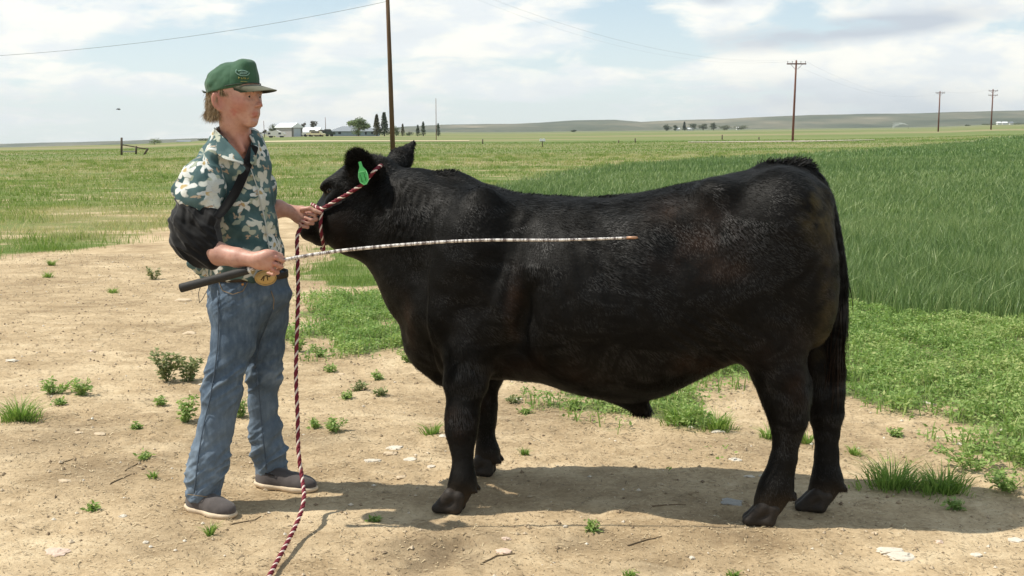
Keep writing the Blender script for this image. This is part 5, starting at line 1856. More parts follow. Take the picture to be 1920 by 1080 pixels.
def hair_fn(t, b):
    P, base, c = coat_col(t)
    r = t.sep(t.attr('tint'))[0]
    t.put(b.inputs['Base Color'], t.mix(r, base, t.mix(1.0, base, (1.9, 1.7, 1.5, 1), 'MULTIPLY')))
    b.inputs['Roughness'].default_value = .60
    sp = t.mapr(t.noise(t.vmath('MULTIPLY', t.coord('Object'), (.8, 1, 1.3)), 5.5, 6, .66, 1.2), .41, .62)
    t.put(b.inputs['Specular IOR Level'], t.math('ADD', .06, t.math('MULTIPLY', sp, .34)))


M_hide = material('black_hide', fn=hide_fn)
M_hair = material('black_coat_hair', fn=hair_fn)
BODYV = V.copy()
bull = thing('bull', 'black young bull standing side-on in the dirt with its head turned slightly away', 'bull', BC, rz=-TH)
body = link('body', bme, M_hide, bull)


def hair_on(name, V, Q, N, count, length, width, flow, lift, weight=None, mat=None, parent=None, jitter=.25, coat=None, seed=5, curl=0.0):
    """one mesh of short hair blades lying along a flow field"""
    r = np.random.default_rng(seed)
    A = V[Q[:, 0]]; Bq = V[Q[:, 1]]; Cq = V[Q[:, 2]]; D = V[Q[:, 3]]
    area = np.linalg.norm(np.cross(Cq - A, D - Bq), axis=1) * .5
    w = area if weight is None else area * weight[Q].mean(1)
    f = r.choice(len(Q), count, p=w / w.sum())
    u, v = r.random(count)[:, None], r.random(count)[:, None]
    P = (A[f] * (1 - u) + Bq[f] * u) * (1 - v) + (D[f] * (1 - u) + Cq[f] * u) * v
    n = N[Q[f]].mean(1); n /= np.linalg.norm(n, axis=1)[:, None] + 1e-9
    fl = flow(P) if callable(flow) else np.broadcast_to(flow, P.shape)
    fl = fl + r.normal(size=P.shape) * jitter
    t = fl - n * (fl * n).sum(1)[:, None]
    t /= np.linalg.norm(t, axis=1)[:, None] + 1e-9
    L = (length(P) if callable(length) else length) * (.5 + .8 * r.random(count))
    lf = lift(P) if callable(lift) else lift
    lf = np.broadcast_to(lf, (count,))
    side = np.cross(n, t) * (width * (.6 + .8 * r.random(count)))[:, None]
    d = t * np.sqrt(np.clip(1 - lf ** 2, 0, 1))[:, None] + n * lf[:, None]
    mid = P + d * (L * .55)[:, None] + side * curl * r.normal(size=(count, 1)) * 3
    tip = P + d * L[:, None] - n * (L * lf * .15)[:, None] + r.normal(size=P.shape) * (L * .06)[:, None]
    b0 = P - n * .001
    VV = np.stack([b0 - side, b0 + side, mid + side * .7, mid - side * .7, tip], 1).reshape(-1, 3)
    k = np.arange(count)[:, None] * 5
    me = new_mesh(name, VV, quads=k + np.array([[0, 1, 2, 3]]), tris=k + np.array([[3, 2, 4]]), smooth=True)
    set_attr(me, 'tint', np.repeat(np.stack([r.random(count), np.zeros(count), np.zeros(count)], 1), 5, axis=0))
    if coat is not None:
        set_attr(me, 'coat', np.repeat(coat[Q[f]].mean(1), 5, axis=0))
    o = link(name, me, mat or M_hair, parent)
    tag(o, kind='stuff')
    return o


coat = np.clip(np.stack([rust, stain, dust], 1), 0, 1)
hx0 = HP[0]


def flow(P):
    x, y, z = P.T
    f = np.tile(np.array([0.75, 0, -0.75]), (len(P), 1))
    low = sstep(.75, .45, z)[:, None]
    f = f * (1 - low) + np.array([.15, 0, -1.0]) * low
    head = sstep(hx0 + .20, hx0 + .05, x)[:, None]
    f = f * (1 - head) + (ha * .8 + np.array([0, 0, -.2])) * head
    s = np.sin(x * 9 + z * 7)[:, None] * .25 + fbm(x * 5, y * 5, z * 5, 3, 91)[:, None] * .75
    return f + np.stack([s[:, 0] * .6, s[:, 0] * .3, s[:, 0] * .5], 1)


def lgt(P):
    x, y, z = P.T
    L = np.full(len(P), .017)
    L += .012 * sstep(.9, 1.15, z) * (np.abs(y) < .2)
    L += .014 * sstep(.80, .62, z) * sstep(.30, .45, z)
    L = np.where(z < .30, .011, L)
    L = np.where(x < hx0 + .05, .010, L)
    L = L * (1 - .35 * (x < B(900, 400)[0]) * (z > .8))
    L += .016 * np.clip(fbm(x * 7, y * 7, z * 7, 2, 93), 0, 1)
    return L


def lft(P):
    x, y, z = P.T
    return .12 + .12 * np.clip(fbm(x * 8, y * 8, z * 8, 2, 95), -1, 1) + .08 * (z > 1.1)


hair_on('coat', V, Q, N, 170000, lgt, .0009, flow, lft, coat=coat, parent=body, jitter=.16)
# long tufts: inside the ear, top line, tail head, sheath
ne = region(EC, (.10, .12, .12), .1)
hair_on('ear_hair', V, Q, N, 9000, .024, .0007, lambda P: (P - EC) * 8 + eu * .5, .75, weight=ne + 1e-9, coat=coat, parent=body, jitter=.4, seed=6)
fe = region(F1, (.09, .08, .09), .1)
hair_on('ear_fringe', V, Q, N, 1600, .012, .0009, F2 - F0, .35, weight=fe + 1e-9, coat=coat, parent=body, seed=7)
th_ = region(B(1490, 308), (.13, .05, .035), .3)
hair_on('tail_head_hair', V, Q, N, 650, .036, .0020, np.array([.8, 0, .35]), .55, weight=th_ + 1e-9, coat=coat, parent=body, jitter=.45, seed=8)
wt = region(B(835, 322), (.05, .05, .03), .3) + .6 * region(B(1150, 368), (.08, .05, .02), .3) + .3 * region(B(1000, 360), (.3, .05, .03), .3)
hair_on('topline_hair', V, Q, N, 1200, .020, .0016, np.array([.9, 0, .3]), .5, weight=wt + 1e-9, coat=coat, parent=body, jitter=.4, seed=9)
sh = region(B(1208, 768, -.0), (.05, .07, .035), .3)
hair_on('sheath_tuft', V, Q, N, 500, .045, .0018, np.array([.1, 0, -1.0]), .25, weight=sh + 1e-9, coat=coat, parent=body, jitter=.25, seed=10)

# tail: a dock under hair, hanging down the rump to a thick switch
TP = [B(1500, 322, 0), B(1528, 338, .0), B(1547, 375, .0), B(1558, 420, .0), B(1566, 470, .0), B(1572, 520, .0), B(1570, 570, .0), B(1566, 620, .0), B(1566, 670, .01)]
TP = np.array(TP)
tt = np.linspace(0, len(TP) - 1, 60)
TQ = np.stack([csmooth(tt, np.arange(len(TP)), TP[:, j]) for j in range(3)], 1)
tr = np.interp(tt, [0, 1.5, 3, 5, 6.5, 8], [.040, .036, .034, .036, .036, .024])
Vt, Qt, Tt = tube_arrays(TQ, tr, 12)
Nt = vert_normals(Vt, Qt, Tt)
tme = new_mesh('tail', Vt, quads=Qt, tris=Tt)
set_attr(tme, 'coat', np.zeros((len(Vt), 3)))
tail = link('tail', tme, M_hide, bull)
wsw = np.repeat(np.interp(tt, [0, 1, 4, 5, 8], [.6, .6, .7, 1.4, 2.2]), 12)
wsw = np.concatenate([wsw, [0, 1]])
hair_on('tail_hair', Vt, Qt, Nt, 9000, lambda P: np.interp(P[:, 2], [.55, .85, 1.0, 1.3], [.14, .12, .055, .032]), .0015, np.array([.02, 0, -1.]), .10,
        weight=wsw, coat=np.zeros((len(Vt), 3)), parent=tail, jitter=.10, seed=12)
# lower switch: a bundle of long strands
r = np.random.default_rng(4)
ns = 1500
src = TQ[r.integers(38, 60, ns)] + r.normal(size=(ns, 3)) * [.014, .018, .01]
Lh = .10 + .20 * r.random(ns)
end = src + np.stack([r.normal(size=ns) * .012 - .004, r.normal(size=ns) * .018, -Lh], 1)
mid = (src + end) / 2 + r.normal(size=(ns, 3)) * .006
sd_ = np.stack([np.full(ns, .0016), r.normal(size=ns) * .001, np.zeros(ns)], 1)
VV = np.stack([src - sd_, src + sd_, mid + sd_, mid - sd_, end], 1).reshape(-1, 3)
k = np.arange(ns)[:, None] * 5
sme = new_mesh('switch', VV, quads=k + np.array([[0, 1, 2, 3]]), tris=k + np.array([[3, 2, 4]]))
set_attr(sme, 'tint', np.repeat(np.stack([r.random(ns), np.zeros(ns), np.zeros(ns)], 1), 5, axis=0))
set_attr(sme, 'coat', np.repeat(np.stack([np.where(end[:, 2] < .62, .35, 0) * r.random(ns), np.zeros(ns), np.zeros(ns)], 1), 5, axis=0))
tag(link('switch', sme, M_hair, tail), kind='stuff')

# hooves: two claws each
M_hoof = material('dusty_hoof', (.02, .016, .012), .6, .25, fn=tinted((.026, .020, .0155), .5, 22, .6, .35, .35, .003, scl=(1, 1, 3)))
for nm, (fb, out) in feet.items():
    hv = Vol(fb + [-.12, -.09, -.01], fb + [.11, .09, .14], .0045)
    top = out[-1][0]
    s_ = .90 if 'near' in nm else .86
    for q in (-1, 1):
        ly = q * .029 * s_
        c0 = np.array([fb[0] - .005, fb[1] + ly, fb[2]])
        hv.cone(c0 + [-.058 * s_, -q * .004, .014], c0 + [.030, 0, .022], .020 * s_, .027 * s_, .012)
        hv.cone(c0 + [-.048 * s_, -q * .004, .018], np.array([top[0] - .006, fb[1] + ly * .8, fb[2] + .074]), .021, .030, .012)
        hv.cone(c0 + [.034, 0, .022], np.array([top[0] + .028, fb[1] + ly * .8, fb[2] + .070]), .024, .026, .012)
    hv.apply(lambda X, Y, Z: Z - (fb[2] - .002) + 0 * X + 0 * Y, fb - .2, fb + .2, .004, 's')
    hV, hQ, hT, _ = sculpt(hv, 1)
    hme = new_mesh('hoof', hV, quads=hQ, tris=hT)
    link('hoof', hme, M_hoof, bull)

# eyes
M_eye = material('bull_eye', (.012, .008, .006), .08, .6)
for s_ in (-1, 1):
    g = Geo(); g.ball(H(.152, s_ * .071, .054), .0175, 28, 16)
    link('eye', g.mesh('eye'), M_eye, bull)
# wet nose pad
g = Geo()
g.ball((0, 0, 0), 1.0, 18, 10)
Vn = np.vstack(g.V) * [.012, .052, .026]
Vn = Vn @ np.stack([ha, hl, hu]) + H(.376, 0, -.002)
g.V = [Vn]
link('nose_pad', g.mesh('nose_pad'), material('nose_skin', (.02, .018, .017), .35, .5, fn=tinted((.022, .02, .019), .3, 80, .35, .5, .5, .002)), bull)

# ear tag: thin green plastic with a raised rim and dark characters
tgc = w2b(W(681, 331, 4.675))
tx = np.array([.97, -.10, 0.20]); tx /= np.linalg.norm(tx)
tz = np.array([-.20, -.05, .97]); tz -= tx * tz.dot(tx); tz /= np.linalg.norm(tz)
ty = np.cross(tx, tz)
if ty[1] > 0: ty = -ty
out2 = np.array([(-.006, .062), (.006, .062), (.008, .040), (.020, .022), (.0235, .004), (.021, -.020), (.008, -.034), (-.006, -.035), (-.020, -.022), (-.0225, .002), (-.017, .022), (-.007, .040)])
m = len(out2)


def plate(o2, t0, t1):
    F = np.array([tgc + tx * a + tz * b + ty * t1 for a, b in o2]); Bk = np.array([tgc + tx * a + tz * b + ty * t0 for a, b in o2])
    vv = np.vstack([F, Bk]); n_ = len(o2)
    fs = [tuple(range(n_)), tuple(range(2 * n_ - 1, n_ - 1, -1))] + [(i, n_ + i, n_ + (i + 1) % n_, (i + 1) % n_) for i in range(n_)]
    return vv, fs


M_tag = material('green_plastic_tag', (.07, .42, .12), .45, .4)
vv, fs = plate(out2, -.0008, .0008)
et = link('ear_tag', new_mesh('ear_tag', vv, fs, smooth=False), M_tag, bull)
g = Geo()
rim = [tgc + tx * a * .93 + tz * (b * .93) + ty * .001 for a, b in out2[3:11]]
rim.append(rim[0])
g.tube(np.array(rim), .0010, 5)
link('rim', g.mesh('rim'), material('pale_green_rim', (.25, .62, .30), .5, .3), et)
M_tagink = material('tag_ink', (.012, .09, .02), .6, .3)
# the two dark figures on the tag
gl = Geo()
for pts in ([(-.010, .010), (-.010, -.020)], [(.004, .012), (.010, .006), (.004, .000), (.011, -.008), (.004, -.018)],
            [(-.009, -.019), (-.003, -.017)]):
    P = np.array([tgc + tx * a + tz * b + ty * .0014 for a, b in pts])
    gl.tube(P, .0011, 5)
link('tag_figure', gl.mesh('tag_figure'), M_tagink, et)
# ------------------------------------------------------------------ the boy
PC = np.array([W(450, 500, 4.66)[0], 4.66, 0.0])           # his base point on the ground
PC[2] = float(gz(PC[0], PC[1]))
boy = thing('person', 'boy in green cap, floral shirt, black arm sling and jeans holding the bull halter', 'person', PC)
FAZ = math.radians(62)
fF = np.array([math.sin(FAZ), -math.cos(FAZ), 0.0])         # the way his chest faces
fL = np.array([math.cos(FAZ), math.sin(FAZ), 0.0])          # his left
UP = np.array([0, 0, 1.0])

M_skin = material('skin', (.55, .32, .23), .5, .4)


def skin_fn(t, b):
    P = t.coord('Object')
    f = t.attr('flush', 'Fac')
    n = t.noise(P, 18, 4, .6)
    base = t.ramp(n, [(.3, (.42, .215, .160)), (.7, (.54, .310, .235))])
    base = t.mix(t.math('MULTIPLY', t.mapr(t.noise(P, 75, 3, .6), .45, .7), .30), base, (.34, .13, .095, 1))
    base = t.mix(f, base, (.42, .115, .090, 1))
    t.put(b.inputs['Base Color'], base)
    b.inputs['Roughness'].default_value = .48
    b.inputs['Subsurface Weight'].default_value = .10
    b.inputs['Subsurface Radius'].default_value = (.012, .004, .002)
    t.put(b.inputs['Normal'], t.bump(t.noise(P, 320, 3, .6), .35, .001))


M_skin = material('skin', fn=skin_fn)

# head frame
HAZ = math.radians(66)
hF = np.array([math.sin(HAZ), -math.cos(HAZ), -0.05]); hF /= np.linalg.norm(hF)
hL = np.array([math.cos(HAZ), math.sin(HAZ), 0.0])
hU = np.cross(hF, hL); hU = hU if hU[2] > 0 else -hU
HO = W(440, 190, 4.62)                                    # between the ears
HMr = np.stack([hF, hL, hU], 1)
KF = 1.10


def h(f, l, u):
    return HO + hF * f * KF + hL * l * KF + hU * u * .93


pv = Vol((W(330, 300, 4.66)[0] - .05, 4.10, .92), (W(615, 300, 5.0)[0] + .06, 5.10, 1.80), .0038)


def he(f, l, u, r, k=.012, op='u'):
    pv.ell(h(f, l, u), np.array(r) * KF, k, op, HMr)


def hc(a, b, r1, r2, k=.01, op='u'):
    pv.cone(h(*a), h(*b), r1, r2, k, op)


# skull and face
he(-.012, 0, .052, (.096, .074, .080), .02)
he(.030, 0, .020, (.066, .066, .080), .03)
he(.045, 0, -.030, (.050, .044, .054), .03)
hc((-.010, -.048, -.030), (.070, -.014, -.086), .021, .014, .022)        # jaw line
hc((-.010, .048, -.030), (.070, .014, -.086), .021, .014, .022)
hc((.070, -.014, -.086), (.070, .014, -.086), .014, .014, .02)
he(.077, 0, -.084, (.014, .016, .014), .016)                            # chin
he(.070, 0, .050, (.024, .056, .020), .025)                              # brow ridge
for s_ in (-1, 1):
    he(.058, s_ * .040, -.004, (.022, .018, .018), .03)                 # cheekbone
    he(.094, s_ * .031, .026, (.012, .016, .010), .012, 's')            # eye socket
    he(.0745, s_ * .031, .026, (.0135, .0145, .0125), .004)             # eyeball under lids
    hc((.0865, s_ * .018, .0275), (.0850, s_ * .031, .0308), .0046, .0052, .004)   # upper lid
    hc((.0850, s_ * .031, .0298), (.0760, s_ * .046, .0262), .0052, .0040, .004)
    hc((.0855, s_ * .019, .0180), (.0840, s_ * .031, .0163), .0044, .0046, .004)   # lower lid
    hc((.0840, s_ * .031, .0163), (.0760, s_ * .045, .0200), .0046, .0040, .004)
    he(.107, s_ * .0100, -.014, (.009, .0065, .0062), .006)             # nostril wing
    he(.112, s_ * .006, -.0215, (.006, .0035, .004), .003, 's')
hc((.0900, 0, .036), (.1100, 0, -.004), .0062, .0068, .014)              # nose
he(.1125, 0, -.0085, (.0070, .0078, .0068), .008)
hc((.0935, 0, -.0440), (.0850, -.022, -.0475), .0052, .0040, .008)
hc((.0935, 0, -.0440), (.0850, .022, -.0475), .0052, .0040, .008)      # upper lip
hc((.0915, -.008, -.0560), (.0915, .008, -.0560), .0056, .0056, .010)
he(.079, 0, -.050, (.020, .030, .026), .02)
def face_f(l, u):
    """how far forward the face reaches at this place"""
    for f in np.arange(.125, .05, -.0008):
        i_ = np.round((h(f, l, u) - pv.lo) / pv.h).astype(int)
        if pv.A[tuple(i_)] < 0:
            return f
    return .08


mp = [(face_f(l, u) + .0006, l, u) for l, u in ((-.025, -.0520), (-.013, -.0505), (0, -.0500), (.013, -.0505), (.025, -.0520))]
for a_, b_ in zip(mp[:-1], mp[1:]):
    hc(a_, b_, .0028, .0028, .003, 's')  # mouth opening
he(.098, 0, -.068, (.008, .020, .006), .01, 's')
# ears
for s_ in (-1, 1):
    ax = hU * .93 - hF * .25
    c = h(-.022, s_ * .0745, -.002)
    an = hL * s_ * .90 + hF * .44
    an /= np.linalg.norm(an); ax = ax - an * ax.dot(an); ax /= np.linalg.norm(ax)
    M_ = np.stack([ax, np.cross(ax, an), an], 1)
    pv.ell(c, (.037, .021, .008), .006, 'u', M_)
    pv.ell(c + an * .009, (.025, .012, .006), .004, 's', M_)
    pv.ell(c - ax * .033 + hF * .004, (.009, .008, .006), .006, 'u', M_)
# neck
pv.chain([(h(-.006, 0, -.02), .056), (h(-.002, 0, -.09), .054), (W(444, 262, 4.66), .061), (W(438, 292, 4.68), .085)], .02)
for s_ in (-1, 1):
    pv.cone(h(-.02, s_ * .05, -.03), W(455, 282, 4.60 if s_ < 0 else 4.68), .013, .012, .02)
# chest (beneath the shirt)
TC = W(436, 320, 4.68)


def tb(f, l, z):
    """torso point: forward, left, world height"""
    p = np.array([TC[0], TC[1], 0.0]) + fF * f + fL * l
    return np.array([p[0], p[1], z])


ZS = W(400, 300, 4.6)[2]                                  # shoulder height
TM = np.stack([fF, fL, UP], 1)
pv.ell(tb(.0, 0, ZS - .07), (.098, .165, .13), .04, 'u', TM)
pv.ell(tb(-.005, 0, ZS - .24), (.092, .145, .20), .04, 'u', TM)
SR = W(388, 328, 4.54); SL = W(480, 318, 4.81)
pv.cone(tb(0, -.05, ZS + .02), SR, .062, .052, .04)
pv.cone(tb(0, .05, ZS + .02), SL, .062, .052, .04)
# right arm, in the sling: shoulder, elbow, wrist
ER = W(372, 455, 4.40); WR = W(478, 487, 4.30)
pv.chain([(SR, .052), (W(372, 390, 4.45), .046), (ER, .042)], .02)
pv.chain([(ER, .042), (W(410, 476, 4.37), .043), (W(445, 483, 4.335), .036), (WR, .0275)], .015)
# left arm reaching to the halter
EL = W(497, 405, 4.90); WL = W(547, 397, 4.92)
pv.chain([(SL, .044), (W(489, 370, 4.87), .040), (EL, .040)], .02)
pv.chain([(EL, .040), (W(522, 391, 4.92), .036), (WL, .0265)], .015)


def finger(pts, r, k=.005):
    n = len(pts)
    pv.chain([(p, r * (1.0 - .10 * i)) for i, p in enumerate(pts)], k)


# right hand: closed round the show stick, back of the hand to the camera
RH0 = WR
kn = [W(512, 473, 4.285), W(517, 483, 4.278), W(516, 495, 4.276), W(511, 506, 4.280)]      # knuckles, index to little finger
pv.cone(RH0, W(500, 479, 4.285), .026, .024, .012)
pv.cone(W(486, 486, 4.29), W(506, 481, 4.283), .026, .023, .012)
pv.cone(W(486, 494, 4.295), W(504, 497, 4.288), .025, .021, .012)
pv.cone(W(494, 486, 4.285), W(500, 493, 4.285), .025, .024, .01)
mids = [W(527, 479, 4.305), W(530, 489, 4.300), W(528, 500, 4.300), W(521, 511, 4.303)]
tips = [W(521, 490, 4.345), W(521, 498, 4.342), W(518, 507, 4.340), W(512, 515, 4.338)]
ends = [W(508, 489, 4.350), W(508, 497, 4.348), W(506, 505, 4.346), W(502, 512, 4.344)]
for a_, b_, c_, d_, r_ in zip(kn, mids, tips, ends, (.0098, .0100, .0095, .0085)):
    finger([a_, b_, c_, d_], r_, .003)
finger([W(492, 480, 4.318), W(506, 476, 4.338), W(520, 480, 4.342), W(531, 484, 4.335)], .0112, .005)   # thumb along the stick

# left hand: fist over the rope, thumb side to the camera
pv.cone(WL, W(566, 397, 4.925), .026, .027, .012)
pv.cone(W(556, 402, 4.92), W(575, 408, 4.915), .029, .028, .012)
pv.cone(W(560, 409, 4.918), W(570, 418, 4.912), .025, .019, .012)
kk = [W(584, 396, 4.925), W(586, 405, 4.915), W(582, 413, 4.905), W(575, 421, 4.895)]
m1 = [W(597, 399, 4.905), W(594, 411, 4.888), W(586, 419, 4.878), W(577, 426, 4.872)]
m2 = [W(590, 404, 4.880), W(583, 413, 4.868), W(575, 419, 4.862), W(568, 425, 4.860)]
m3 = [W(577, 401, 4.882), W(572, 408, 4.872), W(566, 414, 4.868), W(561, 419, 4.866)]
for a_, b_, c_, d_, r_ in zip(kk, m1, m2, m3, (.0098, .0100, .0092, .0082)):
    finger([a_, b_, c_, d_], r_, .003)
finger([W(566, 393, 4.885), W(580, 391, 4.876), W(592, 396, 4.872), W(601, 399, 4.872)], .0115, .005)   # thumb

V, Q, T, N = sculpt(pv, 1)
pv.A = None
N0 = N


def reg(c, r):
    q = np.sqrt((((V - np.asarray(c)) / r) ** 2).sum(1))
    return sstep(1.3, .5, q)


flush = .70 * reg(h(.036, -.055, -.050), .020) * (.3 + 1.3 * np.clip(fbm(V[:, 0] * 60, V[:, 1] * 60, V[:, 2] * 60, 2, 3), 0, 1))
flush += .35 * reg(h(.06, -.05, -.012), .038) + .35 * reg(h(.118, 0, -.01), .018)
flush += .60 * reg(h(.092, -.008, -.050), .0175) * (V[:, 2] < h(.1, 0, -.036)[2])
flush += .35 * reg(h(-.022, -.08, 0), .042)
for k_ in kn + kk:
    flush += .30 * reg(k_, .016)
flush += .22 * reg(W(455, 290, 4.6), .10) + .12 * sstep(1.05, 1.0, V[:, 2]) * 0
me = new_mesh('body', V - PC, quads=Q, tris=T)
set_attr(me, 'flush', np.clip(flush, 0, 1))
pbody = link('body', me, M_skin, boy)

# eyes, brows
M_white = material('eye_white', (.22, .18, .16), .3, .4)
M_iris = material('iris', (.025, .02, .018), .15, .6)
M_brow = material('brow_hair', (.16, .10, .055), .7, .2)
for s_ in (-1, 1):
    g = Geo(); g.ball(h(.0768, s_ * .0315, .0232), .0115, 18, 12); eb = g.obj('eyeball', M_white, boy)
    g = Geo(); g.ball(h(.0852, s_ * .0305, .0230), .0064, 14, 10); g.obj('iris', M_iris, eb)
    g = Geo()
    g.tube(np.array([h(.0975, s_ * .018, .043), h(.0955, s_ * .032, .0475), h(.0865, s_ * .047, .0435)]), [.0022, .0030, .0015], 6)
    g.obj('eyebrow', M_brow, boy)

# hair: many strands from under the cap, over the temple and down the nape
M_blond = material('sandy_hair', fn=lambda t, b: (t.put(b.inputs['Base Color'], t.ramp(t.sep(t.attr('tint'))[0], [(0, (.13, .088, .046)), (.6, (.28, .20, .110)), (1, (.48, .37, .22))])),
                                                 setattr(b.inputs['Roughness'], 'default_value', .5)))
r = np.random.default_rng(9)
parts = []
VV, tn = [], []


def strands(n, src, length, drift, w=.0011, spread=.2):
    n = int(n)
    u = r.random((n, 3))
    P = np.array([src(*q) for q in u])
    L = length * (.6 + .7 * r.random(n))
    d = np.asarray(drift, float) + r.normal(size=(n, 3)) * spread
    d /= np.linalg.norm(d, axis=1)[:, None]
    mid = P + d * (L * .5)[:, None]
    tip = mid + (d * .8 + np.array([0, 0, -.25]) + r.normal(size=(n, 3)) * spread * .7) * (L * .5)[:, None]
    sd = np.cross(d, r.normal(size=(n, 3))); sd /= np.linalg.norm(sd, axis=1)[:, None]; sd *= w
    VV.append(np.stack([P - sd, P + sd, mid + sd * .8, mid - sd * .8, tip], 1).reshape(-1, 3))
    tn.append(np.repeat(r.random(n), 5))


def nape(a, b, c):
    th = -1.9 + 3.8 * a                                   # round the back of the skull
    return h(-.012 - (.094 - .012 * c) * math.cos(th * .80), -.076 * math.sin(th * .80) * (1.0 - .1 * c), .035 - .085 * b - .012 * abs(math.sin(th)))


strands(7000, nape, .036, (-hF * .16 + np.array([0, 0, -1.0])), w=.0007, spread=.26)
strands(3500, lambda a, b, c: nape(a, b * .5 - .35, c), .042, (-hF * .10 + np.array([0, 0, -1.0])), w=.0008, spread=.18)
strands(1500, lambda a, b, c: h(-.078 - .012 * c, -.05 + .09 * a, -.040 - .02 * b), .036, (-hF * .55 + np.array([0, 0, -.8])), w=.0007, spread=.3)
for s_ in (-1, 1):
    strands(700, lambda a, b, c: h(-.008 + .036 * a, s_ * (.0765 - .006 * a), .050 - .018 * b), .018, (hF * .12 + np.array([0, 0, -1.0]) - hL * s_ * .1), w=.0006, spread=.14)
VV = np.vstack(VV); n5 = len(VV) // 5
me = new_mesh('hair', VV - PC, quads=np.arange(n5)[:, None] * 5 + np.array([[0, 1, 2, 3]]), tris=np.arange(n5)[:, None] * 5 + np.array([[3, 2, 4]]))
set_attr(me, 'tint', np.stack([np.concatenate(tn)] * 3, 1) * [1, 0, 0])
tag(link('hair', me, M_blond, boy), kind='stuff')


# ---- cap
def cloth(base, amt=.12, rough=.85, weave=900, scl=18):
    def fn(t, b):
        P = t.coord('Object')
        n = t.noise(P, scl, 4, .6)
        lo = tuple(c * (1 - amt) for c in base); hi = tuple(c * (1 + amt) for c in base)
        t.put(b.inputs['Base Color'], t.ramp(n, [(.3, lo), (.7, hi)]))
        b.inputs['Roughness'].default_value = rough
        b.inputs['Specular IOR Level'].default_value = .2
        b.inputs['Sheen Weight'].default_value = .15
        t.put(b.inputs['Normal'], t.bump(t.noise(P, weave, 2, .5), .25, .0008))
    return fn


M_capg = material('green_cotton', fn=cloth((.040, .100, .055)))
M_brimc = material('olive_brim', fn=cloth((.105, .105, .070)))
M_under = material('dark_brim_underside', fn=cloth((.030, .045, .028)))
cv = Vol(HO + [-.17, -.16, .0], HO + [.20, .16, .22], .0032)


def capell(f, u, r_, k=.01, op='u', l=0):
    cv.ell(h(f, l, u), np.array(r_) * KF, k, op, HMr)


capell(-.012, .054, (.099, .087, .090), .01)
capell(.050, .112, (.036, .050, .048), .035)                # the tall front panel
cv.cone(h(-.030, 0, .128), h(.040, 0, .148), .022, .022, .04)
cv.cone(h(.058, -.018, .158), h(.058, .018, .158), .011, .011, .03)
# cut along the rim plane, tilted up at the back
rn = hU * 1.0 - hF * .21; rn /= np.linalg.norm(rn)
rp = h(0, 0, .046)
cv.apply(lambda X, Y, Z: ((X - rp[0]) * rn[0] + (Y - rp[1]) * rn[1] + (Z - rp[2]) * rn[2]) + .012 * 0, HO - .3, HO + .3, .003, 's')
V, Q, T, N = sculpt(cv, 1)
q = (V - HO)
loc = np.stack([q @ hF, q @ hL, q @ hU], 1)
# seams, soft dents and slouch at the back
ang = np.arctan2(loc[:, 1], loc[:, 0] + .01)
for a0 in (0.0, 1.05, 2.1, -1.05, -2.1):
    V = V - N * (np.exp(-((ang - a0) / .022) ** 2) * .0012)[:, None]
dent = fbm(loc[:, 0] * 17, loc[:, 1] * 17, loc[:, 2] * 15, 3, 13)
back = sstep(.03, -.05, loc[:, 0])
V = V + N * (dent * (.0035 + .007 * back) + fbm(loc[:, 0] * 45, loc[:, 1] * 45, loc[:, 2] * 30, 2, 14) * .0022)[:, None]
crown = mesh_to('cap_crown', V, Q, T, M_capg, boy)
g = Geo(); g.ball(h(-.020, 0, .158), .006, 10, 6); g.obj('cap_button', M_capg, crown)
# brim: a curved sheet with thickness
nb, na = 11, 27
B1, B2 = [], []
for i in range(nb):
    for j in range(na):
        a = -1.0 + 2.0 * j / (na - 1)
        t_ = i / (nb - 1)
        r0f, r0l = .094, .083
        f0, l0 = -.006 + r0f * math.cos(a), r0l * math.sin(a)
        prot = .090 * max(math.cos(a * 1.565), 0) ** .55
        f1, l1 = f0 + prot, l0 * (1 - .10 * t_)
        f = f0 + (f1 - f0) * t_
        u = .053 + .27 * f0 - .020 * t_ - .008 * (l0 / .08) ** 2 * t_
        B1.append(h(f, l0 + (l1 - l0) * t_, u)); B2.append(h(f, l0 + (l1 - l0) * t_, u - .0032))
B1 = np.array(B1); B2 = np.array(B2)
ii = np.arange(nb - 1)[:, None] * na + np.arange(na - 1)[None]
qd = np.stack([ii, ii + na, ii + na + 1, ii + 1], -1).reshape(-1, 4)
m_ = len(B1)
bd = [(j, j + 1, m_ + j + 1, m_ + j) for j in range(na - 1)] + [((nb - 1) * na + j + 1, (nb - 1) * na + j, m_ + (nb - 1) * na + j, m_ + (nb - 1) * na + j + 1) for j in range(na - 1)]
bd += [((i + 1) * na, i * na, m_ + i * na, m_ + (i + 1) * na) for i in range(nb - 1)] + [(i * na + na - 1, (i + 1) * na + na - 1, m_ + (i + 1) * na + na - 1, m_ + i * na + na - 1) for i in range(nb - 1)]
brim = mesh_to('cap_brim', np.vstack([B1, B2, B1, B2]), np.vstack([qd, qd[:, ::-1] + m_, np.array(bd) + 2 * m_]), None, M_brimc, boy)
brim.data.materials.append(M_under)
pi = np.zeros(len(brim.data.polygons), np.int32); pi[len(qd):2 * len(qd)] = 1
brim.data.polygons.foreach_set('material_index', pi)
# strap at the back
g = Geo()
aa = np.linspace(math.pi - .55, math.pi + .55, 14)
g.tube(np.array([h(-.012 + .103 * math.cos(a), .088 * math.sin(a), .032) for a in aa]), .0030, 6, R2=.0075)
g.tube(np.array([h(-.112, -.010, .032), h(-.124, -.014, .034), h(-.134, -.012, .038)]), .0028, 6, R2=.0080)
g.obj('cap_strap', M_under, crown)
# stitched emblem and lettering on the front panel: pale arc with a fish-like shape over two short lines
M_emb = material('pale_thread', (.20, .33, .28), .8, .2)
M_gold = material('gold_thread', (.33, .31, .10), .8, .2)


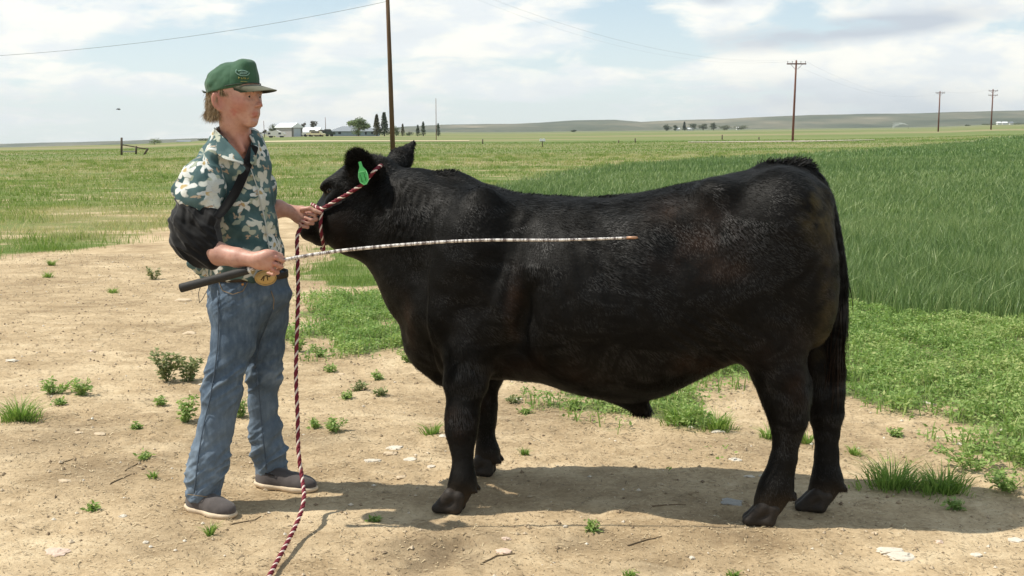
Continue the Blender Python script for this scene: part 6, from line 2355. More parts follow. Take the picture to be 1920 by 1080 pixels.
def on_cap(a, u, off=.0004):
    """point on the crown surface at azimuth a (0 = front) and height u, by marching outwards"""
    d = hF * math.cos(a) + hL * math.sin(a)
    u = u + .004
    base = h(-.014, 0, u)
    qq = V - base
    along = qq @ d
    perp = np.linalg.norm(qq - along[:, None] * d, axis=1)
    k_ = np.where((perp < .006) & (along > 0))[0]
    i_ = k_[np.argmax(along[k_])] if len(k_) else 0
    return base + d * (along[i_] + off)


def spl0(P, n):
    Pp = np.vstack([2 * P[0] - P[1], P, 2 * P[-1] - P[-2]])
    out = []
    m = len(P) - 1
    for t in np.linspace(0, m, n):
        i = min(int(t), m - 1); u = t - i
        a, b, c, d = Pp[i:i + 4]
        out.append(.5 * ((2 * b) + (-a + c) * u + (2 * a - 5 * b + 4 * c - d) * u * u + (-a + 3 * b - 3 * c + d) * u ** 3))
    return np.array(out)


def emb(name, strokes, mat, rad):
    g = Geo()
    for st in strokes:
        if len(st) > 3:
            q2 = spl0(np.array([(a, u, 0) for a, u in st]), 16)
            st = [(a, u) for a, u, _ in q2]
        P = np.array([on_cap(a, u) for a, u in st])
        g.tube(P, rad, 5)
    return g.obj(name, mat, crown)


emb('cap_emblem', [[(-.72, .128), (-.76, .118), (-.66, .108), (-.50, .104), (-.34, .108), (-.26, .118)], [(-.66, .122), (-.54, .126), (-.40, .124), (-.30, .120)],
                   [(-.62, .114), (-.50, .112), (-.36, .114)], [(-.58, .119), (-.44, .118), (-.34, .119)]], M_emb, .0022)
emb('cap_lettering', [[(-.66, .090), (-.66, .098)], [(-.66, .098), (-.61, .094)], [(-.57, .090), (-.57, .097)], [(-.53, .090), (-.49, .097)], [(-.45, .090), (-.45, .098)], [(-.45, .098), (-.40, .090)],
                      [(-.36, .091), (-.31, .097)], [(-.60, .080), (-.36, .080)]], M_gold, .0013)
g = Geo()
aa = np.linspace(-1.30, 1.30, 40)
g.tube(np.array([h(-.004 + .0985 * math.cos(a), .0885 * math.sin(a), .056 + .265 * (-.004 + .0985 * math.cos(a))) for a in aa]), .0022, 6)
g.obj('brim_cord', M_under, brim)


# ---- printed shirt
def shirt_fn(t, b):
    P = t.coord('Object')
    warp = t.vmath('SCALE', t.vmath('SUBTRACT', t.noise(P, 22, 2, .5, out=1), (.5, .5, .5)), scale=.034)
    P2 = t.vmath('ADD', t.attr('print', 'Vector'), warp)
    base = t.ramp(t.noise(P, 14, 3, .5), [(.35, (.038, .078, .082)), (.65, (.090, .150, .150))])
    col = base
    # leaves, then flowers; every cell of a scattered lattice holds one
    for sc, seed, pet, lo, hi, thr, soft in ((19.0, 3.0, 2.0, (.24, .27, .20), (.40, .42, .34), .44, 1.0), (12.5, 11.0, 5.0, (.46, .49, .48), (.68, .68, .63), .50, .7), (22.0, 23.0, 3.0, (.34, .24, .16), (.44, .36, .26), .26, 1.0),
                                       (11.0, 37.0, 4.0, (.44, .47, .46), (.60, .58, .46), .46, .6)):
        px_, pz_ = t.sep(P2)[0:2]
        q = t.comb(t.math('ADD', px_, seed), t.math('ADD', pz_, seed * .7), 0.0)
        n = t.n.new('ShaderNodeTexVoronoi'); n.feature = 'F1'; n.voronoi_dimensions = '2D'; n.inputs['Scale'].default_value = sc; n.inputs['Randomness'].default_value = .85
        t.l.new(q, n.inputs['Vector'])
        dv = t.vmath('SUBTRACT', q, n.outputs['Position'])
        if True:
            d = t.vmath('SCALE', dv, scale=sc)
        hx, z, _z = t.sep(d)[0:3]
        rr = t.math('SQRT', t.math('ADD', t.math('MULTIPLY', hx, hx), t.math('MULTIPLY', z, z)))
        an = t.math('ARCTAN2', z, hx)
        cs = t.sep(n.outputs['Color'])
        ph = t.math('MULTIPLY', cs[0], 6.28)
        pt = t.math('COSINE', t.math('ADD', t.math('MULTIPLY', an, pet), ph))
        lim = t.math('MULTIPLY', t.math('ADD', .72, t.math('MULTIPLY', pt, .28 if pet > 2 else .5)), thr)
        m = t.mapr(t.math('SUBTRACT', lim, rr), 0.0, .085)
        on = t.math('GREATER_THAN', cs[1], .30 if pet > 4 else .45)
        m = t.math('MULTIPLY', m, on)
        fc = t.mix(cs[2], (*lo, 1), (*hi, 1))
        # petal veins and a darker heart
        vein = t.mapr(t.math('ABSOLUTE', t.math('SINE', t.math('ADD', t.math('MULTIPLY', rr, 26), t.math('MULTIPLY', an, pet * .5)))), .0, .35)
        fc = t.mix(t.math('MULTIPLY', t.math('SUBTRACT', 1.0, vein), .22), fc, (.22, .24, .20, 1))
        if pet > 4:
            fc = t.mix(t.mapr(rr, .13, .08), fc, (.40, .30, .14, 1))
        col = t.mix(m, col, fc)
    t.put(b.inputs['Base Color'], col)
    b.inputs['Roughness'].default_value = .8
    b.inputs['Specular IOR Level'].default_value = .2
    hgt = t.math('ADD', t.math('MULTIPLY', t.noise(P, 9, 3, .55), 1.0), t.math('MULTIPLY', t.noise(P, 700, 2, .5), .04))
    t.put(b.inputs['Normal'], t.bump(hgt, .25, .012))


M_shirt = material('floral_print_cotton', fn=shirt_fn)
sv = Vol((W(300, 300, 4.5)[0] - .02, 4.22, .90), (W(540, 300, 5.0)[0] + .03, 5.08, ZS + .16), .0042)
# torso envelope: traced left and right edges at several heights
for px0, px1, py, dep in ((412, 497, 285, .13), (392, 505, 320, .15), (396, 512, 370, .155), (398, 520, 420, .160), (394, 527, 465, .165), (386, 528, 492, .165)):
    c = W((px0 + px1) / 2, py, 4.68)
    w = (px1 - px0) / 2 / FPX * 4.68
    rx = w; ry = dep
    lo_, hi_ = c - [rx, ry, .08], c + [rx, ry, .08]
    sv.ell(c, (rx, ry, .095), .05)
sv.ell(W(450, 510, 4.68), (W(522, 510, 4.68)[0] - W(450, 510, 4.68)[0], .15, .05), .03)
# yoke and shoulders
sv.cone(W(422, 276, 4.66), W(384, 322, 4.54), .044, .052, .03)
sv.cone(W(470, 272, 4.74), W(478, 304, 4.81), .046, .050, .03)
sv.cone(W(425, 262, 4.68), W(462, 268, 4.70), .058, .058, .03)
sv.cone(W(412, 264, 4.68), W(398, 290, 4.60), .034, .044, .03)
sv.cone(W(414, 264, 4.60), W(404, 290, 4.54), .026, .036, .03)
sv.ell(W(432, 306, 4.66), (.08, .10, .08), .04)
# near sleeve: wide, pushed up over the sling
sv.chain([(W(394, 326, 4.57), .070), (W(378, 350, 4.49), .078), (W(374, 370, 4.46), .080)], .03)
sv.cone(W(356, 338, 4.50), W(341, 357, 4.47), .030, .032, .025)
sv.cone(W(352, 372, 4.44), W(395, 392, 4.42), .040, .036, .02)
# cut the sleeve mouth along a slanted plane (the arm and sling come out below it)
a0, a1 = W(322, 352, 4.45), W(418, 420, 4.42)
# far sleeve
sv.chain([(W(478, 318, 4.82), .052), (W(489, 350, 4.87), .056), (W(492, 378, 4.89), .054)], .03)
# shirt tail that hangs free behind
sv.cone(W(396, 470, 4.60), W(372, 500, 4.55), .035, .026, .03, fl=(fL, .6))
sv.cone(W(358, 495, 4.54), W(392, 508, 4.55), .022, .022, .02, fl=(np.array([0, 1., 0]), .5))
sv.cone(W(366, 480, 4.56), W(400, 480, 4.60), .030, .03, .02, fl=(np.array([0, 1., 0]), .5))


def halfspace(vol, p, nrm, lo, hi, k=.006):
    """remove what lies on the side nrm points to"""
    p = np.asarray(p, float); nrm = np.asarray(nrm, float); nrm = nrm / np.linalg.norm(nrm)
    vol.apply(lambda X, Y, Z: -((X - p[0]) * nrm[0] + (Y - p[1]) * nrm[1] + (Z - p[2]) * nrm[2]), lo, hi, k, 's')


# open neck: a wedge down the front and a round hole for the neck
sv.chain([(W(438, 225, 4.63), .066), (W(438, 262, 4.655), .071), (W(444, 276, 4.640), .064)], .012, op='s')
sv.chain([(W(450, 272, 4.60), .050), (W(462, 292, 4.55), .040), (W(468, 312, 4.52), .016)], .012, op='s')
# waist: cut level
sv.apply(lambda X, Y, Z: Z - W(450, 522, 4.68)[2] + 0 * X + 0 * Y, (-3, 4, .5), (3, 6, W(450, 522, 4.68)[2] + .02), .006, 's')
V, Q, T, N = sculpt(sv, 2)
sv.A = None
# folds: long soft ones falling from the shoulder and at the waist, short ones at the sleeve
x, y, z = V.T
low = sstep(1.22, 1.0, z)
slv = sstep(.16, .05, np.abs(np.hypot(x - W(372, 350, 4.47)[0], (z - W(372, 350, 4.47)[2]))))
f1 = fbm(x * 13 + z * 3, y * 13, z * 3.2, 3, 101)
f2 = fbm(x * 9 + z * 9, y * 9, z * 9 - x * 5, 3, 103)
ridge = 1 - np.abs(fbm(x * 7 - z * 4, y * 7, z * 5 + x * 6, 3, 105)) * 2.2
V = V + N * (f1 * (.005 + .009 * low) + f2 * .006 + np.clip(ridge, 0, 1) * .010 * (.5 + 1.3 * slv))[:, None]


def print_uv(V):
    """where the printed cloth lies: round the trunk, or round the near sleeve"""
    c = tb(-.01, 0, 0)
    u = np.arctan2(V[:, 1] - c[1], V[:, 0] - c[0]) * .150
    s0 = W(384, 340, 4.53)
    us = np.arctan2(V[:, 1] - s0[1], V[:, 0] - s0[0]) * .085 + 1.7
    dl = (V - c) @ fL
    sl = (dl < -.155) | ((V[:, 0] < W(404, 340, 4.5)[0]) & (V[:, 2] > W(404, 430, 4.5)[2]))
    return np.stack([np.where(sl, us, u), V[:, 2] * 1.0, np.zeros(len(V))], 1)


shirt = mesh_to('shirt', V, Q, T, M_shirt, boy)
set_attr(shirt.data, 'print', print_uv(V))


def sheet(name, P, mat, parent, thick=.003, sub=2):
    """a curved cloth panel from a grid of points, with thickness"""
    P = np.asarray(P, float)
    n_, m__ = P.shape[:2]
    me = new_mesh(name, P.reshape(-1, 3) - PC, quads=np.array([(i * m__ + j, (i + 1) * m__ + j, (i + 1) * m__ + j + 1, i * m__ + j + 1) for i in range(n_ - 1) for j in range(m__ - 1)]))
    q_ = P.reshape(-1, 3)
    set_attr(me, 'print', np.stack([q_[:, 0] * .8 + q_[:, 1] * .5 + 3.1, q_[:, 2], q_[:, 0] * 0], 1))
    o = link(name, me, mat, boy)
    if parent is not boy:
        o.parent = parent
        o.location = -np.array(parent.location) if False else (0, 0, 0)
    md = o.modifiers.new('thick', 'SOLIDIFY'); md.thickness = thick; md.offset = 0
    if sub:
        md = o.modifiers.new('sub', 'SUBSURF'); md.levels = sub; md.render_levels = sub
    return o


# collar: stand at the nape, lapel-like points lying open
sheet('collar', [[W(402, 236, 4.72), W(400, 246, 4.70), W(392, 264, 4.67)], [W(402, 240, 4.61), W(403, 251, 4.585), W(399, 274, 4.55)], [W(409, 247, 4.565), W(413, 262, 4.54), W(405, 291, 4.485)],
                 [W(424, 262, 4.535), W(428, 276, 4.51), W(424, 302, 4.455)], [W(442, 280, 4.505), W(445, 290, 4.49), W(446, 303, 4.465)], [W(457, 299, 4.49), W(458, 305, 4.485), W(456, 312, 4.478)]], M_shirt, shirt, .0035)
sheet('collar', [[W(474, 240, 4.76), W(484, 247, 4.775), W(492, 264, 4.785)], [W(471, 246, 4.70), W(484, 256, 4.70), W(495, 276, 4.71)], [W(470, 262, 4.63), W(480, 272, 4.62), W(490, 290, 4.625)],
                 [W(470, 284, 4.575), W(476, 290, 4.565), W(482, 300, 4.57)], [W(468, 304, 4.545), W(470, 307, 4.540), W(473, 312, 4.545)]], M_shirt, shirt, .0035)
# button band and buttons down the front
bb = [W(470, 316, 4.520), W(482, 350, 4.512), W(492, 390, 4.510), W(500, 430, 4.512), W(505, 468, 4.515)]


def front(p, off=.002):
    """push a point out to the shirt surface along the sight of the chest direction"""
    o = np.array([0, 0, CAMZ])
    d = p - o; d /= np.linalg.norm(d)
    qq = V - o
    al = qq @ d
    pe = np.linalg.norm(qq - al[:, None] * d, axis=1)
    k_ = np.where(pe < .010)[0]
    return o + d * (al[k_].min() - off) if len(k_) else p


bt = np.linspace(0, 4, 22)
bbp = np.array([[np.interp(t_, range(5), [b_[c] for b_ in bb]) for c in range(3)] for t_ in bt])
bbp = np.array([front(p, .0015) for p in bbp])
g = Geo(); g.tube(bbp, .0022, 6); g.obj('button_band', M_shirt, shirt)
M_btn = material('button', (.30, .27, .20), .4, .5)
for t_ in (2, 7, 12, 17):
    g = Geo(); g.ball(bbp[t_] + np.array([-.006, -.004, 0]), (.0055, .003, .0055), 10, 6); g.obj('button', M_btn, shirt)

# ---- black arm sling: pouch round elbow and forearm, strap over the chest to the far shoulder
M_sling = material('black_sling_cloth', fn=cloth((.0050, .0050, .0056), .3, .8, 500))
lv = Vol((W(300, 400, 4.4)[0] - .02, 4.20, W(400, 530, 4.4)[2] - .03), (W(440, 400, 4.5)[0], 4.72, W(400, 350, 4.4)[2] + .04), .004)
lv.chain([(W(360, 385, 4.45), .058), (W(358, 420, 4.42), .072), (W(361, 444, 4.41), .076)], .04, (np.array([0, 1., 0]), .85))
lv.chain([(W(360, 440, 4.41), .078), (W(376, 460, 4.40), .074), (W(396, 478, 4.38), .056)], .04, (np.array([0, 1., 0]), .75))
lv.chain([(W(380, 400, 4.43), .060), (W(395, 430, 4.40), .062), (W(402, 470, 4.38), .054)], .04, (np.array([0, 1., 0]), .75))
halfspace(lv, W(414, 450, 4.38), (.98, 0, .20), (-3, 4, 0), (3, 6, 3), .008)
V2, Q2, T2, N2 = sculpt(lv, 2)
x, y, z = V2.T
fold = fbm((x - z) * 6, y * 8, (z + x) * 17, 3, 111)
rg = 1 - np.abs(fbm((x - z * .8) * 4.5, y * 5, (z + x * .9) * 15, 3, 112)) * 3.0
hang = 1 - np.abs(fbm(x * 26, y * 8, z * 3, 2, 113)) * 3
up_ = sstep(W(380, 440, 4.4)[2], W(380, 400, 4.4)[2], z)
V2 = V2 + N2 * (fold * .006 + np.clip(rg, 0, 1) * .013 + np.clip(hang, 0, 1) * .009 * up_ - .007)[:, None]
sling = mesh_to('sling', V2, Q2, T2, M_sling, boy)
allV = np.vstack([V, V2])


def sight_hit(VV_, p, off, tol=.010):
    o = np.array([0, 0, CAMZ])
    d = np.asarray(p, float) - o; d /= np.linalg.norm(d)
    qq = VV_ - o
    al = qq @ d
    pe = np.linalg.norm(qq - al[:, None] * d, axis=1)
    k_ = np.where(pe < tol)[0]
    return o + d * (al[k_].min() - off) if len(k_) else np.asarray(p, float)


def ontop(p, off=.007):
    return sight_hit(allV, p, off)


sp = [(402, 412), (420, 394), (436, 372), (449, 348), (459, 322), (467, 298), (474, 282), (478, 270)]
spw = [np.array([ontop(W(px - 8.5 + dx, py - 3 + dx * .32, 4.6)) for dx in (0, 6, 12, 18)]) for px, py in sp]
spw = np.array(spw)
for c in range(4):
    for q_ in range(3):
        kf = np.convolve(np.pad(spw[:, c, q_], 1, 'edge'), [.2, .6, .2], 'valid'); spw[:, c, q_] = kf
spw[:, :, 1] -= .004
sheet('sling_strap', spw, M_sling, sling, .003)

# ---- jeans
def denim_fn(t, b):
    P = t.coord('Object')
    f = t.attr('fade', 'Fac')
    n = t.noise(P, 9, 5, .65)
    n2 = t.noise(t.vmath('MULTIPLY', P, (1, 1, .35)), 60, 4, .6)
    base = t.ramp(t.math('ADD', t.math('MULTIPLY', n, .6), t.math('MULTIPLY', n2, .4)), [(.35, (.046, .070, .104)), (.5, (.076, .110, .156)), (.66, (.140, .185, .240))])
    base = t.mix(f, base, (.28, .34, .40, 1))
    t.put(b.inputs['Base Color'], base)
    b.inputs['Roughness'].default_value = .85
    b.inputs['Specular IOR Level'].default_value = .2
    tw = t.n.new('ShaderNodeTexWave'); tw.inputs['Scale'].default_value = 260; tw.inputs['Distortion'].default_value = 2.0
    t.l.new(t.vmath('MULTIPLY', P, (1, 1, .7)), tw.inputs['Vector'])
    t.put(b.inputs['Normal'], t.bump(t.math('ADD', tw.outputs['Fac'], t.math('MULTIPLY', n2, 2.0)), .18, .0015))


M_denim = material('faded_denim', fn=denim_fn)
jv = Vol((W(330, 900, 4.5)[0] - .02, 4.30, .0), (W(560, 900, 4.9)[0] + .03, 5.02, 1.03), .0042)


def seg(px0, px1, py, y, dep=None):
    c = W((px0 + px1) / 2, py, y)
    return c, (px1 - px0) / 2 / FPX * y


near_leg = [(393, 500, 545, 4.62), (392, 492, 590, 4.60), (393, 480, 640, 4.58), (389, 462, 690, 4.565), (379, 452, 745, 4.55), (368, 440, 800, 4.535), (358, 430, 850, 4.52), (350, 421, 895, 4.51), (347, 416, 925, 4.50)]
far_leg = [(440, 545, 548, 4.74), (452, 541, 595, 4.76), (462, 535, 650, 4.78), (463, 525, 705, 4.79), (464, 523, 755, 4.80), (467, 530, 805, 4.81), (470, 538, 845, 4.82), (476, 543, 885, 4.83)]
for lg in (near_leg, far_leg):
    ch = []
    for q_ in lg:
        c, w = seg(*q_)
        ch.append((c, w))
    jv.chain(ch, .03)
jv.ell(W(466, 548, 4.68), (.165, .130, .125), .04)
jv.ell(W(468, 520, 4.68), (.155, .120, .075), .03)
jv.ell(W(452, 575, 4.66), (.13, .125, .10), .04)
jv.ell(W(455, 560, 4.78), (.12, .10, .10), .04)
# level waist, cut hems and hollow them
jv.apply(lambda X, Y, Z: -(Z - W(450, 508, 4.68)[2]) + 0 * X + 0 * Y, (-3, 4, W(450, 508, 4.68)[2] - .02), (3, 6, 1.2), .006, 's')
for lg, hp, tilt in ((near_leg, (382, 937, 4.50), .10), (far_leg, (510, 901, 4.83), -.10)):
    p = W(*hp)
    halfspace(jv, p, (-tilt, 0, -1.0), p - [.13, .13, .2], p + [.13, .13, .06], .004)
    w = (lg[-1][1] - lg[-1][0]) / 2 / FPX * hp[2] - .011
    jv.cone(p - [0, 0, .05], p + [0, 0, .045], w, w * .95, .006, 's')
V, Q, T, N = sculpt(jv, 2)
jv.A = None
x, y, z = V.T
knee = W(425, 700, 4.56)[2]
# cross folds bunch at the knee, the ankle and the hip; long folds run down the thigh
kz = np.exp(-((z - knee + .03) / .10) ** 2) + 1.1 * np.exp(-((z - .16) / .13) ** 2) + .7 * np.exp(-((z - .87) / .07) ** 2)
cr = fbm(x * 5 + 2, y * 5, z * 19 + x * 11, 3, 121)
cr2 = 1 - np.abs(fbm(x * 6, y * 5, z * 15 - x * 9, 3, 122)) * 2.6
ln = fbm(x * 17, y * 17, z * 2.2, 3, 123)
amt = cr * .007 * kz + np.clip(cr2, 0, 1) * .015 * kz + ln * .0075 + fbm(x * 7, y * 7, z * 7, 2, 127) * .005 - .009
V = V + N * amt[:, None]
fade = np.clip(sstep(.000, .012, amt) * .55 + .35 * np.clip(fbm(x * 6, y * 6, z * 3, 3, 125), 0, 1) * .6 + .18 * sstep(.60, .15, z), 0, .6)
me = new_mesh('jeans', V - PC, quads=Q, tris=T)
set_attr(me, 'fade', fade)
jeans = link('jeans', me, M_denim, boy)
jV = V


def onj(p, off=.001):
    return sight_hit(jV, p, off, .008)


def seam(name, pts, mat, rad, dep=4.66, near_only=None, n=26):
    tt = np.linspace(0, len(pts) - 1, n)
    P = np.array([onj(W(np.interp(t_, range(len(pts)), [q[0] for q in pts]), np.interp(t_, range(len(pts)), [q[1] for q in pts]), dep)) for t_ in tt])
    g = Geo(); g.tube(P, rad, 5)
    return g.obj(name, mat, jeans)


M_seam = material('denim_seam', fn=cloth((.060, .085, .12), .2))
M_stitch = material('rust_stitch', (.24, .17, .09), .8, .2)
seam('side_seam', [(408, 545), (410, 600), (408, 650), (402, 700), (393, 750), (381, 800), (371, 860), (364, 925)], M_seam, .0026)
seam('pocket_seam', [(409, 526), (417, 545), (436, 552), (455, 546), (464, 530)], M_stitch, .0015)
seam('inner_seam', [(512, 580), (500, 610), (488, 640), (478, 690)], M_seam, .0022)
seam('fly_seam', [(508, 545), (514, 562), (512, 582)], M_stitch, .0015, n=12)
seam('hem_stitch', [(352, 927), (385, 931), (413, 932)], M_stitch, .0013, n=14)
seam('far_side_seam', [(480, 690), (486, 740), (491, 800), (500, 880)], M_seam, .0022)
# belt, loops and the big oval buckle
M_belt = material('dark_leather', fn=tinted((.035, .024, .016), .3, 40, .5, .4, .3, .002))
g = Geo()
bc = W(466, 512, 4.68)
aa = np.linspace(0, 2 * np.pi, 49)[:-1]
zb = bc[2] - .002
BV = []
for a in aa:
    d = np.array([math.cos(a), math.sin(a), 0.0])
    qq = jV - bc
    al = qq @ d
    pe = np.abs(qq @ np.array([-d[1], d[0], 0])) + np.abs(qq[:, 2] + .012) * .8
    k_ = np.where((pe < .014) & (al > 0))[0]
    BV.append(al[k_].max() if len(k_) else .14)
BV = np.convolve(np.concatenate([BV[-2:], BV, BV[:2]]), [.1, .2, .4, .2, .1], 'valid')
ring = [bc + np.array([math.cos(a), math.sin(a), 0]) * (r_ + .001) for a, r_ in zip(aa, BV)]
vv = []
for p in ring:
    d = (p - bc) / np.linalg.norm(p - bc)
    for du, dr in ((.013, -.004), (.013, .001), (-.013, .002), (-.013, -.004)):
        vv.append(p + np.array([0, 0, du - .006]) + d * dr)
nq = len(ring)
qs = [(i * 4 + j, i * 4 + (j + 1) % 4, ((i + 1) % nq) * 4 + (j + 1) % 4, ((i + 1) % nq) * 4 + j) for i in range(nq) for j in range(4)]
g.add(vv, qs); belt = g.obj('belt', M_belt, boy)
M_brass = material('engraved_brass', (.42, .29, .12), .35, .5, .85, fn=lambda t, b: t.put(b.inputs['Normal'], t.bump(t.noise(t.coord('Object'), 170, 3, .6), .5, .002)))
M_brassd = material('dark_brass', (.10, .065, .03), .5, .4, .6)
bk = W(498, 521, 4.525)
bn = np.array([.25, -.97, 0.05]); bn /= np.linalg.norm(bn)
bx = np.cross(bn, UP); bx /= np.linalg.norm(bx); bx = bx if bx[0] > 0 else -bx
bz = np.cross(bx, bn); bz = bz if bz[2] > 0 else -bz
BMx = np.stack([bx, bn, bz], 1)
g = Geo(); g.ball((0, 0, 0), (.044, .0065, .032), 28, 12)
g.V = [np.vstack(g.V) @ BMx.T + bk]
buckle = g.obj('belt_buckle', M_brass, boy)
g = Geo()
aa = np.linspace(0, 2 * np.pi, 37)
g.tube(np.array([bk + bx * .041 * math.cos(a) + bz * .029 * math.sin(a) + bn * .004 for a in aa]), .0028, 6)
g.obj('rope_edge', M_brass, buckle)
g = Geo()
for st in ([(-.018, -.008), (-.008, .006), (.004, .010), (.016, .004)], [(-.006, .004), (-.010, -.012)], [(.006, .006), (.008, -.010)], [(.014, .005), (.022, .012)]):
    g.tube(np.array([bk + bx * a + bz * b_ + bn * .0062 for a, b_ in st]), .0025, 6)
g.obj('figure', M_brassd, buckle)
for px, py in ((404, 512), (446, 513)):
    p = onj(W(px, py, 4.66), .006)
    g = Geo(); g.box(p, (.006, .003, .022)); g.obj('belt_loop', M_seam, jeans)
g = Geo(); g.ball(onj(W(455, 533, 4.66), .002), (.006, .004, .006), 10, 6); g.obj('rivet', material('copper_rivet', (.42, .22, .09), .4, .5, .7), jeans)

# ---- shoes
M_shoe = material('brown_canvas', fn=cloth((.085, .073, .070), .25, .85, 700))
M_sole = material('pale_rubber_sole', (.60, .49, .35), .7, .3, fn=tinted((.60, .48, .34), .15, 30))
M_lace = material('dark_lace', (.02, .017, .016), .7, .3)


def shoe(heel, toe, nm):
    """heel and toe are ground points; builds upper, sole and lace"""
    heel = np.array(heel, float); toe = np.array(toe, float)
    L = np.linalg.norm(toe - heel)
    d = (toe - heel) / L
    s = np.cross(UP, d); s /= np.linalg.norm(s)
    z0 = min(heel[2], toe[2])
    S = lambda f, l, u: heel + d * f * L + s * l + UP * u
    F = np.stack([d, s, UP], 1)
    v_ = Vol(np.minimum(heel, toe) - [.09, .09, .01], np.maximum(heel, toe) + [.09, .09, .15], .0035)
    v_.ell(S(.74, 0, .030), (L * .27, .046, .040), .02, 'u', F)
    v_.ell(S(.22, 0, .034), (L * .22, .036, .046), .02, 'u', F)
    v_.cone(S(.25, 0, .035), S(.62, 0, .036), .040, .042, .02)
    v_.cone(S(.20, 0, .060), S(.46, 0, .056), .034, .032, .02)
    v_.apply(lambda X, Y, Z: Z - (z0 + .014) + 0 * X + 0 * Y, heel - 1, toe + 1, .003, 's')
    a, b_, c_, n_ = sculpt(v_, 1)
    up = mesh_to('shoe', a, b_, c_, M_shoe, boy)
    v_ = Vol(np.minimum(heel, toe) - [.09, .09, .02], np.maximum(heel, toe) + [.09, .09, .05], .003)
    v_.ell(S(.75, 0, .014), (L * .28, .051, .022), .02, 'u', F)
    v_.ell(S(.20, 0, .016), (L * .225, .041, .024), .02, 'u', F)
    v_.cone(S(.22, 0, .014), S(.72, 0, .013), .020, .022, .02, fl=(s, 2.0))
    v_.apply(lambda X, Y, Z: Z - (z0 - .003) + 0 * X + 0 * Y, heel - 1, toe + 1, .003, 's')
    v_.apply(lambda X, Y, Z: -(Z - (z0 + .024)) + 0 * X + 0 * Y, heel - 1, toe + 1, .003, 's')
    a, b_, c_, n_ = sculpt(v_, 1)
    mesh_to('sole', a, b_, c_, M_sole, up)
    g = Geo()
    aa = np.linspace(-2.2, 2.2, 20)
    g.tube(np.array([S(.30 - .16 * math.cos(a_), .0405 * math.sin(a_), .070 + .006 * math.cos(a_)) for a_ in aa]), .0026, 6)
    for k_ in (.42, .50):
        g.tube(np.array([S(k_, l_, .077 - .45 * abs(l_)) for l_ in (-.026, -.012, 0, .012, .026)]), .0028, 6)
    g.obj('lace', M_lace, up)
    g = Geo()
    aa = np.linspace(-1.5, 1.5, 20)
    g.tube(np.array([S(.66 + .20 * math.cos(a_), .036 * math.sin(a_), .056 - .012 * math.cos(a_)) for a_ in aa]), .0018, 6)
    g.obj('toe_seam', M_lace, up)


def gp(px, py):
    a = G(px, py); return a


n0, n1 = gp(352, 952), gp(438, 972)
n0[2] = n1[2] = max(n0[2], n1[2]) - .002
shoe(n0, n1, 'near')
n0, n1 = gp(480, 912), gp(592, 924)
n0[2] = n1[2] = max(n0[2], n1[2]) - .002
shoe(n0, n1, 'far')
# white cord hanging from the hip
g = Geo()
P = np.array([W(388, 515, 4.50), W(378, 530, 4.50), W(372, 550, 4.50), W(374, 568, 4.50), W(380, 560, 4.52), W(388, 545, 4.53)])
tt = np.linspace(0, 5, 24)
g.tube(np.stack([csmooth(tt, np.arange(6), P[:, j]) for j in range(3)], 1), .0016, 5)
g.obj('thin_cord', material('grey_cord', (.12, .11, .10), .7, .2), jeans)
# ------------------------------------------------------------------ show stick
def spl(P, n):
    """Catmull-Rom through points"""
    P = np.asarray(P, float)
    Pp = np.vstack([2 * P[0] - P[1], P, 2 * P[-1] - P[-2]])
    out = []
    m = len(P) - 1
    for t in np.linspace(0, m, n):
        i = min(int(t), m - 1); u = t - i
        a, b, c, d = Pp[i:i + 4]
        out.append(.5 * ((2 * b) + (-a + c) * u + (2 * a - 5 * b + 4 * c - d) * u * u + (-a + 3 * b - 3 * c + d) * u ** 3))
    return np.array(out)


SK = [W(340, 540, 4.30), W(460, 508, 4.305), W(530, 488, 4.31), W(640, 470, 4.32), W(780, 457, 4.315), W(900, 450.5, 4.305), W(1050, 450, 4.30), W(1192, 445.5, 4.295)]
stick = thing('show_stick', 'long thin white wrapped show stick with black grip, pointing along the bull side', 'show stick', SK[2])
M_grip = material('black_rubber_grip', fn=tinted((.022, .021, .020), .3, 60, .6, .3, .4, .001))


def shaft_fn(t, b):
    u = t.attr('run', 'Fac')
    P = t.coord('Object')
    n = t.noise(t.comb(t.math('MULTIPLY', u, 1.0), 0, 0), 46, 3, .7)
    n2 = t.noise(P, 420, 2, .6)
    dash = t.mapr(t.math('ADD', n, t.math('MULTIPLY', t.math('SUBTRACT', n2, .5), .5)), .47, .53)
    wear = t.mapr(t.noise(P, 60, 3, .7), .5, .75)
    t.put(b.inputs['Base Color'], t.mix(dash, t.mix(wear, (.78, .74, .70, 1), (.50, .42, .36, 1)), (.13, .10, .09, 1)))
    b.inputs['Roughness'].default_value = .32
    b.inputs['Specular IOR Level'].default_value = .6


M_shaft = material('wrapped_shaft', fn=shaft_fn)
A = spl(SK, 400)
s_arc = np.concatenate([[0], np.cumsum(np.linalg.norm(np.diff(A, axis=0), axis=1))])
i0 = int(np.argmin(np.abs(A[:, 0] - W(466, 506, 4.305)[0])))
g = Geo(); g.tube(A[:i0], np.linspace(.0175, .0155, i0), 20)
g.tube(np.array([A[0] - (A[3] - A[0]) * .3, A[0]]), [.0165, .0178], 20)
g.obj('grip', M_grip, stick)
g = Geo(); g.tube(A[i0 - 1:i0 + 3], .0115, 14); g.obj('ferrule', material('white_ferrule', (.74, .74, .70), .4, .5), stick)
S = A[i0:]
rad = np.interp(np.linspace(0, 1, len(S)), [0, 1], [.0075, .0046])
Vs, Qs, Ts = tube_arrays(S, rad, 10)
g = Geo(); g.add(Vs, Qs, Ts)
so = g.obj('shaft', M_shaft, stick)
set_attr(so.data, 'run', np.concatenate([np.repeat(s_arc[i0:], 10), [0, s_arc[-1]]]))
d = A[-1] - A[-4]; d /= np.linalg.norm(d)
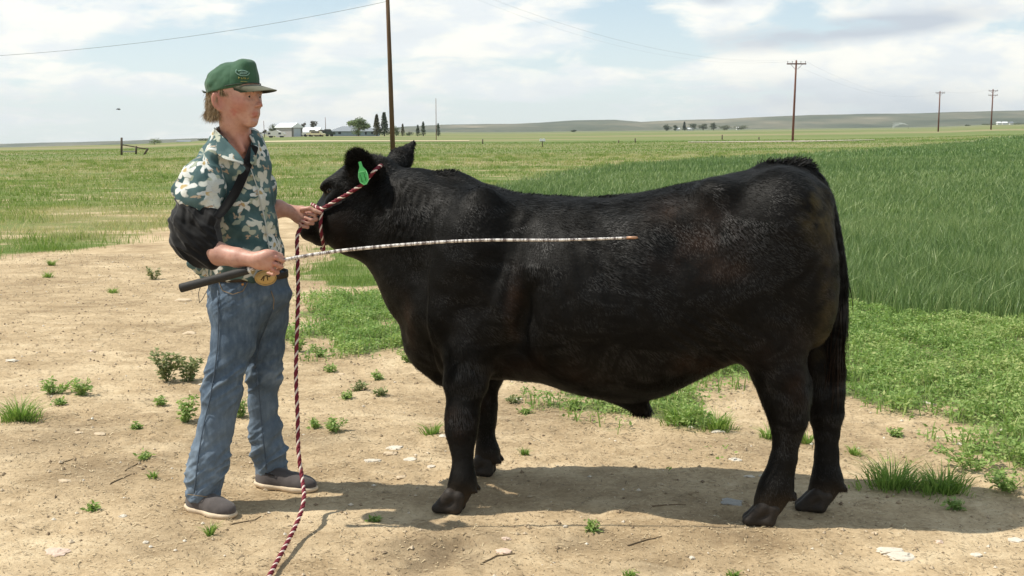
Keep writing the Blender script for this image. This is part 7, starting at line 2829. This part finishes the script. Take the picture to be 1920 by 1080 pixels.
g = Geo(); g.tube(np.array([A[-1] - d * .035, A[-1], A[-1] + d * .008]), [.0056, .0052, .003], 8)
g.obj('tip', material('copper_tip', (.36, .20, .12), .4, .5, .3), stick)


# ------------------------------------------------------------------ twisted rope halter and lead
M_red = material('maroon_strand', fn=tinted((.155, .010, .022), .3, 90, .6, .35, .3, .001))
M_wht = material('white_strand', fn=tinted((.72, .60, .52), .12, 90, .6, .35, .3, .001))


def rope(name, P, rad, parent, pitch=.052, n=None):
    P = np.asarray(P, float)
    Ln = np.linalg.norm(np.diff(P, axis=0), axis=1).sum()
    n = n or int(max(30, Ln / .0035))
    C_ = spl(P, n)
    C_[:, 2] = np.maximum(C_[:, 2], gz(C_[:, 0], C_[:, 1]) + rad * .9)
    sA = np.concatenate([[0], np.cumsum(np.linalg.norm(np.diff(C_, axis=0), axis=1))])
    T_, N_, B_ = frames(C_)
    gr, gw = Geo(), Geo()
    for k_ in range(3):
        a = sA / pitch * 2 * np.pi + k_ * 2 * np.pi / 3
        off = N_ * np.cos(a)[:, None] + B_ * np.sin(a)[:, None]
        (gw if k_ == 2 else gr).tube(C_ + off * rad * (.47 if k_ == 2 else .46), rad * (.47 if k_ == 2 else .60), 7)
    a_ = gr.obj(name, M_red, parent)
    b_ = gw.obj('white_strand', M_wht, a_)
    return C_


def bsurf(px, py, y0, off=.008):
    """point on the bull's hide seen at a pixel (nearest to the camera), lifted by off"""
    r = ray(px, py); d = r / np.linalg.norm(r)
    o = np.array([0, 0, CAMZ])
    qq = BULLV - o
    al = qq @ d
    pe = np.linalg.norm(qq - al[:, None] * d, axis=1)
    k_ = np.where(pe < .014)[0]
    if not len(k_):
        return W(px, py, y0)
    return o + d * (al[k_].min() - off)


BULLV = np.array([v for v in b2w(np.array([c for c in BODYV]))])
halter = thing('rope_halter', 'twisted maroon and white rope halter on the bull head, its lead hanging down', 'halter', W(600, 392, 4.9))
RR = .0086
cheek = [W(733, 306, 5.03), W(726, 307, 4.985)] + [bsurf(*p, 4.9) for p in ((714, 311), (703, 319), (693, 331))] + [bsurf(679, 346, 4.8, .012), bsurf(664, 356, 4.8, .012)] + \
    [bsurf(*p, 4.85, .010) for p in ((648, 366), (632, 375), (617, 384), (605, 391))]
rope('cheek_rope', cheek, RR, halter)
nose = [bsurf(606, 391, 4.9, .012), bsurf(597, 390, 4.93, .013), bsurf(591, 386, 4.96, .014), W(585, 383, 5.03)]
rope('nose_rope', nose, RR, halter)
chin = [bsurf(604, 393, 4.9, .013), bsurf(602, 408, 4.9), bsurf(601, 425, 4.9), bsurf(603, 442, 4.9), bsurf(606, 458, 4.92), W(607, 468, 4.97), W(602, 466, 5.05)]
rope('chin_rope', chin, RR * .9, halter)
g0 = ground_at(505, 1078)
lead = [W(600, 396, 4.885), W(584, 404, 4.892), W(570, 418, 4.888), W(561, 432, 4.87), W(557, 450, 4.84), W(558, 490, 4.80), W(559, 550, 4.74), W(557, 620, 4.67), W(555, 700, 4.60), W(558, 780, 4.53),
        W(560, 850, 4.47), W(567, 900, 4.42)]
for px, py, hh in ((570, 932, .115), (563, 965, .075), (545, 1005, .045), (522, 1048, .028), (505, 1080, .022)):
    r_ = ray(px, py); t_ = (CAMZ - hh) / -r_[2]; lead.append(np.array([0, 0, CAMZ]) + r_ * t_)
for px, py in ((488, 1120), (478, 1170), (500, 1230)):
    q = ground_at(px, py); lead.append(np.array([q[0], q[1], float(gz(q[0], q[1])) + RR]))
rope('lead_rope', lead, RR * 1.02, halter)
